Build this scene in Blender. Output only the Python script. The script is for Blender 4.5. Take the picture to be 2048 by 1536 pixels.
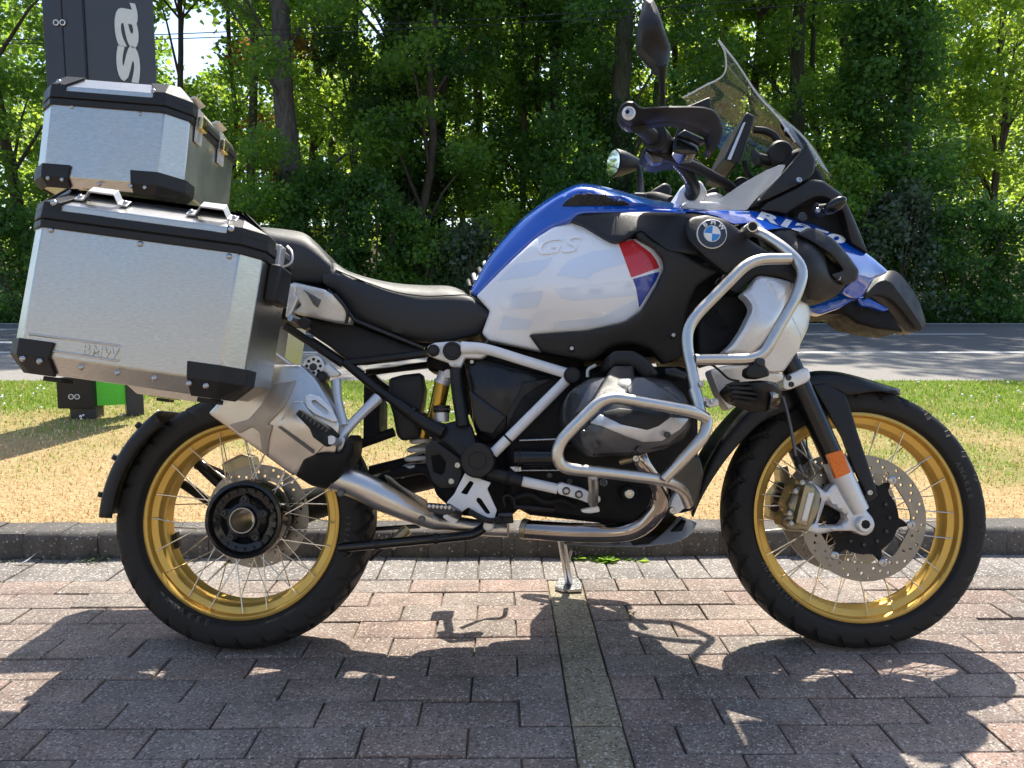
import bpy, bmesh, math, random
import numpy as np
from mathutils import Vector, Matrix, Quaternion
from mathutils.geometry import delaunay_2d_cdt

for o in list(bpy.data.objects): bpy.data.objects.remove(o, do_unlink=True)
scene = bpy.context.scene
COL = scene.collection
rad = math.radians

# ------------------------------------------------------------------ camera, sky, sun, exposure
F = 1540.0                       # focal length in pixels of the 2048 x 1536 photograph
CAM_H = 0.87
PITCH = rad(5.93)
cam_data = bpy.data.cameras.new('camera')
cam_data.sensor_width = 36.0
cam_data.lens = 36.0 * F / 2048.0
cam_data.clip_start = 0.05
cam_data.clip_end = 2000.0
cam = bpy.data.objects.new('camera', cam_data)
cam.location = (0, 0, CAM_H)
cam.rotation_euler = (math.pi / 2 - PITCH, 0, 0)
COL.objects.link(cam)
scene.camera = cam

SUN_EL = rad(57.0)
SUN_AZ = math.atan2(0.20, 1.0)   # from +Y towards +X
world = bpy.data.worlds.new('World')
scene.world = world
world.use_nodes = True
wn = world.node_tree
bg = wn.nodes['Background']
sky = wn.nodes.new('ShaderNodeTexSky')
sky.sky_type = 'NISHITA'
sky.sun_disc = False
sky.sun_elevation = SUN_EL
sky.sun_rotation = SUN_AZ
sky.air_density = 1.0
sky.dust_density = 1.5
sky.ozone_density = 1.0
wn.links.new(sky.outputs[0], bg.inputs[0])
bg.inputs[1].default_value = 0.14

sun_data = bpy.data.lights.new('sun', 'SUN')
sun_data.energy = 4.6
sun_data.angle = rad(0.53)
sun_data.color = (1.0, 0.94, 0.83)
sun = bpy.data.objects.new('sun', sun_data)
S = Vector((math.sin(SUN_AZ) * math.cos(SUN_EL), math.cos(SUN_AZ) * math.cos(SUN_EL), math.sin(SUN_EL)))
sun.rotation_euler = S.to_track_quat('Z', 'Y').to_euler()
sun.location = (0, 10, 20)
COL.objects.link(sun)

scene.view_settings.view_transform = 'Standard'
scene.view_settings.look = 'None'
scene.view_settings.gamma = 1.0
scene.view_settings.use_curve_mapping = False
scene.view_settings.exposure = 1.03
scene.render.engine = 'CYCLES'
scene.cycles.max_bounces = 8
scene.cycles.transparent_max_bounces = 12
scene.cycles.use_denoising = True

# ------------------------------------------------------------------ materials
MATS = {}
def _nodes(name):
    m = bpy.data.materials.new(name); m.use_nodes = True
    nt = m.node_tree
    return m, nt, nt.nodes['Principled BSDF'], nt.links
def mat(name, col, rough=0.5, metal=0.0, spec=0.5, nscale=40.0, nrough=0.12, ncol=0.12, bump=0.0, bscale=400.0,
        coat=0.0, stretch=None, alpha=None):
    """A principled surface with noise in colour and gloss and an optional fine relief."""
    m, nt, p, L = _nodes(name)
    tc = nt.nodes.new('ShaderNodeTexCoord')
    src = tc.outputs['Object']
    if stretch:
        mp = nt.nodes.new('ShaderNodeMapping'); mp.inputs['Scale'].default_value = stretch
        L.new(src, mp.inputs[0]); src = mp.outputs[0]
    n = nt.nodes.new('ShaderNodeTexNoise'); n.inputs['Scale'].default_value = nscale; n.inputs['Detail'].default_value = 5
    L.new(src, n.inputs['Vector'])
    mx = nt.nodes.new('ShaderNodeMix'); mx.data_type = 'RGBA'
    mx.inputs['A'].default_value = (*[c * (1 - ncol) for c in col], 1)
    mx.inputs['B'].default_value = (*[min(1, c * (1 + ncol)) for c in col], 1)
    L.new(n.outputs['Fac'], mx.inputs['Factor']); L.new(mx.outputs['Result'], p.inputs['Base Color'])
    mr = nt.nodes.new('ShaderNodeMapRange')
    mr.inputs['From Min'].default_value = 0.3; mr.inputs['From Max'].default_value = 0.7
    mr.inputs['To Min'].default_value = max(0.02, rough - nrough); mr.inputs['To Max'].default_value = min(1, rough + nrough)
    L.new(n.outputs['Fac'], mr.inputs['Value']); L.new(mr.outputs[0], p.inputs['Roughness'])
    p.inputs['Metallic'].default_value = metal
    p.inputs['Specular IOR Level'].default_value = spec
    p.inputs['Coat Weight'].default_value = coat
    p.inputs['Coat Roughness'].default_value = 0.06
    if bump:
        b = nt.nodes.new('ShaderNodeBump'); b.inputs['Strength'].default_value = bump; b.inputs['Distance'].default_value = 0.001
        n2 = nt.nodes.new('ShaderNodeTexNoise'); n2.inputs['Scale'].default_value = bscale; n2.inputs['Detail'].default_value = 3
        L.new(tc.outputs['Object'], n2.inputs['Vector']); L.new(n2.outputs['Fac'], b.inputs['Height'])
        L.new(b.outputs[0], p.inputs['Normal'])
    MATS[name] = m
    return m

mat('rubber', (0.0165, 0.0158, 0.0150), 0.66, spec=0.35, nscale=22, bump=0.35, bscale=420, ncol=0.75)
mat('rubber_letter', (0.035, 0.036, 0.04), 0.5)
mat('gold', (0.70, 0.455, 0.115), 0.42, metal=0.75, nscale=12, nrough=0.06)
mat('spoke_steel', (0.62, 0.6, 0.56), 0.25, metal=1.0)
mat('black_gloss', (0.007, 0.007, 0.008), 0.2, spec=0.4, nscale=25, nrough=0.08, coat=0.2)
mat('black_satin', (0.0115, 0.0115, 0.0125), 0.42, spec=0.35, nscale=60, bump=0.12, bscale=700)
mat('black_plastic', (0.0155, 0.0152, 0.0155), 0.5, spec=0.35, nscale=35, bump=0.45, bscale=700, ncol=0.35, nrough=0.1)
mat('dark_panel', (0.010, 0.012, 0.016), 0.3, spec=0.4, nscale=20)
mat('engine_black', (0.009, 0.009, 0.0095), 0.62, spec=0.25, nscale=50, bump=0.2)
mat('seat_vinyl', (0.025, 0.0255, 0.027), 0.5, spec=0.4, nscale=30, bump=0.5, bscale=1300, nrough=0.05)
mat('brushed_steel', (0.62, 0.59, 0.55), 0.34, metal=1.0, nscale=30, nrough=0.07, bump=0.1, bscale=600)
mat('bar_steel', (0.60, 0.57, 0.52), 0.36, metal=1.0, nscale=45, nrough=0.09, bump=0.12, bscale=500)
mat('chrome_tinted', (0.40, 0.34, 0.30), 0.09, metal=1.0, nscale=9, nrough=0.04, ncol=0.45)
mat('frame_white', (0.83, 0.82, 0.80), 0.38, nscale=40)
mat('silver_paint', (0.74, 0.74, 0.73), 0.36, metal=0.45, nscale=120, nrough=0.05)
mat('grey_cast', (0.125, 0.125, 0.13), 0.45, metal=0.5, nscale=90, bump=0.2)
mat('silver_cast', (0.66, 0.66, 0.66), 0.42, metal=0.6, nscale=90, bump=0.12)
mat('dark_cast', (0.034, 0.036, 0.041), 0.36, metal=0.4, nscale=60, bump=0.12)
mat('paint_white', (0.86, 0.865, 0.875), 0.16, nscale=10, nrough=0.03, ncol=0.02, coat=0.7)
mat('ghost_blue', (0.71, 0.78, 0.875), 0.16, nscale=10, nrough=0.03, ncol=0.02, coat=0.7)
mat('paint_blue', (0.005, 0.085, 0.50), 0.14, nscale=15, nrough=0.03, ncol=0.05, coat=1.0)
mat('decal_red', (0.56, 0.030, 0.035), 0.2, coat=0.6, ncol=0.03)
mat('decal_blue', (0.015, 0.05, 0.33), 0.2, coat=0.6, ncol=0.03)
mat('letter_white', (0.8, 0.8, 0.8), 0.35, ncol=0.03)
mat('badge_blue', (0.02, 0.22, 0.62), 0.2, coat=0.8, ncol=0.03)
mat('badge_black', (0.01, 0.01, 0.012), 0.2, coat=0.6)
mat('caliper_gold', (0.36, 0.31, 0.20), 0.35, metal=0.75, nscale=50)
mat('disc_steel', (0.27, 0.255, 0.235), 0.38, metal=1.0, nscale=60)
mat('bolt_steel', (0.45, 0.45, 0.46), 0.3, metal=1.0, nscale=200)
mat('bolt_dark', (0.06, 0.06, 0.065), 0.35, metal=0.6, nscale=200)
mat('shock_gold', (0.52, 0.30, 0.045), 0.3, metal=0.85)
mat('spring_white', (0.62, 0.6, 0.55), 0.5)
mat('hole_dark', (0.006, 0.006, 0.006), 0.8)
mat('mirror_glass', (0.8, 0.82, 0.82), 0.03, metal=1.0, nrough=0.01, ncol=0.02)
mat('screen_dark', (0.012, 0.013, 0.016), 0.12)
mat('sign_dark', (0.045, 0.05, 0.062), 0.42, nscale=6, ncol=0.25)
mat('sign_post', (0.03, 0.034, 0.044), 0.4, nscale=10, ncol=0.2)
mat('sign_letter', (0.62, 0.64, 0.62), 0.5)
mat('sign_green', (0.10, 0.60, 0.04), 0.45)
mat('bracket_pale', (0.6, 0.58, 0.55), 0.4, metal=0.4)
mat('shield_tan', (0.34, 0.31, 0.28), 0.42, metal=0.7)
mat('scratch_bright', (0.66, 0.64, 0.60), 0.5, metal=0.5)
mat('brass', (0.72, 0.55, 0.26), 0.25, metal=1.0)

mat('dark_brown', (0.05, 0.042, 0.034), 0.5)
def deflector_mat():
    m, nt, p, L = _nodes('deflector')
    p.inputs['Base Color'].default_value = (0.8, 0.82, 0.85, 1); p.inputs['Roughness'].default_value = 0.12
    n = nt.nodes.new('ShaderNodeTexNoise'); n.inputs['Scale'].default_value = 3; n.inputs['Detail'].default_value = 1
    mr = nt.nodes.new('ShaderNodeMapRange'); mr.inputs['To Min'].default_value = 0.30; mr.inputs['To Max'].default_value = 0.42
    L.new(n.outputs['Fac'], mr.inputs[0]); L.new(mr.outputs[0], p.inputs['Alpha'])
    MATS['deflector'] = m
deflector_mat()

def orange_mat():
    m, nt, p, L = _nodes('reflector_orange')
    tc = nt.nodes.new('ShaderNodeTexCoord'); v = nt.nodes.new('ShaderNodeTexVoronoi'); v.inputs['Scale'].default_value = 420
    L.new(tc.outputs['Object'], v.inputs['Vector'])
    cr = nt.nodes.new('ShaderNodeValToRGB')
    cr.color_ramp.elements[0].color = (1.0, 0.30, 0.015, 1); cr.color_ramp.elements[1].color = (0.75, 0.14, 0.008, 1)
    cr.color_ramp.elements[1].position = 0.6
    L.new(v.outputs['Distance'], cr.inputs[0]); L.new(cr.outputs[0], p.inputs['Base Color'])
    p.inputs['Roughness'].default_value = 0.2
    MATS['reflector_orange'] = m
orange_mat()

def aluminium():
    m, nt, p, L = _nodes('aluminium')
    tc = nt.nodes.new('ShaderNodeTexCoord')
    mp = nt.nodes.new('ShaderNodeMapping'); mp.inputs['Scale'].default_value = (14, 14, 60)
    L.new(tc.outputs['Object'], mp.inputs[0])
    n = nt.nodes.new('ShaderNodeTexNoise'); n.inputs['Scale'].default_value = 6; n.inputs['Detail'].default_value = 8
    L.new(mp.outputs[0], n.inputs['Vector'])
    n3 = nt.nodes.new('ShaderNodeTexNoise'); n3.inputs['Scale'].default_value = 5; n3.inputs['Detail'].default_value = 9; n3.inputs['Roughness'].default_value = 0.68
    L.new(tc.outputs['Object'], n3.inputs['Vector'])
    # scratches: thin voronoi edges, distorted
    v = nt.nodes.new('ShaderNodeTexVoronoi'); v.feature = 'DISTANCE_TO_EDGE'; v.inputs['Scale'].default_value = 5
    n2 = nt.nodes.new('ShaderNodeTexNoise'); n2.inputs['Scale'].default_value = 3
    vm = nt.nodes.new('ShaderNodeMixRGB'); vm.inputs[0].default_value = 0.45
    L.new(tc.outputs['Object'], n2.inputs['Vector']); L.new(tc.outputs['Object'], vm.inputs[1]); L.new(n2.outputs['Color'], vm.inputs[2])
    L.new(vm.outputs[0], v.inputs['Vector'])
    sc = nt.nodes.new('ShaderNodeMapRange'); sc.inputs['From Min'].default_value = 0.0; sc.inputs['From Max'].default_value = 0.006
    sc.inputs['To Min'].default_value = 0.16; sc.inputs['To Max'].default_value = 0.0
    L.new(v.outputs['Distance'], sc.inputs[0])
    gt = nt.nodes.new('ShaderNodeMath'); gt.operation = 'GREATER_THAN'; gt.inputs[1].default_value = 0.58
    L.new(n3.outputs['Fac'], gt.inputs[0])
    ml = nt.nodes.new('ShaderNodeMath'); ml.operation = 'MULTIPLY'; L.new(sc.outputs[0], ml.inputs[0]); L.new(gt.outputs[0], ml.inputs[1])
    cr = nt.nodes.new('ShaderNodeValToRGB')
    cr.color_ramp.elements[0].color = (0.51, 0.49, 0.44, 1); cr.color_ramp.elements[1].color = (0.62, 0.60, 0.54, 1)
    cr.color_ramp.elements[0].position = 0.3; cr.color_ramp.elements[1].position = 0.7
    L.new(n.outputs['Fac'], cr.inputs[0])
    ad = nt.nodes.new('ShaderNodeMixRGB'); ad.blend_type = 'ADD'; ad.inputs[0].default_value = 1
    L.new(cr.outputs[0], ad.inputs[1]); L.new(ml.outputs[0], ad.inputs[2]); L.new(ad.outputs[0], p.inputs['Base Color'])
    mr = nt.nodes.new('ShaderNodeMapRange'); mr.inputs['To Min'].default_value = 0.25; mr.inputs['To Max'].default_value = 0.42
    mr.inputs['From Min'].default_value = 0.3; mr.inputs['From Max'].default_value = 0.7
    L.new(n3.outputs['Fac'], mr.inputs[0]); L.new(mr.outputs[0], p.inputs['Roughness'])
    p.inputs['Metallic'].default_value = 0.95
    MATS['aluminium'] = m
aluminium()

def screen_glass():
    m, nt, p, L = _nodes('screen_glass')
    out = nt.nodes['Material Output']
    tr = nt.nodes.new('ShaderNodeBsdfTransparent'); tr.inputs[0].default_value = (0.95, 0.955, 0.945, 1)
    gl = nt.nodes.new('ShaderNodeBsdfGlossy'); gl.inputs['Roughness'].default_value = 0.03
    df = nt.nodes.new('ShaderNodeBsdfDiffuse'); df.inputs[0].default_value = (0.62, 0.62, 0.56, 1)
    lw = nt.nodes.new('ShaderNodeLayerWeight'); lw.inputs[0].default_value = 0.5
    pw_ = nt.nodes.new('ShaderNodeMath'); pw_.operation = 'POWER'; pw_.inputs[1].default_value = 4.0; L.new(lw.outputs['Facing'], pw_.inputs[0])
    fr = nt.nodes.new('ShaderNodeMath'); fr.operation = 'MULTIPLY_ADD'; fr.inputs[1].default_value = 0.45; fr.inputs[2].default_value = 0.06; L.new(pw_.outputs[0], fr.inputs[0])
    n = nt.nodes.new('ShaderNodeTexNoise'); n.inputs['Scale'].default_value = 14; n.inputs['Detail'].default_value = 6
    tc = nt.nodes.new('ShaderNodeTexCoord'); L.new(tc.outputs['Object'], n.inputs['Vector'])
    mr = nt.nodes.new('ShaderNodeMapRange'); mr.inputs['To Min'].default_value = 0.05; mr.inputs['To Max'].default_value = 0.09
    L.new(n.outputs['Fac'], mr.inputs[0])
    m1 = nt.nodes.new('ShaderNodeMixShader'); L.new(mr.outputs[0], m1.inputs[0]); L.new(tr.outputs[0], m1.inputs[1]); L.new(df.outputs[0], m1.inputs[2])
    m2 = nt.nodes.new('ShaderNodeMixShader'); L.new(fr.outputs[0], m2.inputs[0]); L.new(m1.outputs[0], m2.inputs[1]); L.new(gl.outputs[0], m2.inputs[2])
    L.new(m2.outputs[0], out.inputs[0])
    MATS['screen_glass'] = m
screen_glass()

# ------------------------------------------------------------------ object helpers
def link(o, parent=None):
    COL.objects.link(o)
    if parent is not None: o.parent = parent
    return o
def mesh_obj(name, verts, faces, material, parent=None, smooth=35, mesh_name=None):
    me = bpy.data.meshes.new(mesh_name or name)
    me.from_pydata([tuple(v) for v in verts], [], faces)
    me.validate(); me.update()
    if material: me.materials.append(MATS[material])
    if smooth:
        me.shade_smooth(); me.set_sharp_from_angle(angle=rad(smooth))
    return link(bpy.data.objects.new(name, me), parent)
def fix_normals(o):
    bm = bmesh.new(); bm.from_mesh(o.data)
    bmesh.ops.remove_doubles(bm, verts=bm.verts, dist=1e-6)
    bmesh.ops.recalc_face_normals(bm, faces=bm.faces); bm.to_mesh(o.data); bm.free()
    return o
def bevel(o, w=0.003, seg=2, ang=30):
    b = o.modifiers.new('bevel', 'BEVEL'); b.width = w; b.segments = seg; b.limit_method = 'ANGLE'; b.angle_limit = rad(ang)
    return o
def tag(o, label=None, cat=None, group=None, kind=None):
    if label: o['label'] = label
    if cat: o['category'] = cat
    if group: o['group'] = group
    if kind: o['kind'] = kind
    return o
def empty(name, loc=(0, 0, 0), rot=(0, 0, 0)):
    o = bpy.data.objects.new(name, None); o.empty_display_size = 0.1
    o.location = loc; o.rotation_euler = rot
    return link(o)
def copy_obj(o, parent=None, loc=None):
    c = o.copy(); COL.objects.link(c); c.parent = parent
    if loc is not None: c.location = loc
    return c
def np_mesh(name, V, nper, material, parent=None, smooth=False):
    """V: (N*nper,3) array, each run of nper vertices one face."""
    me = bpy.data.meshes.new(name); n = len(V) // nper
    me.vertices.add(len(V)); me.vertices.foreach_set('co', V.astype(np.float32).ravel())
    me.loops.add(len(V)); me.loops.foreach_set('vertex_index', np.arange(len(V), dtype=np.int32))
    me.polygons.add(n); me.polygons.foreach_set('loop_start', np.arange(0, len(V), nper, dtype=np.int32))
    me.polygons.foreach_set('loop_total', np.full(n, nper, dtype=np.int32))
    me.update(calc_edges=True); me.validate()
    if material: me.materials.append(MATS[material] if isinstance(material, str) else material)
    return link(bpy.data.objects.new(name, me), parent)
# ------------------------------------------------------------------ motorcycle tools
# The machine leans away on its side stand. Local frame: x forward, y to its left (away from the camera), z up.
Y0 = 1.886
LEAN = rad(10.0)
ROT = Matrix.Rotation(-LEAN, 3, 'X')
ROTI = ROT.transposed()
BASE = Vector((0, Y0, 0))
_c = ROTI @ (Vector((0, 0, CAM_H)) - BASE)
_f = Vector((0, math.cos(PITCH), -math.sin(PITCH))); _u = Vector((0, math.sin(PITCH), math.cos(PITCH)))
ZS = {0: (0, 0, 1.0), 1: (0, 0, 3.303), 2: (0, 360, 3.303), 3: (200, 760, 2.793), 4: (500, 420, 4.096), 5: (660, 660, 3.34), 6: (1000, 660, 3.339),
      7: (920, 340, 3.938), 8: (1180, 0, 3.658), 9: (1320, 380, 3.793), 10: (1360, 720, 2.603), 14: (1440, 0, 2.133), 16: (1180, 180, 5.389)}
def Z(k, *pts):
    ox, oy, s = ZS[k]
    return [(ox + p[0] / s, oy + p[1] / s) + tuple(p[2:]) for p in pts]
def q(px, py, l):
    """Point of the leaned machine frame, l metres to its right of the wheel plane, measured off the photograph."""
    d = ROTI @ (_f + Vector(((px - 1024) / F, 0, 0)) - _u * ((py - 768) / F))
    t = (-l - _c.y) / d.y
    return _c + d * t
def ray_at(px, py, Y):
    """World point at depth Y."""
    d = _f + Vector(((px - 1024) / F, 0, 0)) - _u * ((py - 768) / F)
    return Vector((0, 0, CAM_H)) + d * (Y / d.y)
PXM = 800.0

def catmull(pts, n, closed=False):
    P = np.array(pts, float)
    if len(P) < 3:
        t = np.linspace(0, 1, n)[:, None]
        return P[0] * (1 - t) + P[-1] * t
    Q = np.vstack([P[-1:], P, P[:2]]) if closed else np.vstack([2 * P[0] - P[1], P, 2 * P[-1] - P[-2]])
    seg = len(P) if closed else len(P) - 1
    # spread samples by chord length
    ch = np.array([np.linalg.norm(Q[i + 2] - Q[i + 1]) for i in range(seg)]); cum = np.concatenate([[0], np.cumsum(ch)])
    ts = np.linspace(0, cum[-1], n, endpoint=not closed); out = []
    for s in ts:
        i = min(int(np.searchsorted(cum, s, side='right') - 1), seg - 1)
        t = (s - cum[i]) / max(ch[i], 1e-9)
        p0, p1, p2, p3 = Q[i], Q[i + 1], Q[i + 2], Q[i + 3]
        out.append(0.5 * ((2 * p1) + (-p0 + p2) * t + (2 * p0 - 5 * p1 + 4 * p2 - p3) * t * t + (-p0 + 3 * p1 - 3 * p2 + p3) * t ** 3))
    return np.array(out)

def rnd(pts, r=4.0, step=9.0):
    """Round a polygon's corners (radius in pixels) and resample its edges."""
    P = [np.array(p[:2], float) for p in pts]; n = len(P); out = []
    for i in range(n):
        a, b, c = P[i - 1], P[i], P[(i + 1) % n]
        la, lc = np.linalg.norm(a - b), np.linalg.norm(c - b)
        ra = min(r, la * 0.45); rc = min(r, lc * 0.45)
        s = b + (a - b) / max(la, 1e-6) * ra; e = b + (c - b) / max(lc, 1e-6) * rc
        for t in (0, 0.25, 0.5, 0.75, 1.0): out.append((1 - t) ** 2 * s + 2 * t * (1 - t) * b + t * t * e)
    res = []
    for i in range(len(out)):
        a, b = out[i], out[(i + 1) % len(out)]
        d = np.linalg.norm(b - a)
        if d < 0.05: continue
        k = max(1, int(round(d / step)))
        for j in range(k): res.append(a + (b - a) * j / k)
    return np.array(res)

def in_poly(P, poly):
    x, y = P[:, 0], P[:, 1]; inside = np.zeros(len(P), bool); n = len(poly); j = n - 1
    for i in range(n):
        xi, yi = poly[i]; xj, yj = poly[j]
        c = ((yi > y) != (yj > y)) & (x < (xj - xi) * (y - yi) / (yj - yi + 1e-12) + xi)
        inside ^= c; j = i
    return inside
def dist_poly(P, poly):
    A = poly; B = np.roll(poly, -1, 0); D = B - A; L2 = (D ** 2).sum(1) + 1e-12
    t = np.clip(((P[:, None, :] - A[None]) * D[None]).sum(2) / L2[None], 0, 1)
    return np.sqrt((((A[None] + t[..., None] * D[None]) - P[:, None, :]) ** 2).sum(2)).min(1)

def field(ctrl):
    """Lateral position over the picture plane: a number, or a thin-plate surface through (px, py, l)."""
    if not isinstance(ctrl, (list, tuple)): return lambda P: np.full(len(P), float(ctrl))
    C = np.array(ctrl, float)
    if len(C) == 3 or len(C) == 2:
        A = np.c_[C[:, :2], np.ones(len(C))]; w = np.linalg.lstsq(A, C[:, 2], rcond=None)[0]
        return lambda P: np.c_[P, np.ones(len(P))] @ w
    def phi(r): return np.where(r > 1e-6, r * r * np.log(r + 1e-9), 0)
    X = C[:, :2] / 100.0; n = len(X)
    K = phi(np.linalg.norm(X[:, None] - X[None], axis=2)) + np.eye(n) * 1e-3
    Pm = np.c_[np.ones(n), X]; A = np.block([[K, Pm], [Pm.T, np.zeros((3, 3))]])
    w = np.linalg.solve(A, np.r_[C[:, 2], 0, 0, 0])
    def f(P):
        Y = P / 100.0
        return phi(np.linalg.norm(Y[:, None] - X[None], axis=2)) @ w[:n] + np.c_[np.ones(len(Y)), Y] @ w[n:]
    return f

def panel(name, outline, l, thick, material, parent, edge=0.005, r=4.0, holes=(), grid=11.0, step=9.0, back=None, smooth=40, lift=0.0):
    """A shaped shell: outline in photo pixels, lateral field l, rounded rim, real thickness."""
    O = rnd(outline, r, step); H = [rnd(h, min(r, 3), step) for h in holes]
    f = l if callable(l) else field(l)
    xs = np.arange(O[:, 0].min(), O[:, 0].max(), grid); ys = np.arange(O[:, 1].min(), O[:, 1].max(), grid)
    G = np.array([(x + (grid / 2 if k % 2 else 0), y) for k, y in enumerate(ys) for x in xs]) if len(xs) and len(ys) else np.zeros((0, 2))
    if len(G):
        ok = in_poly(G, O) & (dist_poly(G, O) > grid * 0.35)
        for h in H: ok &= ~in_poly(G, h) & (dist_poly(G, h) > grid * 0.35)
        G = G[ok]
    rings = []
    if edge > 0:   # a ring of points just inside the rim carries the rounding
        e = edge * PXM
        nrm = np.roll(O, -1, 0) - np.roll(O, 1, 0); nrm = np.c_[-nrm[:, 1], nrm[:, 0]] / (np.linalg.norm(nrm, axis=1)[:, None] + 1e-9)
        area = 0.5 * np.sum(O[:, 0] * np.roll(O[:, 1], -1) - np.roll(O[:, 0], -1) * O[:, 1])
        if area < 0: nrm = -nrm
        for k in (0.3, 1.0):
            R = O + nrm * e * k
            ok = in_poly(R, O) & (dist_poly(R, O) > e * k * 0.9)
            for h in H: ok &= ~in_poly(R, h)
            rings.append(R[ok])
        if len(G): 
            d = dist_poly(G, O); G = G[(d > e * 1.25)]
    allp = [O] + H; off = 0; edges = []
    for a in allp:
        edges += [(off + i, off + (i + 1) % len(a)) for i in range(len(a))]; off += len(a)
    pts = np.vstack(allp + rings + ([G] if len(G) else []))
    vo, eo, fo, ov, oe, of = delaunay_2d_cdt([Vector(p) for p in pts], edges, [], 0, 1e-4)
    V2 = np.array([(v.x, v.y) for v in vo]); T = np.array([tuple(t) for t in fo])
    cen = V2[T].mean(1); ok = in_poly(cen, O)
    for h in H: ok &= ~in_poly(cen, h)
    T = T[ok]
    L = f(V2) + lift
    if edge > 0:
        d = dist_poly(V2, O) / PXM
        for h in H: d = np.minimum(d, dist_poly(V2, h) / PXM)
        k = np.clip(1 - d / edge, 0, 1); L = L - edge * (1 - np.sqrt(np.clip(1 - k * k, 0, 1)))
    n = len(V2)
    fr = [q(V2[i, 0], V2[i, 1], L[i]) for i in range(n)]
    if back is not None: bk = [Vector((v.x, -back, v.z)) for v in fr]
    else: bk = [Vector((v.x, v.y + thick, v.z)) for v in fr]
    faces = [tuple(t) for t in T] + [tuple(t[::-1] + n) for t in T]
    cnt = {}
    for t in T:
        for a, b in ((t[0], t[1]), (t[1], t[2]), (t[2], t[0])): cnt[(a, b)] = 1
    for (a, b) in list(cnt):
        if (b, a) not in cnt: faces.append((b, a, a + n, b + n))
    o = mesh_obj(name, fr + bk, [tuple(int(i) for i in fc) for fc in faces], material, parent, smooth=0)
    fix_normals(o)
    o.data.shade_smooth(); o.data.set_sharp_from_angle(angle=rad(smooth))
    return o

def tube_pts(P, R, n=14, closed=False):
    """Rings along 3-D points P with radii R (parallel transport)."""
    P = [Vector(p) for p in P]; m = len(P); V = []; T = []
    for i in range(m):
        a = P[max(0, i - 1)]; b = P[min(m - 1, i + 1)]
        T.append((b - a).normalized())
    up = Vector((0, 0, 1)) if abs(T[0].z) < 0.9 else Vector((1, 0, 0))
    nx = (up - T[0] * up.dot(T[0])).normalized()
    for i in range(m):
        nx = (nx - T[i] * nx.dot(T[i])).normalized(); ny = T[i].cross(nx)
        for k in range(n):
            a = 2 * math.pi * k / n
            V.append(P[i] + (nx * math.cos(a) + ny * math.sin(a)) * R[i])
    Fc = []
    for i in range(m - 1):
        for k in range(n):
            a = i * n + k; b = i * n + (k + 1) % n
            Fc.append((a, b, b + n, a + n))
    Fc.append(tuple(range(n))[::-1]); Fc.append(tuple(range((m - 1) * n, m * n)))
    return V, Fc
def tube(name, pts, r, material, parent, n=14, seg=None, smooth_path=True, world=False):
    """Bent tube through (px, py, l) points; r a number or one per point."""
    P3 = [Vector(p) if world else q(*p) for p in pts]
    R = list(r) if isinstance(r, (list, tuple)) else [r] * len(P3)
    if smooth_path and len(P3) > 2:
        k = seg or max(8, 6 * len(P3))
        D = catmull([(*p, rr) for p, rr in zip(P3, R)], k)
        P3 = [Vector(d[:3]) for d in D]; R = [max(0.0005, d[3]) for d in D]
    V, Fc = tube_pts(P3, R, n)
    return mesh_obj(name, V, Fc, material, parent, smooth=50)

def bend(pts, rr=30.0, k=5):
    """Straight runs with rounded bends for (px, py, l) paths."""
    P = [np.array(p, float) for p in pts]; out = [P[0]]
    for i in range(1, len(P) - 1):
        a, b, c = P[i - 1], P[i], P[i + 1]
        la, lc = np.linalg.norm(a[:2] - b[:2]), np.linalg.norm(c[:2] - b[:2])
        ra, rc = min(rr, la * 0.48), min(rr, lc * 0.48)
        s = b + (a - b) / la * ra; e = b + (c - b) / lc * rc
        for j in range(k + 1):
            t = j / k; out.append((1 - t) ** 2 * s + 2 * t * (1 - t) * b + t * t * e)
    out.append(P[-1]); return [tuple(p) for p in out]
def pipe(name, pts, r, material, parent, rr=30.0, n=16):
    return tube(name, bend(pts, rr), r, material, parent, n=n, smooth_path=False)

def lathe(profile, n=48, axis='y', closed=False, arc=None):
    """Profile of (radius, lateral l) turned about the local y axis; l to the right is -y."""
    V = []; m = len(profile); Fc = []
    for k in range(n):
        a = 2 * math.pi * k / n
        for (r_, l_) in profile: V.append((r_ * math.cos(a), -l_, r_ * math.sin(a)))
    for k in range(n):
        k2 = (k + 1) % n
        for i in range(m - 1 + (1 if closed else 0)):
            i2 = (i + 1) % m
            Fc.append((k * m + i, k2 * m + i, k2 * m + i2, k * m + i2))
    return V, Fc
def lathe_obj(name, centre, profile, material, parent, n=48, closed=False, smooth=35):
    V, Fc = lathe(profile, n, closed=closed)
    o = mesh_obj(name, V, Fc, material, parent, smooth=0)
    fix_normals(o); o.data.shade_smooth(); o.data.set_sharp_from_angle(angle=rad(smooth))
    o.location = centre
    return o
def cap(name, px, py, l, r, depth, material, parent, bev=0.002, n=28, ring=None):
    """Round cap whose near face lies at l; the axis runs across the machine."""
    c = q(px, py, l)
    prof = [(0, -depth), (r, -depth), (r, -bev), (r - bev, 0)]
    if ring: prof += [(ring + 0.0012, 0), (ring + 0.0006, -0.001), (ring - 0.0006, -0.001), (ring - 0.0012, 0)]
    prof += [(0, 0)]
    return lathe_obj(name, c, prof, material, parent, n)
_bolt = {}
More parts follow.
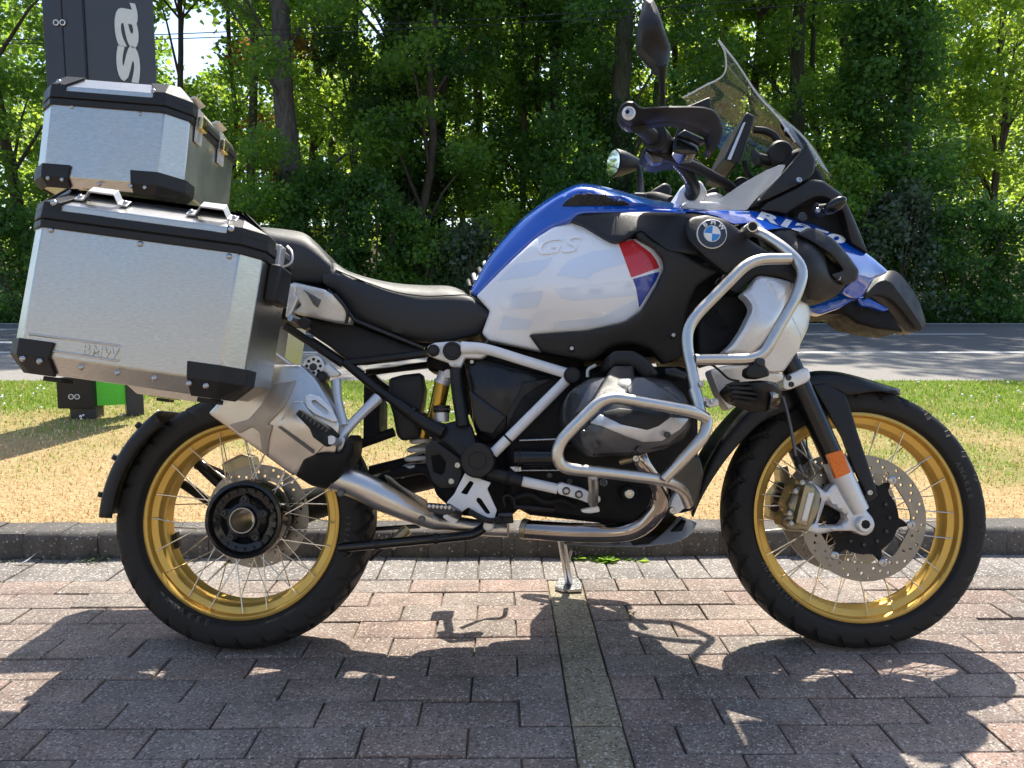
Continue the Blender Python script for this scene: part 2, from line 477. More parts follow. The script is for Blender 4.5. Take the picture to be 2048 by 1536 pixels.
def bolt(px, py, l, r, parent, material='bolt_steel', name='bolt'):
    key = (round(r, 4), material)
    if key not in _bolt:
        prof = [(0, -0.006), (r, -0.006), (r, r * 0.2), (r * 0.8, r * 0.5), (r * 0.45, r * 0.5), (r * 0.42, r * 0.1), (0, r * 0.1)]
        V, Fc = lathe(prof, 12)
        o = mesh_obj(name, V, Fc, material, parent, smooth=30); fix_normals(o); _bolt[key] = o.data
        o.location = q(px, py, l); return o
    o = bpy.data.objects.new(name, _bolt[key]); link(o, parent); o.location = q(px, py, l)
    return o

def rail_surface(rails, n=36, m=None, mirror=True, lin=False):
    """rails: lists of (px, py, l); first rail is the middle line when mirrored."""
    R = []
    for rl in rails:
        P3 = np.array([tuple(q(*p)) for p in rl]); R.append(catmull(P3, n))
    R = np.array(R)                                   # rails x n x 3
    if mirror:
        Rm = R[::-1].copy(); Rm[:, :, 1] *= -1
        R = np.concatenate([Rm[:-1] if abs(R[0, :, 1]).max() < 1e-3 else Rm, R])
    m = m or (len(R) - 1) * 4 + 1
    if lin:
        k = np.linspace(0, len(R) - 1, m); i0 = np.clip(np.floor(k).astype(int), 0, len(R) - 2); t = (k - i0)[None, :, None]
        Rt = np.transpose(R, (1, 0, 2)); return Rt[:, i0] * (1 - t) + Rt[:, i0 + 1] * t
    G = np.array([catmull(R[:, j], m) for j in range(n)])   # n x m x 3
    return G
def loft(name, rails, material, parent, n=36, m=None, mirror=True, caps=True, solid=0.0, smooth=45, closed=False, lin=False):
    G = rail_surface(rails, n, m, mirror, lin); n, m = G.shape[:2]
    V = G.reshape(-1, 3); Fc = []
    for i in range(n - 1):
        for j in range(m - 1 + (1 if closed else 0)):
            j2 = (j + 1) % m
            Fc.append((i * m + j, i * m + j2, (i + 1) * m + j2, (i + 1) * m + j))
    if closed and caps: Fc += [tuple(range(m)), tuple(range((n - 1) * m, n * m))[::-1]]
    o = mesh_obj(name, V, Fc, material, parent, smooth=0)
    fix_normals(o); o.data.shade_smooth(); o.data.set_sharp_from_angle(angle=rad(smooth))
    if solid:
        s = o.modifiers.new('shell', 'SOLIDIFY'); s.thickness = solid; s.offset = 0
    return o
def surf_field(G, off=0.0):
    """Lateral position of a lofted surface seen from the side, as a field over the picture."""
    P = G.reshape(-1, 3); P = P[P[:, 1] < 0.02]
    W_ = np.array([tuple(ROT @ Vector(p) + BASE) for p in P]) - np.array((0, 0, CAM_H))
    f_ = W_ @ np.array(_f); X_ = np.c_[1024 + F * W_[:, 0] / f_, 768 - F * (W_ @ np.array(_u)) / f_]; L_ = -P[:, 1]
    def f(Q):
        D = ((Q[:, None] - X_[None]) ** 2).sum(2); out = np.empty(len(Q))
        for i in range(len(Q)):
            k = np.argsort(D[i])[:6]; w = 1 / (D[i, k] + .5); out[i] = max((L_[k] * w).sum() / w.sum(), L_[k[0]])
        return out + off
    return f
def prism3(name, pts3, vec, material, parent, bev=0.0):
    """Polygon of 3-D points pushed along vec."""
    n = len(pts3); V = [Vector(p) for p in pts3] + [Vector(p) + Vector(vec) for p in pts3]
    Fc = [tuple(range(n)), tuple(range(n, 2 * n))[::-1]] + [(i, (i + 1) % n, (i + 1) % n + n, i + n) for i in range(n)]
    o = mesh_obj(name, V, Fc, material, parent, smooth=0); fix_normals(o)
    if bev: bevel(o, bev)
    o.data.shade_smooth(); o.data.set_sharp_from_angle(angle=rad(35))
    return o
def block(name, poly, l0, l1, material, parent, bev=0.003):
    """Flat-sided piece: pixel polygon at its near face l1, back face at l0."""
    return prism3(name, [q(p[0], p[1], l1) for p in poly], (0, l1 - l0, 0), material, parent, bev)

_font = {}
def glyphs(text, size=1.0, extrude=0.0, bold=0.0, shear=0.0, space=1.0, align='LEFT'):
    cu = bpy.data.curves.new('txt', 'FONT'); cu.body = text; cu.size = size; cu.extrude = extrude; cu.offset = bold; cu.shear = shear
    cu.space_character = space; cu.align_x = align; cu.resolution_u = 4
    o = bpy.data.objects.new('txt', cu); COL.objects.link(o)
    dg = bpy.context.evaluated_depsgraph_get()
    me = bpy.data.meshes.new_from_object(o.evaluated_get(dg))
    V = np.array([tuple(v.co) for v in me.vertices]); Fc = [tuple(p.vertices) for p in me.polygons]
    bpy.data.objects.remove(o); bpy.data.curves.remove(cu); bpy.data.meshes.remove(me)
    return V, Fc
# ------------------------------------------------------------------ ground materials
def speckled(name, tones, light, dark, scale=230.0, fl=0.78, fd=0.14):
    """Blocks with exposed stone chips: a tone per block, pale and dark flecks."""
    m, nt, p, L = _nodes(name)
    g = nt.nodes.new('ShaderNodeNewGeometry'); oi = nt.nodes.new('ShaderNodeObjectInfo')
    ad = nt.nodes.new('ShaderNodeMath'); ad.operation = 'ADD'; L.new(g.outputs['Random Per Island'], ad.inputs[0]); L.new(oi.outputs['Random'], ad.inputs[1])
    fr = nt.nodes.new('ShaderNodeMath'); fr.operation = 'FRACT'; L.new(ad.outputs[0], fr.inputs[0])
    cr = nt.nodes.new('ShaderNodeValToRGB'); cr.color_ramp.interpolation = 'LINEAR'
    els = cr.color_ramp.elements
    els[0].position = 0.0; els[0].color = (*tones[0], 1); els[1].position = 1.0; els[1].color = (*tones[-1], 1)
    for i, t in enumerate(tones[1:-1]): e = els.new((i + 1) / (len(tones) - 1)); e.color = (*t, 1)
    L.new(fr.outputs[0], cr.inputs[0])
    n = nt.nodes.new('ShaderNodeTexNoise'); n.inputs['Scale'].default_value = 9; n.inputs['Detail'].default_value = 6
    L.new(g.outputs['Position'], n.inputs['Vector'])
    blot = nt.nodes.new('ShaderNodeMixRGB'); blot.blend_type = 'OVERLAY'; blot.inputs[0].default_value = 0.45
    L.new(cr.outputs[0], blot.inputs[1]); L.new(n.outputs['Fac'], blot.inputs[2])
    ng = nt.nodes.new('ShaderNodeTexNoise'); ng.inputs['Scale'].default_value = 1.7; ng.inputs['Detail'].default_value = 7; ng.inputs['Roughness'].default_value = 0.62; L.new(g.outputs['Position'], ng.inputs['Vector'])
    gr = nt.nodes.new('ShaderNodeMapRange'); gr.inputs['From Min'].default_value = 0.38; gr.inputs['From Max'].default_value = 0.56; gr.inputs['To Min'].default_value = 0.72; gr.inputs['To Max'].default_value = 1.06; L.new(ng.outputs['Fac'], gr.inputs[0])
    grime = nt.nodes.new('ShaderNodeMixRGB'); grime.blend_type = 'MULTIPLY'; grime.inputs[0].default_value = 1.0; L.new(blot.outputs[0], grime.inputs[1]); L.new(gr.outputs[0], grime.inputs[2]); blot = grime
    v = nt.nodes.new('ShaderNodeTexVoronoi'); v.inputs['Scale'].default_value = scale; L.new(g.outputs['Position'], v.inputs['Vector'])
    v2 = nt.nodes.new('ShaderNodeTexVoronoi'); v2.inputs['Scale'].default_value = scale * 0.45; L.new(g.outputs['Position'], v2.inputs['Vector'])
    se = nt.nodes.new('ShaderNodeSeparateColor'); L.new(v.outputs['Color'], se.inputs[0])
    se2 = nt.nodes.new('ShaderNodeSeparateColor'); L.new(v2.outputs['Color'], se2.inputs[0])
    a = nt.nodes.new('ShaderNodeMath'); a.operation = 'GREATER_THAN'; a.inputs[1].default_value = fl; L.new(se.outputs[0], a.inputs[0])
    a2 = nt.nodes.new('ShaderNodeMath'); a2.operation = 'GREATER_THAN'; a2.inputs[1].default_value = 0.945; L.new(se2.outputs[0], a2.inputs[0])
    d2 = nt.nodes.new('ShaderNodeMath'); d2.operation = 'LESS_THAN'; d2.inputs[1].default_value = 0.35; L.new(v2.outputs['Distance'], d2.inputs[0])
    a3 = nt.nodes.new('ShaderNodeMath'); a3.operation = 'MULTIPLY'; L.new(a2.outputs[0], a3.inputs[0]); L.new(d2.outputs[0], a3.inputs[1])
    mx_ = nt.nodes.new('ShaderNodeMath'); mx_.operation = 'MAXIMUM'; L.new(a.outputs[0], mx_.inputs[0]); L.new(a3.outputs[0], mx_.inputs[1])
    sc = nt.nodes.new('ShaderNodeMath'); sc.operation = 'MULTIPLY'; L.new(mx_.outputs[0], sc.inputs[0]); L.new(se.outputs[1], sc.inputs[1])
    b = nt.nodes.new('ShaderNodeMath'); b.operation = 'LESS_THAN'; b.inputs[1].default_value = fd; L.new(se.outputs[0], b.inputs[0])
    m1 = nt.nodes.new('ShaderNodeMixRGB'); L.new(sc.outputs[0], m1.inputs[0]); L.new(blot.outputs[0], m1.inputs[1]); m1.inputs[2].default_value = (*light, 1)
    sb = nt.nodes.new('ShaderNodeMath'); sb.operation = 'MULTIPLY'; L.new(b.outputs[0], sb.inputs[0]); sb.inputs[1].default_value = 0.7
    m2 = nt.nodes.new('ShaderNodeMixRGB'); L.new(sb.outputs[0], m2.inputs[0]); L.new(m1.outputs[0], m2.inputs[1]); m2.inputs[2].default_value = (*dark, 1)
    L.new(m2.outputs[0], p.inputs['Base Color'])
    p.inputs['Roughness'].default_value = 0.82; p.inputs['Specular IOR Level'].default_value = 0.35
    n2 = nt.nodes.new('ShaderNodeTexNoise'); n2.inputs['Scale'].default_value = 320; n2.inputs['Detail'].default_value = 4
    L.new(g.outputs['Position'], n2.inputs['Vector'])
    h = nt.nodes.new('ShaderNodeMath'); h.operation = 'MULTIPLY_ADD'; L.new(se.outputs[2], h.inputs[0]); h.inputs[1].default_value = 0.7; L.new(n2.outputs['Fac'], h.inputs[2])
    bp = nt.nodes.new('ShaderNodeBump'); bp.inputs['Strength'].default_value = 0.75; bp.inputs['Distance'].default_value = 0.0022
    L.new(h.outputs[0], bp.inputs['Height']); L.new(bp.outputs[0], p.inputs['Normal'])
    MATS[name] = m
speckled('brick_mixed', [(0.225, 0.182, 0.152), (0.258, 0.188, 0.152), (0.205, 0.172, 0.148), (0.258, 0.205, 0.168), (0.27, 0.185, 0.148), (0.22, 0.178, 0.152)], (0.47, 0.435, 0.385), (0.06, 0.052, 0.05), scale=260, fl=0.81, fd=0.12)
speckled('brick_grey', [(0.225, 0.20, 0.178), (0.195, 0.175, 0.158), (0.24, 0.21, 0.185)], (0.6, 0.57, 0.52), (0.09, 0.08, 0.075), fl=0.84)
speckled('brick_yellow', [(0.325, 0.262, 0.172), (0.295, 0.242, 0.165), (0.345, 0.272, 0.172)], (0.55, 0.52, 0.43), (0.08, 0.07, 0.05), fl=0.82)
speckled('kerb_concrete', [(0.135, 0.12, 0.105), (0.11, 0.10, 0.09), (0.15, 0.132, 0.115)], (0.42, 0.40, 0.37), (0.05, 0.045, 0.04), scale=200, fl=0.965, fd=0.08)

def ground_mat(name, cols, scale, rough=0.95, bump=0.5, bscale=120, bdist=0.004, pos=(0.3, 0.5, 0.7)):
    m, nt, p, L = _nodes(name)
    g = nt.nodes.new('ShaderNodeNewGeometry')
    n = nt.nodes.new('ShaderNodeTexNoise'); n.inputs['Scale'].default_value = scale; n.inputs['Detail'].default_value = 9; n.inputs['Roughness'].default_value = 0.65
    L.new(g.outputs['Position'], n.inputs['Vector'])
    cr = nt.nodes.new('ShaderNodeValToRGB'); els = cr.color_ramp.elements
    els[0].position = pos[0]; els[0].color = (*cols[0], 1); els[1].position = pos[2]; els[1].color = (*cols[-1], 1)
    if len(cols) > 2: e = els.new(pos[1]); e.color = (*cols[1], 1)
    L.new(n.outputs['Fac'], cr.inputs[0]); L.new(cr.outputs[0], p.inputs['Base Color'])
    p.inputs['Roughness'].default_value = rough; p.inputs['Specular IOR Level'].default_value = 0.25
    n2 = nt.nodes.new('ShaderNodeTexNoise'); n2.inputs['Scale'].default_value = bscale; n2.inputs['Detail'].default_value = 6
    L.new(g.outputs['Position'], n2.inputs['Vector'])
    bp = nt.nodes.new('ShaderNodeBump'); bp.inputs['Strength'].default_value = bump; bp.inputs['Distance'].default_value = bdist
    L.new(n2.outputs['Fac'], bp.inputs['Height']); L.new(bp.outputs[0], p.inputs['Normal'])
    MATS[name] = m; return m
ground_mat('joint_sand', [(0.09, 0.078, 0.06), (0.15, 0.125, 0.095), (0.25, 0.205, 0.15)], 9, bump=0.8)
ground_mat('asphalt', [(0.075, 0.077, 0.082), (0.10, 0.10, 0.105), (0.135, 0.13, 0.13)], 60, bump=0.8, bscale=140)
ground_mat('sunlit_asphalt', [(0.17, 0.16, 0.15), (0.235, 0.22, 0.20), (0.30, 0.275, 0.25)], 45, bump=0.8, bscale=110)  # paler copy of the road asphalt, sunlight put into the colour
ground_mat('road_paint', [(0.5, 0.5, 0.48), (0.7, 0.7, 0.68), (0.78, 0.78, 0.76)], 20, bump=0.2)
ground_mat('wood_floor', [(0.035, 0.04, 0.018), (0.06, 0.055, 0.03), (0.10, 0.08, 0.045)], 2.0, bump=1, bscale=12, bdist=0.08)
ground_mat('dry_field', [(0.30, 0.19, 0.10), (0.36, 0.24, 0.13), (0.40, 0.28, 0.15)], 3.0)

def lawn_mat():
    m, nt, p, L = _nodes('lawn_soil')
    g = nt.nodes.new('ShaderNodeNewGeometry')
    at = nt.nodes.new('ShaderNodeAttribute'); at.attribute_name = 'dry'
    n = nt.nodes.new('ShaderNodeTexNoise'); n.inputs['Scale'].default_value = 30; n.inputs['Detail'].default_value = 8
    L.new(g.outputs['Position'], n.inputs['Vector'])
    a = nt.nodes.new('ShaderNodeMixRGB'); L.new(n.outputs['Fac'], a.inputs[0]); a.inputs[1].default_value = (0.09, 0.14, 0.028, 1); a.inputs[2].default_value = (0.19, 0.24, 0.06, 1)
    b = nt.nodes.new('ShaderNodeMixRGB'); L.new(n.outputs['Fac'], b.inputs[0]); b.inputs[1].default_value = (0.28, 0.185, 0.09, 1); b.inputs[2].default_value = (0.56, 0.42, 0.23, 1)
    c = nt.nodes.new('ShaderNodeMixRGB'); L.new(at.outputs['Fac'], c.inputs[0]); L.new(a.outputs[0], c.inputs[1]); L.new(b.outputs[0], c.inputs[2])
    L.new(c.outputs[0], p.inputs['Base Color']); p.inputs['Roughness'].default_value = 1; p.inputs['Specular IOR Level'].default_value = 0.1
    bp = nt.nodes.new('ShaderNodeBump'); bp.inputs['Strength'].default_value = 1; bp.inputs['Distance'].default_value = 0.02
    n2 = nt.nodes.new('ShaderNodeTexNoise'); n2.inputs['Scale'].default_value = 60; n2.inputs['Detail'].default_value = 6; L.new(g.outputs['Position'], n2.inputs['Vector'])
    L.new(n2.outputs['Fac'], bp.inputs['Height']); L.new(bp.outputs[0], p.inputs['Normal'])
    MATS['lawn_soil'] = m
lawn_mat()
def blade_mat():
    m, nt, p, L = _nodes('grass_blade')
    out = nt.nodes['Material Output']
    at = nt.nodes.new('ShaderNodeAttribute'); at.attribute_name = 'tint'
    df = nt.nodes.new('ShaderNodeBsdfDiffuse'); tl = nt.nodes.new('ShaderNodeBsdfTranslucent')
    L.new(at.outputs['Color'], df.inputs[0]); L.new(at.outputs['Color'], tl.inputs[0])
    mx = nt.nodes.new('ShaderNodeMixShader'); mx.inputs[0].default_value = 0.4
    L.new(df.outputs[0], mx.inputs[1]); L.new(tl.outputs[0], mx.inputs[2]); L.new(mx.outputs[0], out.inputs[0])
    MATS['grass_blade'] = m
blade_mat()

# ------------------------------------------------------------------ paving
rng = np.random.default_rng(7); random.seed(7)
SKEW = rad(0.8)
KERB_Y = 2.578
PIT = 0.1063
def plane(name, x0, x1, y0, y1, z, material, kind='structure', zf=None, nx=2, ny=2):
    xs = np.linspace(x0, x1, nx); ys = np.linspace(y0, y1, ny)
    V = [(x, y, zf(x, y) if zf else z) for y in ys for x in xs]
    Fc = [(j * nx + i, j * nx + i + 1, (j + 1) * nx + i + 1, (j + 1) * nx + i) for j in range(ny - 1) for i in range(nx - 1)]
    o = mesh_obj(name, V, Fc, material, None, smooth=60)
    if kind: o['kind'] = kind
    return o
paving = plane('paving', -40, 40, -30, KERB_Y + 0.05, -0.0055, 'joint_sand')
paving.rotation_euler.z = SKEW
paving['label'] = 'sandy bed showing in the joints of the block paving'

def brick_mesh(w, d, seed):
    r_ = random.Random(seed); c = 0.0035; V = []
    hw, hd = w / 2 - 0.0019, d / 2 - 0.0019
    for z, ins in ((-0.035, 0), (-c, 0), (-0.001, c * 0.55), (0, c * 1.5)):
        for sx, sy in ((-1, -1), (1, -1), (1, 1), (-1, 1)):
            V.append((sx * (hw - ins) + r_.uniform(-.0011, .0011), sy * (hd - ins) + r_.uniform(-.0011, .0011), z + (r_.uniform(-.0004, .0004) if z > -0.01 else 0)))
    Fc = [(12, 13, 14, 15)]
    for k in range(3):
        a = k * 4
        Fc += [(a + i, a + (i + 1) % 4, a + 4 + (i + 1) % 4, a + 4 + i) for i in range(4)]
    me = bpy.data.meshes.new('brick'); me.from_pydata(V, [], Fc); me.update(); me.shade_smooth(); me.set_sharp_from_angle(angle=rad(25))
    return me
BR = {'long': [brick_mesh(2 * PIT, PIT, s) for s in range(6)], 'half': [brick_mesh(PIT, PIT, s) for s in range(6, 9)],
      'head': [brick_mesh(PIT, 0.219, s) for s in range(9, 13)], 'col': [brick_mesh(PIT, 2 * PIT, s) for s in range(13, 16)]}
for k, ms in BR.items():
    for me in ms: me.materials.append(MATS['brick_grey' if k == 'head' else 'brick_yellow' if k == 'col' else 'brick_mixed'])
ROW0 = 2.357; COLX0, COLX1 = 0.144, 0.144 + PIT
spots = []
for i in range(-28, 28): spots.append(('head', (i + 0.5) * PIT + 0.03, ROW0 + 0.1095))
for r_ in range(1, 16):
    y = ROW0 - (r_ - 0.5) * PIT
    odd = r_ % 2 == 1
    x = COLX1
    if odd: spots.append(('half', x + PIT / 2, y)); x += PIT
    while x < 3.0: spots.append(('long', x + PIT, y)); x += 2 * PIT
    x = COLX0
    if not odd: spots.append(('half', x - PIT / 2, y)); x -= PIT
    while x > -3.0: spots.append(('long', x - PIT, y)); x -= 2 * PIT
for k in range(8): spots.append(('col', COLX0 + PIT / 2, ROW0 - (2 * k + 1) * PIT))
loose = []
for kind, x, y in spots:
    half_w = (y * 0.9946 + 0.09) * 1024 / F
    me = random.choice(BR[kind])
    rot = rad(random.gauss(0, 0.35)) + (math.pi if random.random() < .5 else 0); dz = random.gauss(0, 0.0016)
    if abs(x) < half_w + 0.16 and y > 1.26:
        o = bpy.data.objects.new('brick', me); link(o, paving); o.location = (x, y, 0.0055 + dz); o.rotation_euler = (rad(random.gauss(0, .25)), rad(random.gauss(0, .25)), rot)
    else: loose.append((me, x, y, rot, dz))
bm = bmesh.new()
for me, x, y, rot, dz in loose:
    t = bmesh.new(); t.from_mesh(me); t.transform(Matrix.Translation((x, y, 0.0055 + dz)) @ Matrix.Rotation(rot, 4, 'Z'))
    tm = bpy.data.meshes.new('t'); t.to_mesh(tm); t.free(); bm.from_mesh(tm); bpy.data.meshes.remove(tm)
me = bpy.data.meshes.new('brick_field'); bm.to_mesh(me); bm.free(); me.materials.append(MATS['brick_mixed'])
o = bpy.data.objects.new('brick_field', me); link(o, paving); o['kind'] = 'stuff'

# kerb of narrow stones with a rounded nose
kerb = tag(mesh_obj('kerb', [(-20, KERB_Y + .012, -.05), (20, KERB_Y + .012, -.05), (20, KERB_Y + .13, -.05), (-20, KERB_Y + .13, -.05),
                             (-20, KERB_Y + .012, .088), (20, KERB_Y + .012, .088), (20, KERB_Y + .13, .088), (-20, KERB_Y + .13, .088)],
               [(0, 1, 5, 4), (4, 5, 6, 7), (2, 3, 7, 6)], 'kerb_concrete', None, smooth=0), kind='structure')
kerb['label'] = 'low grey concrete kerb along the dry lawn'
kerb.rotation_euler.z = SKEW
def kerb_mesh(seed):
    r_ = random.Random(seed); prof = [(0.0, -0.04), (0.0, 0.068)]
    for k in range(1, 6):
        a = k / 5 * math.pi / 2; prof.append((0.028 * (1 - math.cos(a)) + r_.uniform(-.0008, .0008), 0.068 + 0.028 * math.sin(a)))
    prof += [(0.125, 0.097), (0.125, -0.04)]
    V = []; w = PIT * 1.18
    for x, ins in ((-w / 2 + .0006, .0016), (-w / 2 + .0028, 0), (w / 2 - .0028, 0), (w / 2 - .0006, .0016)):
        for (y, z) in prof: V.append((x, y + ins, z - ins))
    m = len(prof); Fc = []
    for i in range(3):
        for j in range(m - 1): Fc.append((i * m + j, (i + 1) * m + j, (i + 1) * m + j + 1, i * m + j + 1))
    Fc += [tuple(range(m)), tuple(range(3 * m, 4 * m))[::-1]]
    me = bpy.data.meshes.new('kerb_stone'); me.from_pydata(V, [], Fc); me.update(); me.shade_smooth(); me.set_sharp_from_angle(angle=rad(40))
    me.materials.append(MATS['kerb_concrete']); return me
KM = [kerb_mesh(s) for s in range(5)]
for i in range(-18, 18):
    o = bpy.data.objects.new('kerb_stone', random.choice(KM)); link(o, kerb)
    o.location = ((i + 0.5) * PIT * 1.18, KERB_Y + random.gauss(0, .0022), random.gauss(0, .0020)); o.rotation_euler.z = rad(random.gauss(0, .5))

# ------------------------------------------------------------------ lawn, lay-by, road, far bank
def vnoise(x, y, s, seed=0):
    """Cheap smooth value noise for numpy arrays."""
    x = np.asarray(x) * s; y = np.asarray(y) * s; xi = np.floor(x).astype(int); yi = np.floor(y).astype(int); fx = x - xi; fy = y - yi
    def h(a, b): 
        v = np.sin(a * 127.1 + b * 311.7 + seed * 74.7) * 43758.5453; return v - np.floor(v)
    fx = fx * fx * (3 - 2 * fx); fy = fy * fy * (3 - 2 * fy)
    return (h(xi, yi) * (1 - fx) + h(xi + 1, yi) * fx) * (1 - fy) + (h(xi, yi + 1) * (1 - fx) + h(xi + 1, yi + 1) * fx) * fy
def lawn_z(x, y):
    t = np.clip((y - 2.7) / 3.8, 0, 1)
    return 0.088 + 0.132 * t + 0.02 * (vnoise(x, y, 1.3, 3) - 0.5) * np.clip((y - 2.7) * 2, 0, 1) * np.clip((6.5 - y) * 2, 0, 1)
def dryness(x, y):
    n = vnoise(x, y, 0.9, 1) * 0.6 + vnoise(x, y, 2.7, 2) * 0.4
    d = np.clip((4.95 - y - 0.05 * x + (n - 0.5) * 2.4) / 1.5, 0, 1)
    return d
nx, ny = 120, 60
xs = np.linspace(-13, 13, nx); ys = np.linspace(KERB_Y + 0.11, 6.55, ny); XX, YY = np.meshgrid(xs, ys)
ZZ = lawn_z(XX, YY)
lawn = mesh_obj('lawn', np.c_[XX.ravel(), YY.ravel() + XX.ravel() * SKEW * np.clip((6.0 - YY.ravel()) / 3, 0, 1), ZZ.ravel()],
                [(j * nx + i, j * nx + i + 1, (j + 1) * nx + i + 1, (j + 1) * nx + i) for j in range(ny - 1) for i in range(nx - 1)], 'lawn_soil', None, smooth=80)
a = lawn.data.attributes.new('dry', 'FLOAT', 'POINT'); a.data.foreach_set('value', dryness(XX, YY).ravel().astype(np.float32))
tag(lawn, 'strip of lawn, straw-dry by the kerb and green towards the road', kind='structure')

def blades(n, x0, x1, y0, y1, h0, h1, keep=None):
    x = rng.uniform(x0, x1, n); y = y0 + (y1 - y0) * rng.uniform(0, 1, n) ** 1.3
    half = (y + .1) * 1024 / F + 0.35; ok = np.abs(x) < half; x, y = x[ok], y[ok]; n = len(x)
    d = dryness(x, y); z = lawn_z(x, y)
    yy = y + x * SKEW * np.clip((6.0 - y) / 3, 0, 1)
    hgt = rng.uniform(h0, h1, n) * (1 - 0.35 * d); a = rng.uniform(0, 2 * np.pi, n); w = rng.uniform(.0022, .0045, n) * (0.6 + y / 4.5)
    lean = rng.normal(0, 0.55, n) + np.sign(rng.normal(0, 1, n)) * 0.5 * (0.4 + d); la = rng.uniform(0, 2 * np.pi, n)
    b = np.c_[x, yy, z - .004]
    V = np.empty((n, 3, 3))
    V[:, 0] = b - np.c_[np.cos(a) * w, np.sin(a) * w, 0 * w]; V[:, 1] = b + np.c_[np.cos(a) * w, np.sin(a) * w, 0 * w]
    V[:, 2] = b + np.c_[np.cos(la) * np.sin(lean) * hgt, np.sin(la) * np.sin(lean) * hgt, np.cos(lean) * hgt]
    g = np.array([[.22, .34, .04], [.31, .44, .05], [.37, .46, .09]]); s = np.array([[.74, .54, .28], [.82, .66, .40], [.60, .40, .19]])
    dry = rng.uniform(0, 1, n) < (0.10 + 0.88 * d)
    col = np.where(dry[:, None], s[rng.integers(0, 3, n)], g[rng.integers(0, 3, n)]) * rng.uniform(.75, 1.2, (n, 1))
    return V.reshape(-1, 3), np.repeat(np.c_[col, np.ones(n)], 3, 0)
Vb, Cb = blades(150000, -6, 6, KERB_Y + 0.12, 6.5, .014, .036)
grass = np_mesh('lawn_grass', Vb, 3, 'grass_blade')
ca = grass.data.color_attributes.new('tint', 'FLOAT_COLOR', 'POINT'); ca.data.foreach_set('color', Cb.astype(np.float32).ravel())
tag(grass, 'short grass blades of the lawn, straw coloured by the kerb', 'grass', kind='stuff')

# white clover heads dotted over the green part
def clover():
    n = 420; x = rng.uniform(-6, 6, n); y = rng.uniform(3.7, 6.4, n); ok = (dryness(x, y) < .5) & (np.abs(x) < (y + .1) * .68 + .3) & (vnoise(x, y, 1.1, 9) > .38); x, y = x[ok], y[ok]
    bm = bmesh.new()
    for xx, yy in zip(x, y):
        bmesh.ops.create_icosphere(bm, subdivisions=1, radius=random.uniform(.006, .011), matrix=Matrix.Translation((xx, yy, float(lawn_z(np.array(xx), np.array(yy))) + random.uniform(.02, .04))))
    me = bpy.data.meshes.new('clover_flowers'); bm.to_mesh(me); bm.free(); me.materials.append(MATS['letter_white'])
    tag(link(bpy.data.objects.new('clover_flowers', me)), 'tiny white clover heads dotted over the green lawn', 'flowers', kind='stuff')
clover()

def road_z(x, y): return 0.215 + 0.0266 * (y - 6.5)
layby = plane('layby', -60, 60, 6.45, 9.20, 0, 'sunlit_asphalt', zf=road_z, nx=2, ny=3); layby['label'] = 'gritty strip beside the road, sunlight put into its pale colour'
road = plane('road', -120, 120, 9.20, 16.2, 0, 'asphalt', zf=road_z, nx=2, ny=3); road['label'] = 'tarmac road crossed by tree shade'
def line(x0, x1, y0, y1, parent=road):
    V = [(x0, y0, road_z(0, y0) + .004), (x1, y0, road_z(0, y0) + .004), (x1, y1, road_z(0, y1) + .004), (x0, y1, road_z(0, y1) + .004)]
    return mesh_obj('road_marking', V, [(0, 1, 2, 3)], 'road_paint', parent, smooth=0)
line(-60, 60, 9.21, 9.33); line(-60, 60, 15.75, 15.9)
for k in range(-6, 7): line(7.75 + k * 9 - 5.5, 7.75 + k * 9, 12.55, 12.67)
line(-14, -6.8, 10.7, 10.95); line(-13, -8.05, 11.75, 11.9); line(-15, -8.3, 13.9, 14.02)

def bank_z(x, y):
    y = np.asarray(y, float)
    return np.where(y < 17, 0.46 + 0.02 * (y - 16), np.where(y < 34, 0.48 + 0.22 * (y - 17), 4.22 + 0.06 * (y - 34))) + 0.25 * (vnoise(x, y, .35, 5) - .5) * np.clip((y - 16.5) / 3, 0, 1)
xs = np.linspace(-90, 90, 91); ys = np.concatenate([np.linspace(16.15, 36, 30), np.linspace(40, 400, 19)]); XX, YY = np.meshgrid(xs, ys); nx, ny = len(xs), len(ys)
bank = mesh_obj('bank', np.c_[XX.ravel() * (1 + np.clip(YY.ravel() - 40, 0, 400) / 60), YY.ravel(), bank_z(XX.ravel(), YY.ravel())],
                [(j * nx + i, j * nx + i + 1, (j + 1) * nx + i + 1, (j + 1) * nx + i) for j in range(ny - 1) for i in range(nx - 1)], 'wood_floor', None, smooth=80)
bank.data.materials.append(MATS['dry_field'])
for p_ in bank.data.polygons:
    if p_.center.y > 33: p_.material_index = 1
tag(bank, 'wooded bank rising beyond the road to a dry field', kind='structure')
# ------------------------------------------------------------------ the motorcycle
bike = empty('motorcycle', BASE, (-LEAN, 0, 0))
tag(bike, 'blue and white adventure motorcycle with gold spoked wheels parked on its side stand', 'motorcycle')

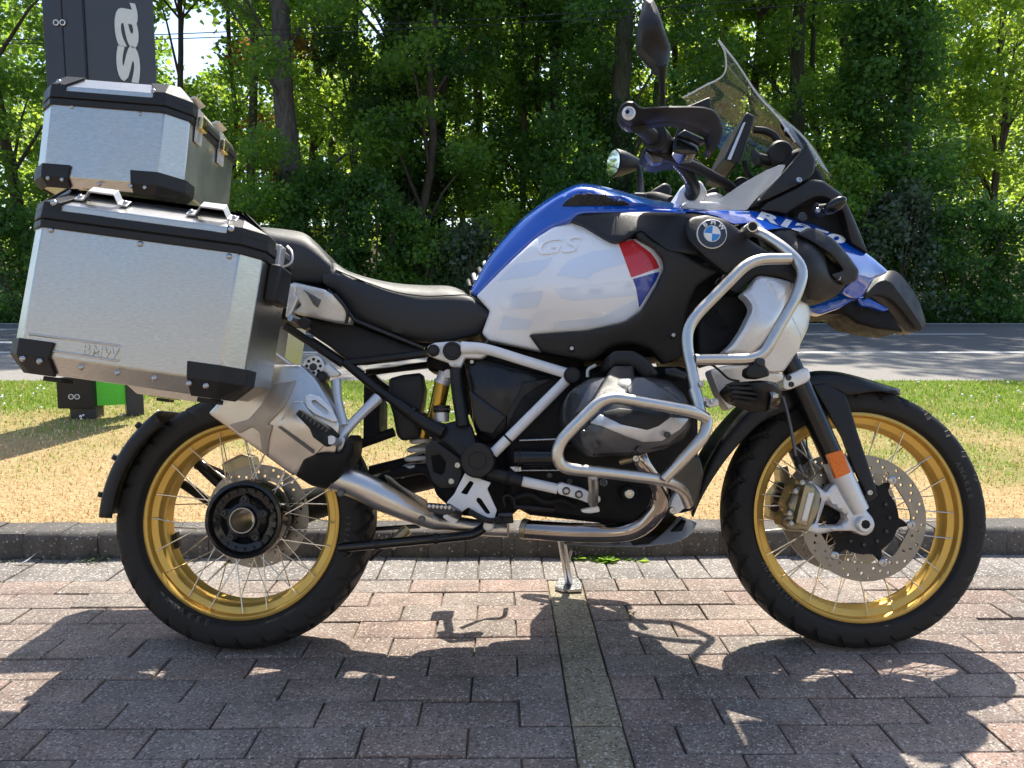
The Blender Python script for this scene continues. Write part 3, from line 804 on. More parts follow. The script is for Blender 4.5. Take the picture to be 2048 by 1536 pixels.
# ---- wheels
def wheel(px, R, half_w, rim_r, name_label, hub):
    u = q(px, 1045, 0).x
    C = Vector((u, 0, R))
    # rim: outer lips at +-b, drop centre
    b = half_w * 0.80; r0 = rim_r
    hp = [(r0 + .002, b + .001), (r0 - .003, b + .0015), (r0 - .006, b - .001), (r0 - .0065, b - .012), (r0 - .009, b - .018), (r0 - .020, b - .021), (r0 - .024, b - .0225),
          (r0 - .0265, b - .027), (r0 - .0265, b - .035), (r0 - .029, b - .040), (r0 - .034, b - .044)]
    prof = hp + [(r0 - .034, 0.0)] + [(r_, -l_) for r_, l_ in hp[::-1]] + [
            (r0 + .004, -b), (r0 + .004, -b + .010), (r0 - .003, -b + .02), (r0 - .018, -b + .05), (r0 - .018, b - .05), (r0 - .003, b - .02), (r0 + .004, b - .010), (r0 + .004, b)]
    w = lathe_obj('wheel', C, prof, 'gold', bike, n=120, closed=True, smooth=40)
    w['label'] = name_label
    # tyre with cut tread
    nseg = 420; P = []
    cr = half_w                                     # crown half width
    # profile from near bead round the crown to far bead: (radius, l, tread weight)
    sh = R - (R - r0) * 0.42
    pts = [(r0 + .002, b - .004), (r0 + .008, b + .001), (r0 + (sh - r0) * .35, half_w * .97), (r0 + (sh - r0) * .75, half_w * 1.0), (sh, half_w * .985)]
    crown = [(sh + (R - sh) * math.sin(a) ** 0.9, half_w * .985 * math.cos(a)) for a in [math.pi / 2 * k / 9 for k in range(1, 10)]]
    half = pts + crown
    prof = half + [(r_, -l_) for r_, l_ in half[::-1][1:]]
    D = catmull(prof, 76); m = len(D); V = []; Fc = []
    N = 30
    for k in range(nseg):
        th = 2 * math.pi * k / nseg
        for (r_, l_) in D:
            t = abs(l_) / half_w
            g = 0.0
            if r_ > sh - 0.012:
                ph = (th * N / (2 * math.pi) + (1 if l_ > 0 else .5) * 0.5 + 1.1 * t) % 1.0
                ph2 = (th * N / (2 * math.pi) + 0.25 + (0.5 if l_ < 0 else 0) - 0.8 * t) % 1.0
                if ph < 0.21 and t > 0.12: g = 0.010
                if ph2 < 0.13 and 0.25 < t < 0.8: g = max(g, 0.007)
                if r_ < sh: g *= 0.5
            r2 = r_ - g
            V.append((r2 * math.cos(th), -l_, r2 * math.sin(th)))
    for k in range(nseg):
        k2 = (k + 1) % nseg
        for i in range(m - 1): Fc.append((k * m + i, k2 * m + i, k2 * m + i + 1, k * m + i + 1))
    ty = mesh_obj('tyre', V, Fc, 'rubber', w, smooth=30); fix_normals(ty)
    ty.data.shade_smooth(); ty.data.set_sharp_from_angle(angle=rad(38))
    # rings moulded on the sidewall
    rr = r0 + (sh - r0) * .3
    lathe_obj('sidewall_ring', (0, 0, 0), [(r0 + .010, b + .003), (r0 + .012, b + .0055), (r0 + .014, b + .003)], 'rubber', w, n=96)
    return w, C, b, r0, sh
def spokes(w, hub_r, hub_l, rim_r, b, n, twist, phase=0):
    for k in range(n):
        side = 1 if k % 2 == 0 else -1
        a = 2 * math.pi * (k // 2) / (n / 2) + (0 if side > 0 else 2 * math.pi / n) + phase
        tw = twist if (k // 2) % 2 == 0 else -twist
        A = Vector((hub_r * math.cos(a), -side * hub_l, hub_r * math.sin(a)))
        B = Vector((rim_r * math.cos(a + tw), -side * (b - .012), rim_r * math.sin(a + tw)))
        V, Fc = tube_pts([A, B], [.0016, .0016], 6)
        s = mesh_obj('spoke', V, Fc, 'spoke_steel', w, smooth=60)
def sidewall_text(w, text, r_base, l, size, a0, da, up=True, flip=1):
    """Moulded lettering bent round the near sidewall; a0 in degrees is the start."""
    a = rad(a0)
    VV = []; FF = []
    for ch in text:
        V, Fc = glyphs(ch, size=size, extrude=0.0006, bold=0.0006)
        if len(V) == 0: a += flip * da; continue
        x0 = V[:, 0].mean()
        base = len(VV)
        for x, y, z in V:
            th = a - flip * (x - x0) / r_base * 1.0
            rr = r_base + flip * y
            VV.append((rr * math.cos(th), -(l + z), rr * math.sin(th)))
        FF += [tuple(base + i for i in f) for f in Fc]
        a -= flip * rad(da)
    o = mesh_obj('sidewall_lettering', VV, FF, 'rubber_letter', w, smooth=0)
    return o

# rear wheel
RR = 0.325
wr, CR, b_r, r_r, sh_r = wheel(500, RR, 0.083, 0.241, 'rear wheel with broad gold rim and open hub', None)
spokes(wr, 0.078, 0.035, r_r - .012, b_r, 40, 0.34)
hub = lathe_obj('hub', (0, 0, 0), [(.030, -.10), (.036, -.10), (.040, -.05), (.078, -.05), (.099, -.03), (.099, .046), (.096, .052), (.088, .054), (.083, .048),
                                   (.080, .042), (.062, .038), (.056, .030), (.052, .034), (.036, .044), (.033, .058), (.030, .060), (.0285, .058), (.0285, -.10)], 'black_gloss', wr, n=64)
lathe_obj('hub_sleeve', (0, 0, 0), [(.0322, .05), (.0322, .0612), (.0290, .0612), (.0280, .05), (.0280, -.1)], 'shield_tan', wr, n=48)
for k in range(20):
    a = 2 * math.pi * k / 20
    o = lathe_obj('hub_nut', (.0735 * math.cos(a), -.040, .0735 * math.sin(a)), [(0, -.004), (.0052, -.004), (.0052, .005), (.004, .0065), (.002, .0065), (.002, .002), (0, .002)], 'bolt_dark', wr, n=6) if k == 0 else None
    if k == 0: nut = o
    else: copy_obj(nut, wr, (.0735 * math.cos(a), -.040, .0735 * math.sin(a)))
# five-armed carrier plate with wheel bolts
star = []
for k in range(60):
    a = 2 * math.pi * k / 60; r_ = .043 + .020 * max(0, math.cos(5 * (a - .3))) ** 0.8
    star.append((r_ * math.cos(a), -.046, r_ * math.sin(a)))
inner = [(.031 * math.cos(2 * math.pi * k / 60), -.050, .031 * math.sin(2 * math.pi * k / 60)) for k in range(60)]
V = star + inner + [(x, -.036, z) for x, y, z in star]
Fc = [(k, (k + 1) % 60, 60 + (k + 1) % 60, 60 + k) for k in range(60)] + [(k, (k + 1) % 60, 120 + (k + 1) % 60, 120 + k) for k in range(60)]
fix_normals(mesh_obj('wheel_carrier', V, Fc, 'dark_panel', wr, smooth=30))
for k in range(5):
    a = 2 * math.pi * k / 5 + .3
    lathe_obj('wheel_bolt', (.053 * math.cos(a), -.046, .053 * math.sin(a)), [(0, -.004), (.0088, -.004), (.0088, .004), (.007, .006), (.0045, .006), (.0045, .001), (0, .001)], 'bolt_dark', wr, n=16)
def ring_disc(name, C0, l, r_in, r_out, th, parent, holes=48, mtl='disc_steel'):
    """Brake disc: flat ring with drilled holes."""
    out = [(r_out * math.cos(2 * math.pi * k / 120), r_out * math.sin(2 * math.pi * k / 120)) for k in range(120)]
    inn = [(r_in * (1 + .03 * math.cos(6 * 2 * math.pi * k / 120)) * math.cos(2 * math.pi * k / 120), r_in * (1 + .03 * math.cos(6 * 2 * math.pi * k / 120)) * math.sin(2 * math.pi * k / 120)) for k in range(120)]
    HS = [inn]; w_ = r_out - r_in
    for k in range(holes):
        a = 2 * math.pi * k / holes; rr = r_in + w_ * (0.28 + 0.24 * (k % 3))
        hr = .0040
        HS.append([(rr * math.cos(a) + hr * math.cos(t * math.pi / 4), rr * math.sin(a) + hr * math.sin(t * math.pi / 4)) for t in range(8)])
    pts = [np.array(out)] + [np.array(h) for h in HS]; off = 0; E = []
    for a in pts: E += [(off + i, off + (i + 1) % len(a)) for i in range(len(a))]; off += len(a)
    vo, eo, fo, *_ = delaunay_2d_cdt([Vector(p) for p in np.vstack(pts)], E, [], 0, 1e-7)
    V2 = np.array([(v.x, v.y) for v in vo]); T = np.array([tuple(t) for t in fo]); cen = V2[T].mean(1)
    ok = in_poly(cen, pts[0])
    for h in pts[1:]: ok &= ~in_poly(cen, h)
    T = T[ok]; n = len(V2)
    V = [(x, -l, z) for x, z in V2] + [(x, -l + th, z) for x, z in V2]
    Fc = [tuple(int(i) for i in t) for t in T] + [tuple(int(i) + n for i in t[::-1]) for t in T]
    S_ = set()
    for t in T:
        for a, b in ((t[0], t[1]), (t[1], t[2]), (t[2], t[0])): S_.add((int(a), int(b)))
    Fc += [(b, a, a + n, b + n) for a, b in S_ if (b, a) not in S_]
    o = mesh_obj(name, V, Fc, mtl, parent, smooth=0); fix_normals(o); o.location = C0
    return o
ring_disc('brake_disc', (0, 0, 0), -.058, .095, .136, .005, wr, 40)
SWT = r_r + (sh_r - r_r) * .42
sidewall_text(wr, 'ANAKEE', SWT + .001, .0835, .021, 228, 5.2, flip=-1)
sidewall_text(wr, '170/60', SWT + .004, .0835, .015, 2, 3.0, flip=1)
block('valve_block', [(0, 0)] * 0 or Z(3, (385, 880), (425, 850), (440, 935), (412, 950)), -.02, .0, 'black_satin', bike, .002)

# front wheel
RF = 0.333
wf, CF, b_f, r_f, sh_f = wheel(1701, RF, 0.060, 0.260, 'front wheel with narrow gold rim and twin brake discs', None)
spokes(wf, 0.062, 0.040, r_f - .012, b_f, 40, 0.34, .06)
lathe_obj('hub', (0, 0, 0), [(.014, -.06), (.03, -.06), (.066, -.05), (.070, -.045), (.06, -.03), (.03, -.02), (.03, .02), (.06, .03), (.070, .045), (.066, .05), (.03, .06), (.014, .06)], 'black_gloss', wf, n=64)
for sd in (1, -1):
    ring_disc('brake_disc', (0, 0, 0), .072 * sd + (.0025 if sd > 0 else .0025), .115, .156, .005, wf, 54)
    car = []
    for k in range(72):
        a = 2 * math.pi * k / 72; r_ = .090 + .027 * max(0, math.cos(6 * a + .9)) ** 8
        car.append((r_ * math.cos(a), r_ * math.sin(a)))
    V = [(x, -.070 * sd, z) for x, z in car] + [(x, -.064 * sd, z) for x, z in car] + [(0, -.056 * sd, 0)]
    Fc = [(k, (k + 1) % 72, 72 + (k + 1) % 72, 72 + k) for k in range(72)] + [tuple(range(72))] + [(72 + k, 72 + (k + 1) % 72, 144) for k in range(72)]
    fix_normals(mesh_obj('disc_carrier', V, Fc, 'engine_black', wf, smooth=30))
    for k in range(12):
        a = 2 * math.pi * k / 12
        lathe_obj('hub_nut', (.066 * math.cos(a), -.071 * sd, .066 * math.sin(a)), [(0, -.004), (.005, -.004), (.005, .003), (.0035, .0045), (0, .0045)], 'bolt_dark', wf, n=8)
    for k in range(6):
        a = (2 * math.pi * k - .9) / 6
        lathe_obj('disc_bobbin', (.119 * math.cos(a), -.0745 * sd, .119 * math.sin(a)), [(0, -.004), (.0105, -.004), (.0105, .002), (.008, .0035), (.005, .0035), (.004, .001), (0, .001)], 'bolt_steel', wf, n=16)
SWF = r_f + (sh_f - r_f) * .4
sidewall_text(wf, 'ANAKEE', SWF, .0605, .017, 28, 3.5, flip=1); sidewall_text(wf, 'ADVENTURE', SWF, .0605, .017, 205, 3.5, flip=-1)

# ---- luggage cases
def make_case(name, TL, TR, BR_, BL, l_out, depth, parent_loc, label, mirror=False, inset_top=.055, rise=.040, brackets=True, emboss=False, band=.036, chamf=.036, latch=False, drop=.034):
    """Aluminium case: corners of its outer face in photo pixels at l_out; s along, t up, w across."""
    tl, tr, br, bl = [q(p[0], p[1], l_out) for p in (TL, TR, BR_, BL)]
    e1 = ((tr - tl) + (br - bl)) * .5; L_ = e1.length; e1.normalize()
    e2 = ((tl - bl) + (tr - br)) * .5; H_ = e2.length; e2.normalize()
    org = (tl + tr + br + bl) / 4 - e1 * L_ / 2 - e2 * H_ / 2
    sgn = -1.0
    if mirror: org = Vector((org.x, -org.y, org.z)); sgn = 1.0
    e3 = Vector((0, sgn, 0))
    c = chamf; D = depth
    root = empty(name, BASE + ROT @ (org + e1 * L_ / 2 - e2 * drop - e3 * D / 2), (-LEAN, 0, 0))
    tag(root, label, 'luggage case')
    base = org + e1 * L_ / 2 - e2 * drop - e3 * D / 2
    def X(s, t, w): return org + e1 * s + e2 * t + e3 * w - base        # w = 0 outer face, negative inward
    def ring(t, i, cut=.06):
        # s runs -c .. L+c so that the flat outer face spans 0..L
        return [X(-c + i, t, -D + i), X(-c + i, t, -c - .05), X(-c + i, t, -c), X(0 + i * .3, t, -i), X(cut, t, -i), X(L_ - cut, t, -i), X(L_ - i * .3, t, -i), X(L_ + c - i, t, -c), X(L_ + c - i, t, -c - .05), X(L_ + c - i, t, -D + i)]
    def skin(nm, levels, mtl, parent, bev=.0025, close_top=True, close_bot=True):
        R_ = [ring(*lv) for lv in levels]; n = len(R_[0]); V = [p for r_ in R_ for p in r_]; Fc = []
        for k in range(len(R_) - 1):
            for i in range(n): Fc.append((k * n + i, k * n + (i + 1) % n, (k + 1) * n + (i + 1) % n, (k + 1) * n + i))
        if close_bot: Fc.append(tuple(range(n))[::-1])
        if close_top: Fc.append(tuple(range((len(R_) - 1) * n, len(R_) * n)))
        o = mesh_obj(nm, V, Fc, mtl, parent, smooth=0); fix_normals(o)
        if bev: bevel(o, bev, 2, 20)
        o.data.shade_smooth(); o.data.set_sharp_from_angle(angle=rad(25)); return o
    body = skin('case_body', [(-drop, drop * 1.0), (0, 0), (H_ + .004, 0)], 'aluminium', root)
    g = band * .38
    skin('seam_band', [(H_ - .002, -.005), (H_ + g, -.006)], 'black_plastic', root, .002)
    skin('seam_gasket', [(H_ + g, -.001), (H_ + g + .003, -.001)], 'hole_dark', root, 0)
    skin('lid_band', [(H_ + g + .003, -.007), (H_ + band, -.006)], 'black_plastic', root, .002)
    t0 = H_ + band
    lid = skin('lid', [(t0 - .002, .001), (t0 + .013, .001), (t0 + .013 + rise, inset_top), (t0 + .013 + rise + .004, inset_top + .03)], 'aluminium', root)
    # plastic corners: offset skins over the ends of lid and base
    def corner(nm, levels, idx, parent, ext=.003):
        R_ = []
        for (t, i, cut) in levels:
            r_ = ring(t, i - ext, cut); R_.append([r_[k] for k in idx])
        n = len(idx); V = [p for r_ in R_ for p in r_]; Fc = []
        for k in range(len(R_) - 1):
            for i in range(n - 1): Fc.append((k * n + i, k * n + i + 1, (k + 1) * n + i + 1, (k + 1) * n + i))
        o = mesh_obj(nm, V, Fc, 'black_plastic', parent, smooth=0); fix_normals(o)
        s_ = o.modifiers.new('shell', 'SOLIDIFY'); s_.thickness = .006; s_.offset = 0
        bevel(o, .0018, 2, 30); return o
    lv_lid = [(t0 - .002, .0, .03), (t0 + .013, .0, .03), (t0 + .013 + rise, inset_top, .055), (t0 + .013 + rise + .003, inset_top + .02, .055)]
    lv_bot = [(-drop - .002, drop, .062), (-.002, 0, .062), (.030, 0, .066)]
    for idx in ((1, 2, 3, 4), (5, 6, 7, 8)):
        corner('lid_corner', lv_lid, idx, root); corner('base_corner', lv_bot, idx, root, .004)
    # rubber feet under the base corners
    for s_ in (.02, L_ - .06):
        prism3('foot', [X(s_, -drop - .004, -D * .45), X(s_ + .04, -drop - .004, -D * .45), X(s_ + .04, -drop - .004, -.055), X(s_, -drop - .004, -.055)], -e2 * .010, 'black_plastic', root, .002)
    def rivet(s_, t_, w_=0.0, r_=.0062, nm='rivet'):
        prof = [(0, 0.0042 * r_ / .0062), (r_ * .6, .0036), (r_, .0012), (r_, -.001)]
        V, Fc = lathe(prof, 14); o = mesh_obj(nm, [(x, y * (-sgn), z) for x, y, z in V], Fc, 'bolt_steel', root, smooth=60); fix_normals(o); o.location = X(s_, t_, w_); return o
    return dict(root=root, X=X, L=L_, H=H_, D=D, t0=t0, rise=rise, inset=inset_top, rivet=rivet, e1=e1, e2=e2, e3=e3, org=org, base=base, c=c, body=body, lid=lid)

def lash_bracket(cs, s0, s1):
    """Folded pale strap with two feet standing on the sloping lid edge."""
    X = cs['X']; t = cs['t0'] + .013 + cs['rise'] * .55; w = -cs['inset'] * .52
    P = [X(s0 - .012, t + .002, w), X(s0 + .006, t + .003, w), X(s0 + .016, t + .021, w + .004), X(s1 - .016, t + .021, w + .004), X(s1 - .006, t + .003, w), X(s1 + .012, t + .002, w)]
    e3 = cs['e3']; e2 = cs['e2']; V = []; 
    wd = (e3 * .75 - e2 * .66).normalized() * .011
    nrm = (e3 * .66 + e2 * .75).normalized() * .0035
    for p in P: V += [p - wd, p + wd, p + wd + nrm, p - wd + nrm]
    Fc = []
    for k in range(len(P) - 1):
        a = k * 4; Fc += [(a + i, a + (i + 1) % 4, a + 4 + (i + 1) % 4, a + 4 + i) for i in range(4)]
    Fc += [(0, 1, 2, 3), (20, 21, 22, 23)]
    o = mesh_obj('lashing_bracket', V, Fc, 'bracket_pale', cs['root'], smooth=0); fix_normals(o); bevel(o, .001)
    for p in (P[0], P[-1]):
        cs['rivet'](0, 0, 0, .005, 'bracket_bolt').location = p + nrm * 1.2 + (P[1] - P[0]) * (.4 if p is P[0] else -.4)

pan = make_case('side_case', *Z(2, (285, 300), (1575, 488), (1450, 1318), (125, 1150)), .49, .215, None,
                'scuffed aluminium side case with BMW pressed into it, nearest the camera beside the rear wheel', brackets=True)
sL, sH = pan['L'], pan['H']
def inv(cs, zi, x, y):
    """Photo point on a case's outer face -> (s, t)."""
    (px, py), = Z(zi, (x, y)); p = q(px, py, cs['l_out']) - cs['org']
    return p.dot(cs['e1']), p.dot(cs['e2'])
pan['l_out'] = .49
for x, y in ((340, 330), (930, 420), (1518, 500), (535, 1235), (775, 1270), (1020, 1304)): pan['rivet'](*inv(pan, 2, x, y))
for x, y in ((165, 1182), (275, 1198), (1258, 1340), (1370, 1355)):
    s_, t_ = inv(pan, 2, x, y); pan['rivet'](s_, t_, .007)
for x, y in ((370, 158), (1540, 325)):
    s_, t_ = inv(pan, 2, x, y); pan['rivet'](s_, t_, .006, .0068)
lash_bracket(pan, *[inv(pan, 2, x, 150)[0] for x in (490, 770)]); lash_bracket(pan, *[inv(pan, 2, x, 260)[0] for x in (1235, 1500)])
# pressed name plate
def pressed_plate(cs):
    P = [inv(cs, 2, *p) for p in ((180, 1005), (815, 1085), (797, 1205), (170, 1112))]
    X = cs['X']
    R_ = rnd([(s * 1000, t * 1000) for s, t in P], 9, 12)
    c0 = R_.mean(0); V = []; n = len(R_)
    for sc, w in ((0, -.0005), (2.0, .0022), (4.0, .0022), (6.0, -.0005)):
        dirv = c0 - R_
        # inset along the local normal
        nr = np.roll(R_, -1, 0) - np.roll(R_, 1, 0); nr = np.c_[-nr[:, 1], nr[:, 0]] / np.linalg.norm(nr, axis=1)[:, None]
        sg = np.sign((nr * dirv).sum(1)); nr *= np.median(sg)
        for p in R_ + nr * sc: V.append(X(p[0] / 1000, p[1] / 1000, w))
    Fc = [(k * n + i, k * n + (i + 1) % n, (k + 1) * n + (i + 1) % n, (k + 1) * n + i) for k in range(3) for i in range(n)]
    fix_normals(mesh_obj('pressed_frame', V, Fc, 'aluminium', cs['root'], smooth=80))
    G, Gf = glyphs('BMW', size=.0300, extrude=.0018, bold=.0004, space=1.1)
    s0, t0 = inv(cs, 2, 545, 1147)
    a0, b0 = inv(cs, 2, 780, 1180); dirx = np.array([a0 - s0, b0 - t0]); wdt = np.linalg.norm(dirx); dirx /= wdt
    sx = wdt / (G[:, 0].max() - G[:, 0].min())
    V = [X(s0 + dirx[0] * (x - G[:, 0].min()) * sx - dirx[1] * y, t0 + dirx[1] * (x - G[:, 0].min()) * sx + dirx[0] * y, z) for x, y, z in G]
    o = mesh_obj('pressed_lettering', V, Gf, 'aluminium', cs['root'], smooth=0); fix_normals(o); bevel(o, .0004, 1, 40)
pressed_plate(pan)
for pts in (((300, 720), (420, 790), (520, 855), (600, 895), (640, 870), (760, 790), (890, 712)), ((945, 592), (1010, 552), (1090, 532), (1180, 545), (1260, 572), (1330, 616)), ((835, 990), (890, 1000), (955, 1004)), ((1440, 880), (1480, 862), (1525, 840)), ((640, 240), (700, 300), (735, 380))):
    C_ = catmull([inv(pan, 2, *p) for p in pts], 30); V = []
    for k in range(30):
        d_ = C_[min(29, k + 1)] - C_[max(0, k - 1)]; nrm_ = np.array((-d_[1], d_[0])) / (np.linalg.norm(d_) + 1e-9) * .0006 * math.sin(math.pi * (k + .5) / 30) * random.uniform(.3, 1)
        V += [pan['X'](*(C_[k] - nrm_), .0003), pan['X'](*(C_[k] + nrm_), .0003)]
    mesh_obj('scratch_mark', V, [(2 * k, 2 * k + 1, 2 * k + 3, 2 * k + 2) for k in range(29)], 'scratch_bright', pan['root'], smooth=0)
# lid latch and hinge pieces on the forward end
for (a, b_) in ((.02, .05),):
    X = pan['X']; Ls = pan['L'] + pan['c']; tt = pan['t0']
    prism3('latch', [X(Ls + .004, tt - .055, -.13), X(Ls + .004, tt + .012, -.13), X(Ls + .004, tt + .012, -.095), X(Ls + .004, tt - .055, -.095)], pan['e1'] * .010, 'bracket_pale', pan['root'], .002)
    prism3('latch_housing', [X(Ls + .002, tt - .115, -.155), X(Ls + .002, tt - .035, -.155), X(Ls + .002, tt - .035, -.07), X(Ls + .002, tt - .115, -.07)], pan['e1'] * .026, 'black_plastic', pan['root'], .005)
    tube('carry_loop', [tuple(X(Ls + .012, tt + .02, -.14)), tuple(X(Ls + .03, tt + .004, -.12)), tuple(X(Ls + .035, tt - .02, -.11)), tuple(X(Ls + .016, tt - .035, -.11))], .0025, 'bracket_pale', pan['root'], world=True)

top = make_case('top_case', *Z(1, (340, 680), (1085, 748), (1035, 1215), (288, 1165)), .165, .345, None,
                'pale aluminium top case behind the seat, in front of the dark sign', band=.034, chamf=.045, inset_top=.036, rise=.036, drop=.02)
top['l_out'] = .165
for x, y in ((483, 705), (930, 745), (655, 1212)): top['rivet'](*inv(top, 1, x, y), 0, .005)
for x, y in ((328, 1182), (420, 1190), (873, 1228), (966, 1235)): top['rivet'](*inv(top, 1, x, y), .007, .005)
for x, y in ((408, 547), (1030, 600)): top['rivet'](*inv(top, 1, x, y), .006, .006)
X = top['X']; Ls = top['L'] + top['c']; tt = top['t0']
for w in (-.085, -.235):
    prism3('latch_plate', [X(Ls + .003, tt - .075, w - .022), X(Ls + .003, tt + .01, w - .016), X(Ls + .003, tt + .01, w + .016), X(Ls + .003, tt - .075, w + .014)], top['e1'] * .006, 'bracket_pale', top['root'], .001)
    prism3('padlock', [X(Ls + .010, tt - .042, w - .018), X(Ls + .010, tt - .010, w - .018), X(Ls + .010, tt - .010, w + .018), X(Ls + .010, tt - .042, w + .018)], top['e1'] * .012, 'brass', top['root'], .002)
    prism3('lid_bracket', [X(Ls - .03, tt + .02, w - .03), X(Ls - .004, tt + .036, w - .03), X(Ls - .004, tt + .036, w + .03), X(Ls - .03, tt + .02, w + .03)], top['e1'] * .012, 'bracket_pale', top['root'], .002)

farpan = make_case('side_case', *Z(2, (285, 300), (1575, 488), (1450, 1318), (125, 1150)), .49, .215, None,
                   'far aluminium side case glimpsed under the seat, beyond the silencer', mirror=True)
farpan['root']['group'] = pan['root']['group'] = 'aluminium side cases on the motorcycle'
farpan['root'].location.x -= .15
def mirror_copy(o, parent=None):
    """Same piece on the machine's far side."""
    c = o.copy(); COL.objects.link(c); c.parent = parent or o.parent
    c.scale.y = -1; c.location.y = -o.location.y
    return c
# ---- engine and gearbox masses between the frame tubes
eng = block('engine_block', Z(6, (30, 560), (200, 330), (560, 240), (1250, 240), (1330, 480), (1330, 900), (1240, 1200), (1000, 1330), (200, 1240), (40, 1150)), -.17, .15, 'engine_black', bike, .015)
block('gearbox', Z(5, (640, 760), (980, 700), (1330, 620), (1330, 1140), (1180, 1270), (860, 1240), (700, 1100)), -.13, .10, 'engine_black', eng, .012)
block('airbox', Z(5, (900, 170), (1560, 330), (1500, 560), (1250, 760), (1000, 760), (930, 560)), -.12, .11, 'engine_black', eng, .012)
block('radiator', Z(9, (180, 560), (560, 540), (640, 700), (620, 960), (560, 1190), (330, 1330), (160, 1250)), -.20, .14, 'engine_black', eng, .01)
block('intake_box', Z(7, (960, 420), (1900, 400), (2020, 800), (1780, 1450), (1000, 1500), (500, 1290)), -.14, .10, 'engine_black', eng, .02)
block('front_engine_cover', Z(6, (1230, 800), (1340, 840), (1370, 960), (1350, 1060), (1310, 1200), (1200, 1230), (1130, 1180), (1140, 960)), -.12, .16, 'black_gloss', eng, .008)
for i in range(9): 
    y = 560 + i * 26
    block('cooling_fin', Z(6, (430, y), (520, y - 6), (520, y + 8), (430, y + 14)), .14, .22, 'engine_black', eng, .001)
# starter cylinder and small hardware above the lower tube
o = tube('starter_motor', Z(6, (95, 855, .18), (420, 855, .18)), .021, 'black_gloss', eng, n=24); o2 = tube('starter_band', Z(6, (118, 855, .18), (140, 855, .18)), .0222, 'black_satin', eng, n=24)
tube('engine_rail', Z(6, (130, 738, .165), (410, 728, .165)), .0030, 'bolt_steel', eng); tube('engine_rail', Z(6, (140, 938, .17), (400, 936, .17)), .0028, 'bolt_steel', eng)
block('cable_clip', Z(6, (65, 915), (140, 910), (142, 945), (100, 950), (85, 935)), .17, .185, 'silver_cast', eng, .001); bolt(*Z(6, (112, 932))[0], .186, .0055, eng)
cap('oil_filler', *Z(6, (865, 1095))[0], .185, .0195, .03, 'engine_black', eng, ring=.015)
cap('oil_filler_cap', *Z(6, (865, 1095))[0], .19, .0115, .02, 'brushed_steel', eng, ring=.006)
for x, y in ((692, 1020), (222, 1190), (330, 970), (465, 1010)): bolt(*Z(6, (x, y))[0], .165, .0075, eng, 'bolt_dark')
cap('oil_plug', *Z(6, (693, 1020))[0], .165, .0085, .02, 'silver_cast', eng, ring=.004)
tube('wiring_loom', Z(6, (70, 1130, .17), (200, 1100, .18), (300, 1150, .18), (420, 1140, .17), (500, 1180, .165)), .008, 'engine_black', eng)
tube('wiring_loom', Z(6, (100, 1180, .17), (240, 1190, .18), (360, 1200, .17)), .006, 'black_plastic', eng)
tube('brake_hose', Z(5, (1170, 1180, .20), (1160, 1120, .2), (1190, 1105, .2), (1225, 1130, .2), (1235, 1190, .2)), .0022, 'rubber', bike)
block('brake_light_switch', Z(5, (1110, 1240), (1220, 1230), (1228, 1290), (1120, 1300)), .17, .20, 'black_satin', bike, .003)
tube('switch_spring', Z(5, (1125, 1238, .205), (1215, 1236, .205)), .006, 'bolt_dark', bike)

# ---- frame: white tubes, black castings
W = 'frame_white'
tube('frame_tube', Z(5, (880, 118, .165), (1040, 128, .17), (1300, 205, .18), (1590, 292, .19)), [.0155, .0130, .0125, .0125], W, bike, n=20)
tube('frame_tube', Z(5, (1612, 305, .19), (1090, 825, .19)), .0125, W, bike, n=20)
tube('frame_collar', Z(5, (1195, 722, .19), (1185, 732, .19)), .0134, 'black_satin', bike, n=20)
panel('frame_node', Z(5, (650, 110), (700, 85), (820, 75), (900, 85), (1050, 95), (1050, 165), (1010, 188), (900, 185), (870, 250), (800, 240), (790, 215), (700, 185), (655, 165)), .165, .03, W, bike, edge=.004)
cap('frame_cap', *Z(5, (815, 138))[0], .178, .0225, .03, 'black_satin', bike, ring=.016); cap('frame_cap', *Z(5, (690, 135))[0], .175, .0145, .03, 'black_satin', bike, ring=.010)
cap('frame_cap', *Z(5, (1620, 300))[0], .213, .0200, .03, 'black_satin', bike, ring=.0165)
B = 'black_satin'
tube('black_downtube', Z(5, (838, 260, .168), (850, 400, .17), (890, 640, .175)), [.0140, .0145, .0165], B, bike, n=20); tube('tube_collar', Z(5, (848, 368, .17), (849, 378, .17)), .0153, B, bike, n=20)
panel('pivot_casting', Z(5, (560, 560), (620, 585), (770, 625), (900, 590), (945, 640), (980, 760), (1080, 780), (1100, 880), (1000, 985), (880, 870), (790, 790), (690, 730), (600, 650)), Z(5, (560, 600, .13), (800, 680, .17), (985, 875, .19), (900, 620, .17)), .04, B, bike, edge=.008)
cap('swingarm_pivot', *Z(5, (985, 873))[0], .222, .0405, .06, B, bike, bev=.004, ring=.020)
tube('lower_tube', Z(5, (1060, 955, .185), (1180, 985, .188), (1285, 1012, .19)), [.0165, .0165, .0160], B, bike, n=20)
tube('hose_clamp', Z(5, (1180, 980, .188), (1205, 988, .189)), .0182, 'engine_black', bike, n=20)
tube('frame_tube', Z(5, (1285, 1010, .19), (1520, 1062, .195)), .0122, W, bike, n=20)
panel('tube_clamp', Z(6, (380, 1035), (410, 1018), (560, 1060), (620, 1095), (670, 1110), (672, 1145), (640, 1165), (600, 1160), (520, 1130), (390, 1095)), .212, .03, W, bike, edge=.005)
for x, y in ((442, 1075), (527, 1098)): cap('clamp_recess', *Z(6, (x, y))[0], .214, .0095, .01, 'grey_cast', bike); bolt(*Z(6, (x, y))[0], .2165, .0062, bike)
panel('clamp_lower', Z(6, (540, 1200), (660, 1175), (668, 1215), (600, 1225), (550, 1220)), .20, .02, W, bike, edge=.003)
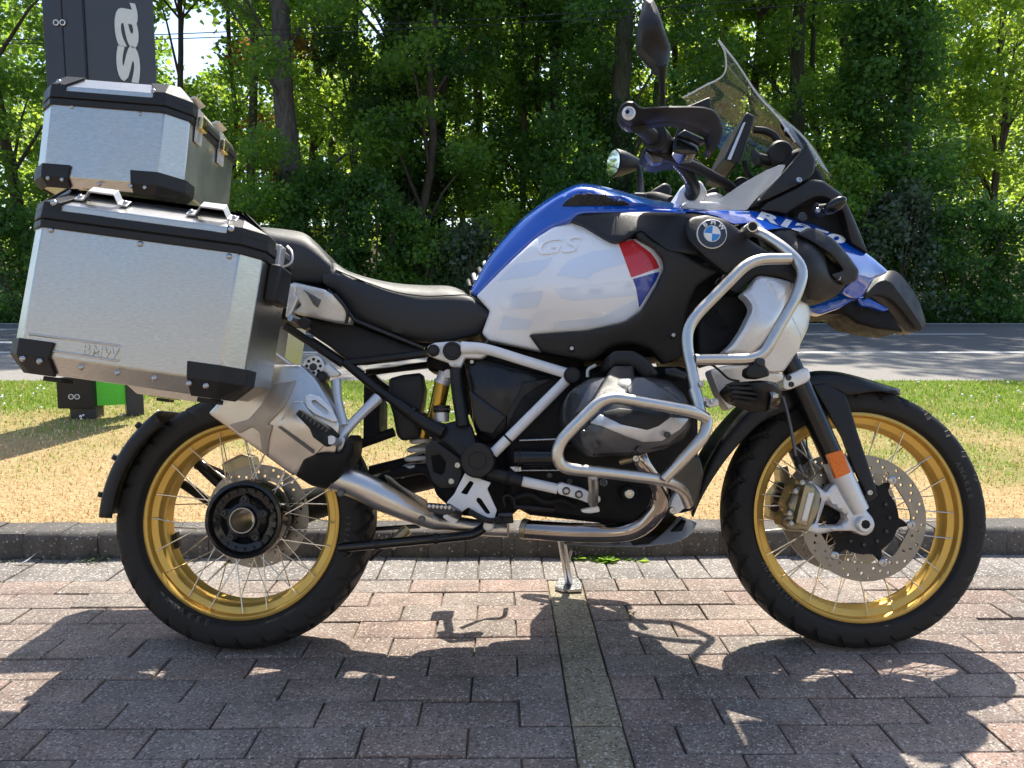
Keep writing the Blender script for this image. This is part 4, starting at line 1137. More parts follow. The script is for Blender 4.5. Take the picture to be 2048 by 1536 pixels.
panel('frame_panel', Z(5, (890, 200), (915, 190), (1000, 190), (1160, 235), (1530, 318), (1390, 378), (1290, 455), (1230, 560), (1180, 665), (1085, 742), (1005, 695), (958, 640), (945, 500), (935, 380)), Z(5, (890, 200, .125), (1530, 320, .135), (1080, 740, .13), (1150, 420, .15)), .02, 'dark_panel', bike, edge=.006, r=5)
panel('frame_panel_blade', Z(5, (1280, 345), (1530, 318), (1390, 378), (1290, 455), (1230, 560), (1185, 660), (1180, 560), (1270, 400)), .152, .006, 'black_satin', bike, edge=.002, r=3)
panel('frame_panel_step', Z(5, (930, 400), (1180, 580), (1085, 700), (1005, 680), (965, 620)), .150, .006, 'dark_panel', bike, edge=.003, r=3)
cap('panel_recess', *Z(5, (945, 212))[0], .137, .009, .004, 'hole_dark', bike); bolt(*Z(5, (948, 213))[0], .139, .0055, bike)
# subframe
tube('subframe_tube', Z(4, (290, 950, .13), (760, 1262, .135)), .0100, B, bike); tube('subframe_tube', Z(5, (100, 215, .135), (330, 405, .14), (520, 535, .15)), [.0115, .0115, .0120], B, bike)
tube('subframe_tube', Z(5, (450, 490, .148), (600, 600, .155), (760, 690, .165)), [.0145, .0165, .0180], B, bike, n=20); tube('tube_collar', Z(5, (545, 548, .152), (560, 560, .153)), .0172, B, bike, n=20)
tube('subframe_tube', Z(5, (110, 222, .135), (640, 158, .15)), .0095, B, bike)
tube('subframe_tube', Z(4, (640, 655, .15), (780, 800, .155), (860, 905, .155), (1430, 1135, .15)), .0052, 'black_gloss', bike, smooth_path=False)
for k in (((-.13), Z(4, (290, 950), (760, 1262))), ((-.13), Z(5, (110, 222), (640, 158))), (-.14, Z(5, (100, 215), (560, 560)))):
    pts = [q(p[0], p[1], -k[0]) for p in k[1]]; tube('subframe_tube', [(p.x, -p.y, p.z) for p in pts], .0100, B, bike, world=True)
panel('side_cover', Z(4, (430, 880), (520, 890), (830, 925), (1300, 1105), (1430, 1150), (1420, 1175), (1100, 1200), (800, 1240), (640, 1110), (470, 1000)), Z(4, (430, 880, .10), (1430, 1150, .13), (800, 1240, .12)), .02, 'black_plastic', bike, edge=.006)
block('underseat_tray', Z(4, (250, 560), (700, 600), (1500, 1060), (1450, 1130), (800, 1215), (480, 980)), -.12, .09, 'engine_black', bike, .01)
panel('grip_panel', Z(4, (345, 590), (400, 600), (610, 650), (690, 700), (845, 870), (822, 930), (700, 915), (350, 838), (420, 780), (370, 700)), Z(4, (345, 600, .155), (600, 700, .175), (840, 900, .15), (400, 830, .155)), .03, 'silver_paint', bike, edge=.006)
panel('grip_panel_facet', Z(4, (432, 650), (590, 735), (552, 800), (520, 775), (470, 690)), .172, .004, 'grey_cast', bike, edge=.002, r=2)
tube('grip_strap', Z(4, (690, 690, .172), (770, 780, .168), (800, 850, .160), (785, 930, .155)), .0042, 'black_gloss', bike)
panel('rear_grip_end', Z(4, (320, 600), (390, 610), (370, 690), (400, 720), (330, 870), (290, 880)), .16, .03, 'silver_paint', bike, edge=.004)
tube('case_lock_stem', Z(4, (330, 880, .2), (440, 930, .16)), .009, 'bolt_steel', bike); cap('case_lock_disc', *Z(4, (440, 925))[0], .19, .014, .03, 'black_plastic', bike)
# carrier struts (steel) with round pad under the case
tube('carrier_strut', Z(4, (130, 1290, .21), (540, 1365, .19)), .0065, 'brushed_steel', bike); tube('carrier_strut', Z(4, (180, 1160, .20), (390, 1310, .19)), .0055, 'brushed_steel', bike)
cap('strut_cap', *Z(4, (585, 1365))[0], .205, .0135, .03, B, bike, ring=.010)
cap('carrier_pad', *Z(4, (520, 1278))[0], .195, .0250, .03, 'silver_cast', bike, ring=.018); cap('carrier_pad_centre', *Z(4, (515, 1285))[0], .199, .009, .02, 'bolt_dark', bike, ring=.005)
for k in range(8):
    a = 2 * math.pi * k / 8; cap('pad_slot', Z(4, (520, 1278))[0][0] + 13.5 * math.cos(a), Z(4, (520, 1278))[0][1] + 13.5 * math.sin(a), .1957, .0038, .01, 'hole_dark', bike, bev=.0005, n=10)
# passenger peg hanger (bright casting), peg
hang = tube('peg_hanger', Z(3, (1318, 5, .185), (1330, 110, .20), (1362, 255, .215)), [.0125, .0098, .0115], 'silver_cast', bike, n=18)
tube('peg_hanger_arm', Z(3, (1552, 100, .165), (1460, 190, .19), (1370, 285, .21), (1335, 345, .215)), [.0140, .0115, .0125, .0150], 'silver_cast', hang, n=18)
panel('peg_clevis', Z(3, (1270, 340), (1340, 300), (1372, 330), (1360, 385), (1320, 410), (1275, 385)), .235, .03, 'silver_cast', hang, edge=.003)
panel('hanger_plate', Z(4, (560, 1290), (640, 1255), (740, 1340), (720, 1360), (650, 1370), (600, 1345)), .19, .02, 'silver_cast', hang, edge=.003)
peg = panel('passenger_peg', Z(3, (1092, 190), (1115, 160), (1290, 270), (1330, 310), (1300, 360), (1265, 375), (1190, 320), (1170, 270)), Z(3, (1100, 190, .37), (1300, 330, .30), (1180, 300, .345)), .022, 'rubber', bike, edge=.004, r=3)
for k in range(7): tube('peg_rib', Z(3, (1140 + k * 22, 190 + k * 14.5, .372 - k * .007), (1128 + k * 22, 208 + k * 14.5, .377 - k * .007)), .0022, 'rubber', peg, n=8)
tube('peg_spindle', Z(3, (1290, 335, .31), (1330, 350, .235)), .010, 'silver_cast', peg)
block('frame_filler', Z(5, (640, 175), (900, 150), (1010, 330), (940, 560), (870, 560), (800, 300), (650, 270)), -.06, .05, 'engine_black', eng, .01)
block('frame_filler', Z(5, (900, 60), (1700, 180), (1700, 420), (1300, 330), (1000, 250), (880, 170)), -.10, .09, 'engine_black', eng, .01)
# ---- shock absorber, boxes behind the frame
tube('shock_top', Z(5, (775, 285, .10), (755, 345, .10)), .0190, 'silver_cast', bike, n=24); cap('shock_eye', *Z(5, (787, 292))[0], .125, .012, .03, 'silver_cast', bike, ring=.005)
tube('shock_reservoir', Z(5, (752, 345, .10), (715, 520, .10), (690, 600, .10)), [.0195, .0195, .018], 'shock_gold', bike, n=24); tube('shock_collar', Z(5, (752, 340, .102), (744, 362, .102)), .0205, 'silver_cast', bike, n=24)
tube('preload_knob', Z(5, (746, 505, .135), (746, 552, .135)), .0205, 'black_plastic', bike, n=28); tube('preload_body', Z(5, (746, 552, .135), (746, 612, .135)), .0185, 'silver_cast', bike, n=24)
for k in range(9): cap('knob_rib', Z(5, (688 + k * 14.5, 528))[0][0], Z(5, (0, 528))[0][1], .1555, .0022, .01, 'bolt_dark', bike, bev=.0004, n=8)
tube('shock_body', Z(5, (660, 560, .08), (620, 720, .08)), .014, 'shock_gold', bike, n=18)
spr = []
for k in range(90):
    t = k / 89; c0 = q(*Z(5, (650, 640))[0], .05).lerp(q(*Z(5, (560, 960))[0], .05), t); a = t * 2 * math.pi * 5.5
    spr.append(c0 + Vector((math.cos(a) * .030, math.sin(a) * .030, math.cos(a) * .006)))
V, Fc = tube_pts(spr, [.0062] * 90, 10); mesh_obj('shock_spring', V, Fc, 'spring_white', bike, smooth=60)
panel('electronics_box', Z(5, (395, 325), (480, 300), (610, 285), (632, 400), (625, 480), (605, 560), (605, 715), (480, 742), (445, 700), (420, 560), (390, 470)), .10, .06, 'black_plastic', bike, edge=.010, r=6)
block('rear_hugger_arm', Z(5, (225, 300), (330, 480), (330, 720), (220, 730)), -.08, .05, 'engine_black', bike, .004)
tube('swingarm_link', Z(5, (180, 770, .04), (430, 680, .04)), .012, 'engine_black', bike); tube('swingarm_link', Z(5, (270, 940, .0), (640, 850, .02)), .013, 'engine_black', bike)
tube('lower_linkage', Z(5, (420, 960, .06), (640, 930, .08), (720, 1020, .09)), .014, 'engine_black', bike)
tube('swingarm', [tuple(q(*Z(5, (985, 873))[0], -.05)), (CR.x + .22, .10, CR.z + .05), (CR.x + .03, .125, CR.z)], [.045, .04, .055], 'engine_black', bike, world=True, n=18)
tube('swingarm_strut', [tuple(q(*Z(3, (460, 580))[0], -.11)), tuple(q(*Z(3, (640, 700))[0], -.11))], .012, 'black_satin', bike, world=True)
tube('swingarm_strut', [tuple(q(*Z(3, (540, 470))[0], -.11)), tuple(q(*Z(3, (700, 540))[0], -.11))], .014, 'black_satin', bike, world=True)
panel('rear_caliper', Z(3, (680, 465), (790, 410), (850, 430), (865, 500), (800, 530), (740, 540), (690, 520)), -.06, .05, 'caliper_gold', bike, edge=.005)
# heel guard plate
panel('heel_guard', Z(5, (690, 730), (770, 790), (880, 870), (882, 960), (850, 1050), (740, 1055), (682, 1012), (655, 930), (638, 880), (638, 780)), .198, .006, 'black_plastic', bike, edge=.003,
      holes=[Z(5, (672, 842), (735, 830), (778, 885), (765, 955), (740, 970), (690, 950))])
for x, y in ((852, 903), (810, 1010)): bolt(*Z(5, (x, y))[0], .201, .0078, bike)
# rider peg bracket
brk = panel('peg_bracket', Z(5, (905, 950), (980, 985), (1075, 1020), (1050, 1062), (1115, 1205), (1098, 1262), (1040, 1265), (925, 1185), (880, 1215), (850, 1280), (818, 1300), (752, 1250), (790, 1180), (780, 1150), (830, 1095), (870, 1015)),
      .205, .008, W, bike, edge=.0025, r=3, holes=[Z(5, (935, 1005), (962, 1020), (915, 1102), (872, 1090)), Z(5, (985, 1118), (1008, 1125), (1072, 1222), (1058, 1232), (1040, 1225), (975, 1140))])
fp = [q(*p, .345) for p in Z(5, (640, 1165), (800, 1180), (830, 1215), (760, 1240), (655, 1212))]
peg2 = prism3('foot_peg', fp, (0, .05, .0), 'dark_cast', bike, .002)
for k in range(6): block('peg_tooth', Z(5, (648 + k * 27, 1172 + k * 2), (664 + k * 27, 1160 + k * 2), (676 + k * 27, 1174 + k * 2), (668 + k * 27, 1192 + k * 2), (654 + k * 27, 1190 + k * 2)), .335, .347, 'bolt_steel', peg2, .001)
tube('peg_pivot', Z(5, (790, 1195, .30), (850, 1230, .21)), .012, 'dark_cast', peg2)
tube('brake_pedal', Z(5, (930, 1215, .215), (1040, 1268, .225), (1100, 1275, .235), (1130, 1280, .25)), .007, 'black_satin', bike); block('pedal_pad', Z(5, (1090, 1262), (1150, 1252), (1165, 1290), (1105, 1302)), .23, .27, 'engine_black', bike, .003)
cap('pedal_pivot', *Z(5, (1058, 1310))[0], .19, .0125, .02, 'silver_cast', bike, ring=.009)
# folded stand lever
pipe('centre_stand', Z(5, (60, 1455, .17), (330, 1430, .17), (700, 1395, .17), (960, 1370, .16), (1040, 1310, .15)), .0115, 'black_gloss', bike, 14); tube('stand_collar', Z(5, (300, 1435, .17), (330, 1432, .17)), .0135, B, bike); tube('stand_collar', Z(5, (695, 1396, .17), (720, 1393, .17)), .0135, B, bike)
tube('stand_foot', Z(5, (60, 1440, .17), (90, 1490, .17), (120, 1500, .16), (140, 1470, .15)), .005, B, bike)
tube('stand_tube', Z(5, (400, 1440, .05), (520, 1330, .05)), .014, 'caliper_gold', bike)
tube('stand_brace', Z(5, (300, 1330, -.05), (600, 1310, -.03)), .006, 'bolt_dark', bike); tube('stand_brace', Z(5, (340, 1470, .1), (270, 1536, .08)), .004, 'engine_black', bike)
block('link_cover', Z(5, (690, 1320), (1030, 1290), (1120, 1300), (1170, 1330), (1050, 1390), (990, 1380), (760, 1345)), .02, .10, 'caliper_gold', bike, .004)
# side stand on the far side, standing on the paving
foot = ray_at(1138, 1160, 2.30); foot = Vector((foot.x, foot.y, .012))
to_local = lambda w_: ROTI @ (Vector(w_) - BASE)
topst = to_local(ray_at(1120, 1060, 2.12))
st = tube('side_stand', [tuple(topst), tuple(to_local(foot))], [.013, .0115], 'bolt_steel', bike, world=True)
fpts = [(-.045, -.03), (-.02, -.055), (.035, -.05), (.04, .0), (.03, .045), (-.03, .045)]
prism3('stand_foot_plate', [to_local((foot.x + a, foot.y + b_, .004)) for a, b_ in fpts], to_local((0, 0, .010)) - to_local((0, 0, 0)), 'bolt_steel', st, .0015)
tube('stand_peg', [tuple(to_local(ray_at(1135, 1128, 2.25))), tuple(to_local(ray_at(1143, 1100, 2.22)))], .004, 'bolt_steel', st, world=True); 
# ---- exhaust
sil = panel('silencer', [(417, 827), (470, 770), (530, 728), (600, 728), (632, 758), (668, 818), (680, 850), (672, 905), (640, 925), (588, 952), (500, 888)],
      [(440, 830, .235), (520, 790, .255), (600, 850, .275), (670, 860, .262), (640, 780, .25), (560, 920, .24)], .11, 'brushed_steel', bike, edge=.007, r=5)
def on(ctrl, off):
    f = field(ctrl); return lambda P: f(P) + off
SILF = [(440, 830, .235), (520, 790, .255), (600, 850, .275), (670, 860, .262), (640, 780, .25), (560, 920, .24)]
panel('heat_shield', Z(3, (720, 250), (830, 220), (900, 140), (960, 20), (1100, 0), (1060, 90), (1020, 160), (935, 250), (965, 250), (945, 330), (935, 430), (905, 400), (890, 290), (850, 262), (780, 300)), on(SILF, .004), .003, 'shield_tan', sil, edge=.002, r=5)
panel('silencer_step', Z(3, (985, 255), (1085, 118), (1130, 118), (1240, 260), (1285, 330), (1205, 415), (1080, 330)), on(SILF, .010), .012, 'brushed_steel', sil, edge=.002, r=2)
panel('silencer_groove', Z(3, (990, 262), (1010, 258), (1200, 395), (1190, 412)), on(SILF, .0115), .004, 'grey_cast', sil, edge=0, r=2)
panel('silencer_pad', Z(3, (1142, 90), (1170, 78), (1230, 95), (1300, 170), (1330, 230), (1300, 235), (1200, 190), (1155, 150)), on(SILF, .014), .006, 'silver_paint', sil, edge=.002, r=3, holes=[Z(3, (1178, 115), (1200, 108), (1270, 165), (1278, 190), (1260, 195), (1190, 140))])
panel('silencer_cuff', Z(3, (1085, 530), (1135, 440), (1240, 400), (1340, 405), (1400, 300), (1425, 330), (1420, 420), (1340, 560), (1270, 612), (1180, 590)), [(590, 950, .24), (650, 920, .27), (700, 880, .255), (660, 980, .23)], .09, 'engine_black', bike, edge=.015, r=6)
pp = tube('exhaust_pipe', Z(5, (40, 985, .205), (200, 1040, .205), (380, 1130, .20), (560, 1215, .19), (690, 1275, .175), (800, 1290, .15), (1000, 1320, .13), (1190, 1330, .14)), [.0300, .0335, .0325, .0265, .020, .019, .019, .0195], 'brushed_steel', bike, n=30, seg=60)
tube('pipe_collar', Z(5, (18, 977, .205), (45, 987, .205)), .0325, 'brushed_steel', pp, n=30)
panel('pipe_shield', Z(5, (360, 965), (400, 980), (470, 1040), (640, 1140), (700, 1245), (640, 1215), (480, 1110), (390, 1040)), Z(5, (380, 980, .222), (500, 1070, .222), (690, 1240, .19)), .012, 'brushed_steel', pp, edge=.005, r=4)
for x, y in ((68, 1090), (612, 1265)): cap('shield_recess', *Z(5, (x, y))[0], .236 if x < 300 else .2135, .0085, .012, 'grey_cast', pp, ring=.006)
tube('header_pipe', Z(6, (160, 1330, .16), (220, 1335, .165), (500, 1352, .19), (800, 1350, .22), (940, 1310, .24), (1035, 1220, .26), (1070, 1120, .27), (1040, 1020, .28), (960, 900, .30), (930, 840, .30)), [.0225, .0225, .0225, .0225, .0225, .0215, .0205, .019, .018, .018], 'chrome_tinted', bike, n=28, seg=90)
tube('header_joint', Z(6, (150, 1325, .16), (185, 1332, .165)), .0245, 'caliper_gold', bike, n=24)
tube('header_flange', Z(6, (800, 880, .29), (900, 855, .30)), .008, 'caliper_gold', bike); bolt(*Z(6, (905, 858))[0], .315, .008, bike, 'bolt_steel')
panel('skid_plate', Z(6, (425, 1432), (520, 1400), (850, 1385), (890, 1440), (1000, 1428), (1080, 1370), (1140, 1310), (1200, 1240), (1250, 1262), (1317, 1288), (1290, 1345), (1240, 1390), (1150, 1425), (960, 1447), (700, 1448)),
      Z(6, (430, 1430, .15), (900, 1440, .17), (1310, 1285, .10), (1180, 1400, .16)), .006, 'silver_cast', bike, edge=.002, r=3, holes=[Z(6, (735, 1425), (745, 1408), (800, 1402), (808, 1425)), Z(6, (545, 1422), (560, 1414), (605, 1414), (600, 1424))])
block('skid_pan', Z(6, (400, 1380), (1100, 1370), (1250, 1270), (1200, 1390), (960, 1440), (440, 1440)), -.15, .13, 'engine_black', bike, .005)
# ---- cylinder head and its guard bars
HF = Z(6, (430, 600, .36), (500, 430, .38), (700, 330, .40), (760, 480, .455), (1000, 420, .44), (1230, 430, .39), (1270, 640, .40), (900, 680, .475), (650, 700, .465), (600, 850, .42), (900, 845, .425), (1150, 770, .40))
head = panel('cylinder_head', Z(6, (420, 620), (440, 480), (490, 390), (600, 322), (700, 312), (960, 312), (1130, 335), (1225, 420), (1268, 500), (1282, 640), (1235, 725), (1100, 795), (900, 842), (600, 852), (545, 790), (490, 730)), HF, .26, 'dark_cast', bike, edge=.02, r=10)
panel('head_cover', Z(6, (535, 700), (600, 640), (690, 560), (820, 630), (985, 668), (1140, 585), (1262, 595), (1240, 660), (1130, 760), (900, 815), (620, 825), (560, 780)), on(HF, .010), .014, 'grey_cast', head, edge=.0025, r=4)
panel('head_chevron', Z(6, (668, 562), (820, 632), (985, 668), (1140, 582), (1262, 592), (1205, 662), (1080, 742), (960, 748), (860, 718), (680, 642), (605, 622)), on(HF, .0145), .008, 'silver_cast', head, edge=.0015, r=2)
panel('head_insert', Z(6, (690, 545), (800, 520), (1140, 565), (1130, 590), (1060, 642), (990, 666), (820, 628), (690, 568)), on(HF, .0165), .010, 'black_plastic', head, edge=.002, r=3)
panel('head_facet', Z(6, (850, 390), (905, 320), (960, 318), (1100, 400), (1215, 485), (1150, 480), (930, 458), (860, 420)), on(HF, .008), .008, 'grey_cast', head, edge=.0015, r=2)
panel('head_facet', Z(6, (500, 560), (600, 360), (700, 318), (640, 420), (610, 470), (540, 540)), on(HF, .008), .008, 'grey_cast', head, edge=.0015, r=2)
for p_, l_ in (((640, 770), .462), ((1120, 700), .43), ((560, 690), .455), ((930, 800), .445), ((1180, 560), .425), ((560, 600), .43)): bolt(*Z(6, p_)[0], l_ + .012, .0065, head, 'bolt_dark')
for k in range(5): tube('head_rib', Z(6, (640 + k * 60, 838 - k * 2, .425), (660 + k * 60, 806 - k * 2, .452)), .0022, 'dark_cast', head, n=6)
panel('intake_cover', Z(6, (620, 462), (740, 265), (760, 240), (890, 240), (900, 330), (845, 400), (860, 440), (720, 440)), Z(6, (620, 460, .455), (880, 430, .455), (760, 240, .37), (890, 250, .37)), .03, 'black_plastic', head, edge=.006, r=5)
panel('intake_hump', Z(6, (715, 240), (730, 165), (765, 140), (890, 138), (985, 190), (1060, 290), (1040, 310), (960, 330), (880, 245), (760, 238), (735, 270)), .34, .14, 'black_plastic', bike, edge=.012, r=8)
block('intake_bracket', Z(6, (1100, 255), (1170, 250), (1250, 285), (1245, 330), (1100, 300)), .2, .30, 'dark_cast', bike, .004)
tube('vent_hose', Z(6, (585, 315, .22), (590, 265, .22), (640, 235, .22)), .004, 'spring_white', bike)
bar = 'bar_steel'
RB = .0118
lb = pipe('guard_bar', Z(6, (1372, 585, .46), (1300, 545, .485), (960, 485, .50), (700, 440, .505), (375, 770, .505), (395, 925, .50), (640, 945, .485), (1095, 1000, .44), (1220, 1060, .36), (1255, 1160, .25)), RB, bar, bike, 34, n=20)
tube('guard_bar_brace', Z(6, (1385, 590, .45), (1365, 690, .46), (1300, 780, .46), (1095, 995, .445)), RB, bar, lb, n=20)
tube('guard_bar_leg', Z(6, (620, 965, .485), (625, 1060, .40), (622, 1150, .225)), [.0105, .0105, .0115], bar, lb, n=18)
cap('guard_bar_foot', *Z(6, (625, 1135))[0], .232, .0135, .02, bar, lb)
panel('guard_bar_mount', Z(6, (1150, 1130), (1180, 1080), (1260, 1110), (1262, 1160), (1190, 1225), (1140, 1232), (1130, 1200)), .20, .02, 'frame_white', lb, edge=.003); bolt(*Z(6, (1150, 1205))[0], .203, .008, lb)
ub = pipe('guard_bar', Z(6, (1345, 575, .455), (1300, 400, .44)) + Z(9, (272, 1517, .44), (195, 1150, .415), (235, 990, .41), (690, 525, .40), (985, 522, .385)), RB, bar, bike, 34, n=20)
pipe('guard_bar_loop', Z(9, (640, 330, .27), (735, 305, .32), (960, 450, .37), (1095, 600, .39), (1040, 800, .40), (790, 1240, .415), (690, 1285, .42), (265, 1287, .425)), RB, bar, ub, 26, n=20)
tube('guard_bar_socket', Z(9, (640, 325, .24), (705, 275, .335)), .0125, bar, ub, n=20); cap('socket_mouth', *Z(9, (706, 274))[0], .337, .0095, .004, 'hole_dark', ub, bev=.001)
tube('guard_bar_sleeve', Z(6, (1298, 395, .44), (1325, 490, .447)), .0128, bar, ub, n=20)
for x, y in ((1345, 360), (1368, 462)): bolt(*Z(6, (x, y))[0], .45, .006, ub)
for src in (lb, ub):
    m_ = mirror_copy(src)
    for ch in list(src.children):
        c_ = ch.copy(); COL.objects.link(c_); c_.parent = m_
hl = mirror_copy(head)
for ch in list(head.children):
    c_ = ch.copy(); COL.objects.link(c_); c_.parent = hl
for src in (brk, peg2):
    m_ = mirror_copy(src)
    for ch in list(src.children):
        c_ = ch.copy(); COL.objects.link(c_); c_.parent = m_
tube('gear_lever', [(p.x, -p.y, p.z) for p in (q(*Z(5, (930, 1215))[0], .23), q(*Z(5, (1100, 1290))[0], .28), q(*Z(5, (1250, 1250))[0], .30), q(*Z(5, (1280, 1240))[0], .36))], .007, 'black_satin', bike, world=True)
# ---- bodywork
TF = Z(7, (885, 420, .185), (330, 790, .165), (130, 1000, .15), (230, 1330, .15), (640, 1420, .165), (620, 900, .235), (1000, 800, .262), (1000, 1150, .245), (1300, 560, .245), (1500, 760, .262), (1600, 760, .25), (1400, 1100, .25), (1000, 1260, .225), (560, 620, .20))
tank = panel('tank_side', Z(7, (875, 405), (960, 430), (1215, 578), (1330, 545), (1400, 540), (1530, 610), (1605, 700), (1617, 770), (1545, 920), (1430, 1115), (1300, 1205), (1000, 1270), (560, 1300), (650, 1430), (420, 1382), (230, 1340), (172, 1285), (235, 1110), (128, 992), (330, 785), (600, 535), (740, 445)), TF, .03, 'paint_white', bike, edge=.006, r=5, grid=9)
for nm, pts, m_ in (('red_decal', ((1248, 574), (1365, 549), (1500, 650), (1545, 710), (1570, 770), (1350, 848)), 'decal_red'),
                    ('blue_decal', ((1360, 858), (1572, 800), (1548, 865), (1411, 1085), (1400, 1010), (1385, 925)), 'decal_blue'),
                    ('pale_stripe', ((440, 738), (730, 690), (690, 760), (600, 830), (290, 876)), 'ghost_blue'), ('pale_stripe', ((762, 830), (800, 770), (870, 705), (1040, 640), (1240, 615), (1305, 738), (1130, 780), (1060, 810), (1000, 860)), 'ghost_blue'),
                    ('pale_stripe', ((420, 975), (650, 950), (645, 1000), (610, 1080), (370, 1100)), 'ghost_blue'), ('pale_stripe', ((738, 935), (1340, 870), (1390, 985), (1100, 1015), (900, 1032), (800, 1010)), 'ghost_blue'),
                    ('pale_stripe', ((345, 1150), (570, 1182), (540, 1252), (305, 1262)), 'ghost_blue'), ('pale_stripe', ((740, 1195), (1120, 1160), (1280, 1070), (1398, 1020), (1392, 1120), (1290, 1190), (1100, 1225), (735, 1250)), 'ghost_blue')):
    panel(nm, Z(7, *pts), on(TF, .0007), .0006, m_, tank, edge=0, r=1.5, grid=9)
# raised GS on the tank
def on_surface_text(name, text, ctrl, org_z, right_z, up_z, zi, mtl, parent, lift, shear=0, bold=0.0, space=1.0, extr=.0015, bev_=.0008, hscale=1.0):
    G, Gf = glyphs(text, size=1.0, extrude=extr, bold=bold, shear=shear, space=space)
    x0, x1 = G[:, 0].min(), G[:, 0].max(); y0, y1 = G[:, 1].min(), G[:, 1].max()
    o_, r_, u_ = [np.array(Z(zi, p)[0]) for p in (org_z, right_z, up_z)]
    f = ctrl if callable(ctrl) else field(ctrl)
    P = np.array([o_ + (r_ - o_) * (x - x0) / (x1 - x0) + (u_ - o_) * (y - y0) / (y1 - y0) for x, y, z in G]); L_ = f(P)
    V = [q(P[i, 0], P[i, 1], L_[i] + lift + G[i, 2]) for i in range(len(G))]
    o = mesh_obj(name, V, Gf, mtl, parent, smooth=0); fix_normals(o)
    if bev_: bevel(o, bev_, 2, 40)
    return o
on_surface_text('raised_lettering', 'GS', TF, (600, 668), (940, 640), (620, 545), 7, 'paint_white', tank, .001, shear=.2, bold=.0, extr=.0030, bev_=.0012)
# blue tank cover, both sides, with vent
def rails7(*r_): return [Z(7, *k) for k in r_]
COVER_RAILS = [Z(7,(80, 958, .10), (245, 690, .11), (475, 425, .12), (695, 258, .15), (860, 168, .172), (970, 140, .180), (1180, 178, .188), (1480, 262, .19), (1740, 302, .18)), Z(7,(100, 975, .130), (285, 740, .142), (530, 490, .158), (715, 350, .172), (800, 290, .18), (950, 280, .19), (1240, 285, .20), (1500, 300, .205), (1760, 322, .20)), Z(7,(126, 1002, .135), (326, 795, .150), (596, 545, .170), (738, 455, .180), (880, 408, .19), (960, 345, .20), (1300, 335, .215), (1540, 335, .22), (1780, 345, .215))]
cover = loft('tank_cover', [Z(7,(78, 955, 0), (240, 690, 0), (470, 425, 0), (690, 255, 0), (860, 165, 0), (1000, 146, 0), (1200, 186, 0), (1500, 266, 0), (1750, 300, 0)), *COVER_RAILS], 'paint_blue', bike, n=60, m=41, solid=.004)
CVG = rail_surface([Z(7, (78, 955, 0), (240, 690, 0), (470, 425, 0), (690, 255, 0), (860, 165, 0), (1000, 146, 0), (1200, 186, 0), (1500, 266, 0), (1750, 300, 0)), *COVER_RAILS], 60, 41)
CVF = surf_field(CVG, .0065)
panel('tank_vent', Z(7, (800, 283), (830, 248), (955, 160), (1085, 176), (1245, 206), (1345, 275), (1250, 278), (980, 280)), CVF, .004, 'black_satin', cover, edge=.001, r=5, grid=7)
for k in range(4):
    x = 940 + k * 95
    panel('vent_slat', Z(7, (x, 250 + k * 4), (x + 62, 178 + k * 9), (x + 100, 186 + k * 9), (x + 45, 262 + k * 3)), lambda P: CVF(P) + .003, .003, 'black_plastic', cover, edge=.001, r=2, grid=7)
for k in range(11):    # grey ribs of the rubber pad on the tank's back
    t = k / 10; p0 = np.array(Z(7, (95, 905))[0]) * (1 - t) + np.array(Z(7, (520, 430))[0]) * t
    tube('tank_pad_rib', [(p0[0] - 4, p0[1] + 5, .09), (p0[0] - 7, p0[1] - 6, .05), (p0[0] - 7, p0[1] - 8, -.03)], .006, 'bracket_pale' if k % 2 else 'rubber', bike, n=8)
tank_l = mirror_copy(tank)
# black fairing pieces
panel('knee_cover', Z(7, (876, 400), (930, 348), (1100, 336), (1480, 330), (1700, 338), (1850, 360), (1960, 420), (2048, 560), (2048, 700), (1640, 640), (1530, 560), (1430, 482), (1375, 500), (1295, 558), (1215, 577), (1130, 540), (960, 432)),
      Z(7, (880, 395, .205), (1100, 340, .215), (1480, 335, .235), (1215, 570, .262), (1430, 490, .272), (1900, 400, .265), (2000, 650, .275), (1000, 440, .22)), .02, 'black_plastic', bike, edge=.008, r=6, grid=9)
panel('side_fairing', Z(7, (1378, 502), (1430, 478), (1530, 556), (1640, 600), (1760, 660), (1900, 740), (2030, 800), (1960, 850), (1860, 920), (1800, 1060), (1770, 1200), (1760, 1340), (1750, 1480), (1600, 1530), (1500, 1420), (1400, 1380), (1290, 1370), (1180, 1400), (1080, 1480), (1000, 1506), (800, 1460), (640, 1428), (540, 1297), (1000, 1265), (1300, 1200), (1430, 1112), (1545, 918), (1615, 768), (1604, 700), (1530, 608), (1400, 540)),
      Z(7, (1400, 510, .268), (1640, 620, .285), (1900, 760, .275), (1700, 900, .275), (1770, 1250, .225), (1600, 1500, .22), (1550, 1100, .27), (1300, 1260, .262), (1000, 1480, .225), (560, 1310, .19), (1400, 1360, .25)), .016, 'black_plastic', bike, edge=.008, r=6, grid=9)
for p_, l_ in (((880, 1405), .222), ((1680, 1300), .268)): cap('screw_recess', *Z(7, p_)[0], l_, .0095, .006, 'hole_dark', bike); bolt(*Z(7, p_)[0], l_ + .002, .0052, bike)
RFc = Z(9, (190, 230, .285), (500, 640, .29), (350, 190, .27), (620, 330, .275), (750, 450, .28), (395, 330, .297), (640, 520, .29))
badge_panel = panel('badge_panel', Z(9, (200, 240), (240, 208), (350, 188), (500, 225), (600, 300), (690, 385), (790, 450), (860, 480), (700, 500), (600, 555), (505, 640), (330, 500), (215, 380), (192, 300)), on(RFc, .0), .02, 'black_plastic', bike, edge=.006, r=8, grid=9)
bc = Z(9, (396, 330))[0]; BL_ = .309
bdg = cap('round_badge', *bc, BL_, .0335, .008, 'letter_white', badge_panel, bev=.002, n=48)
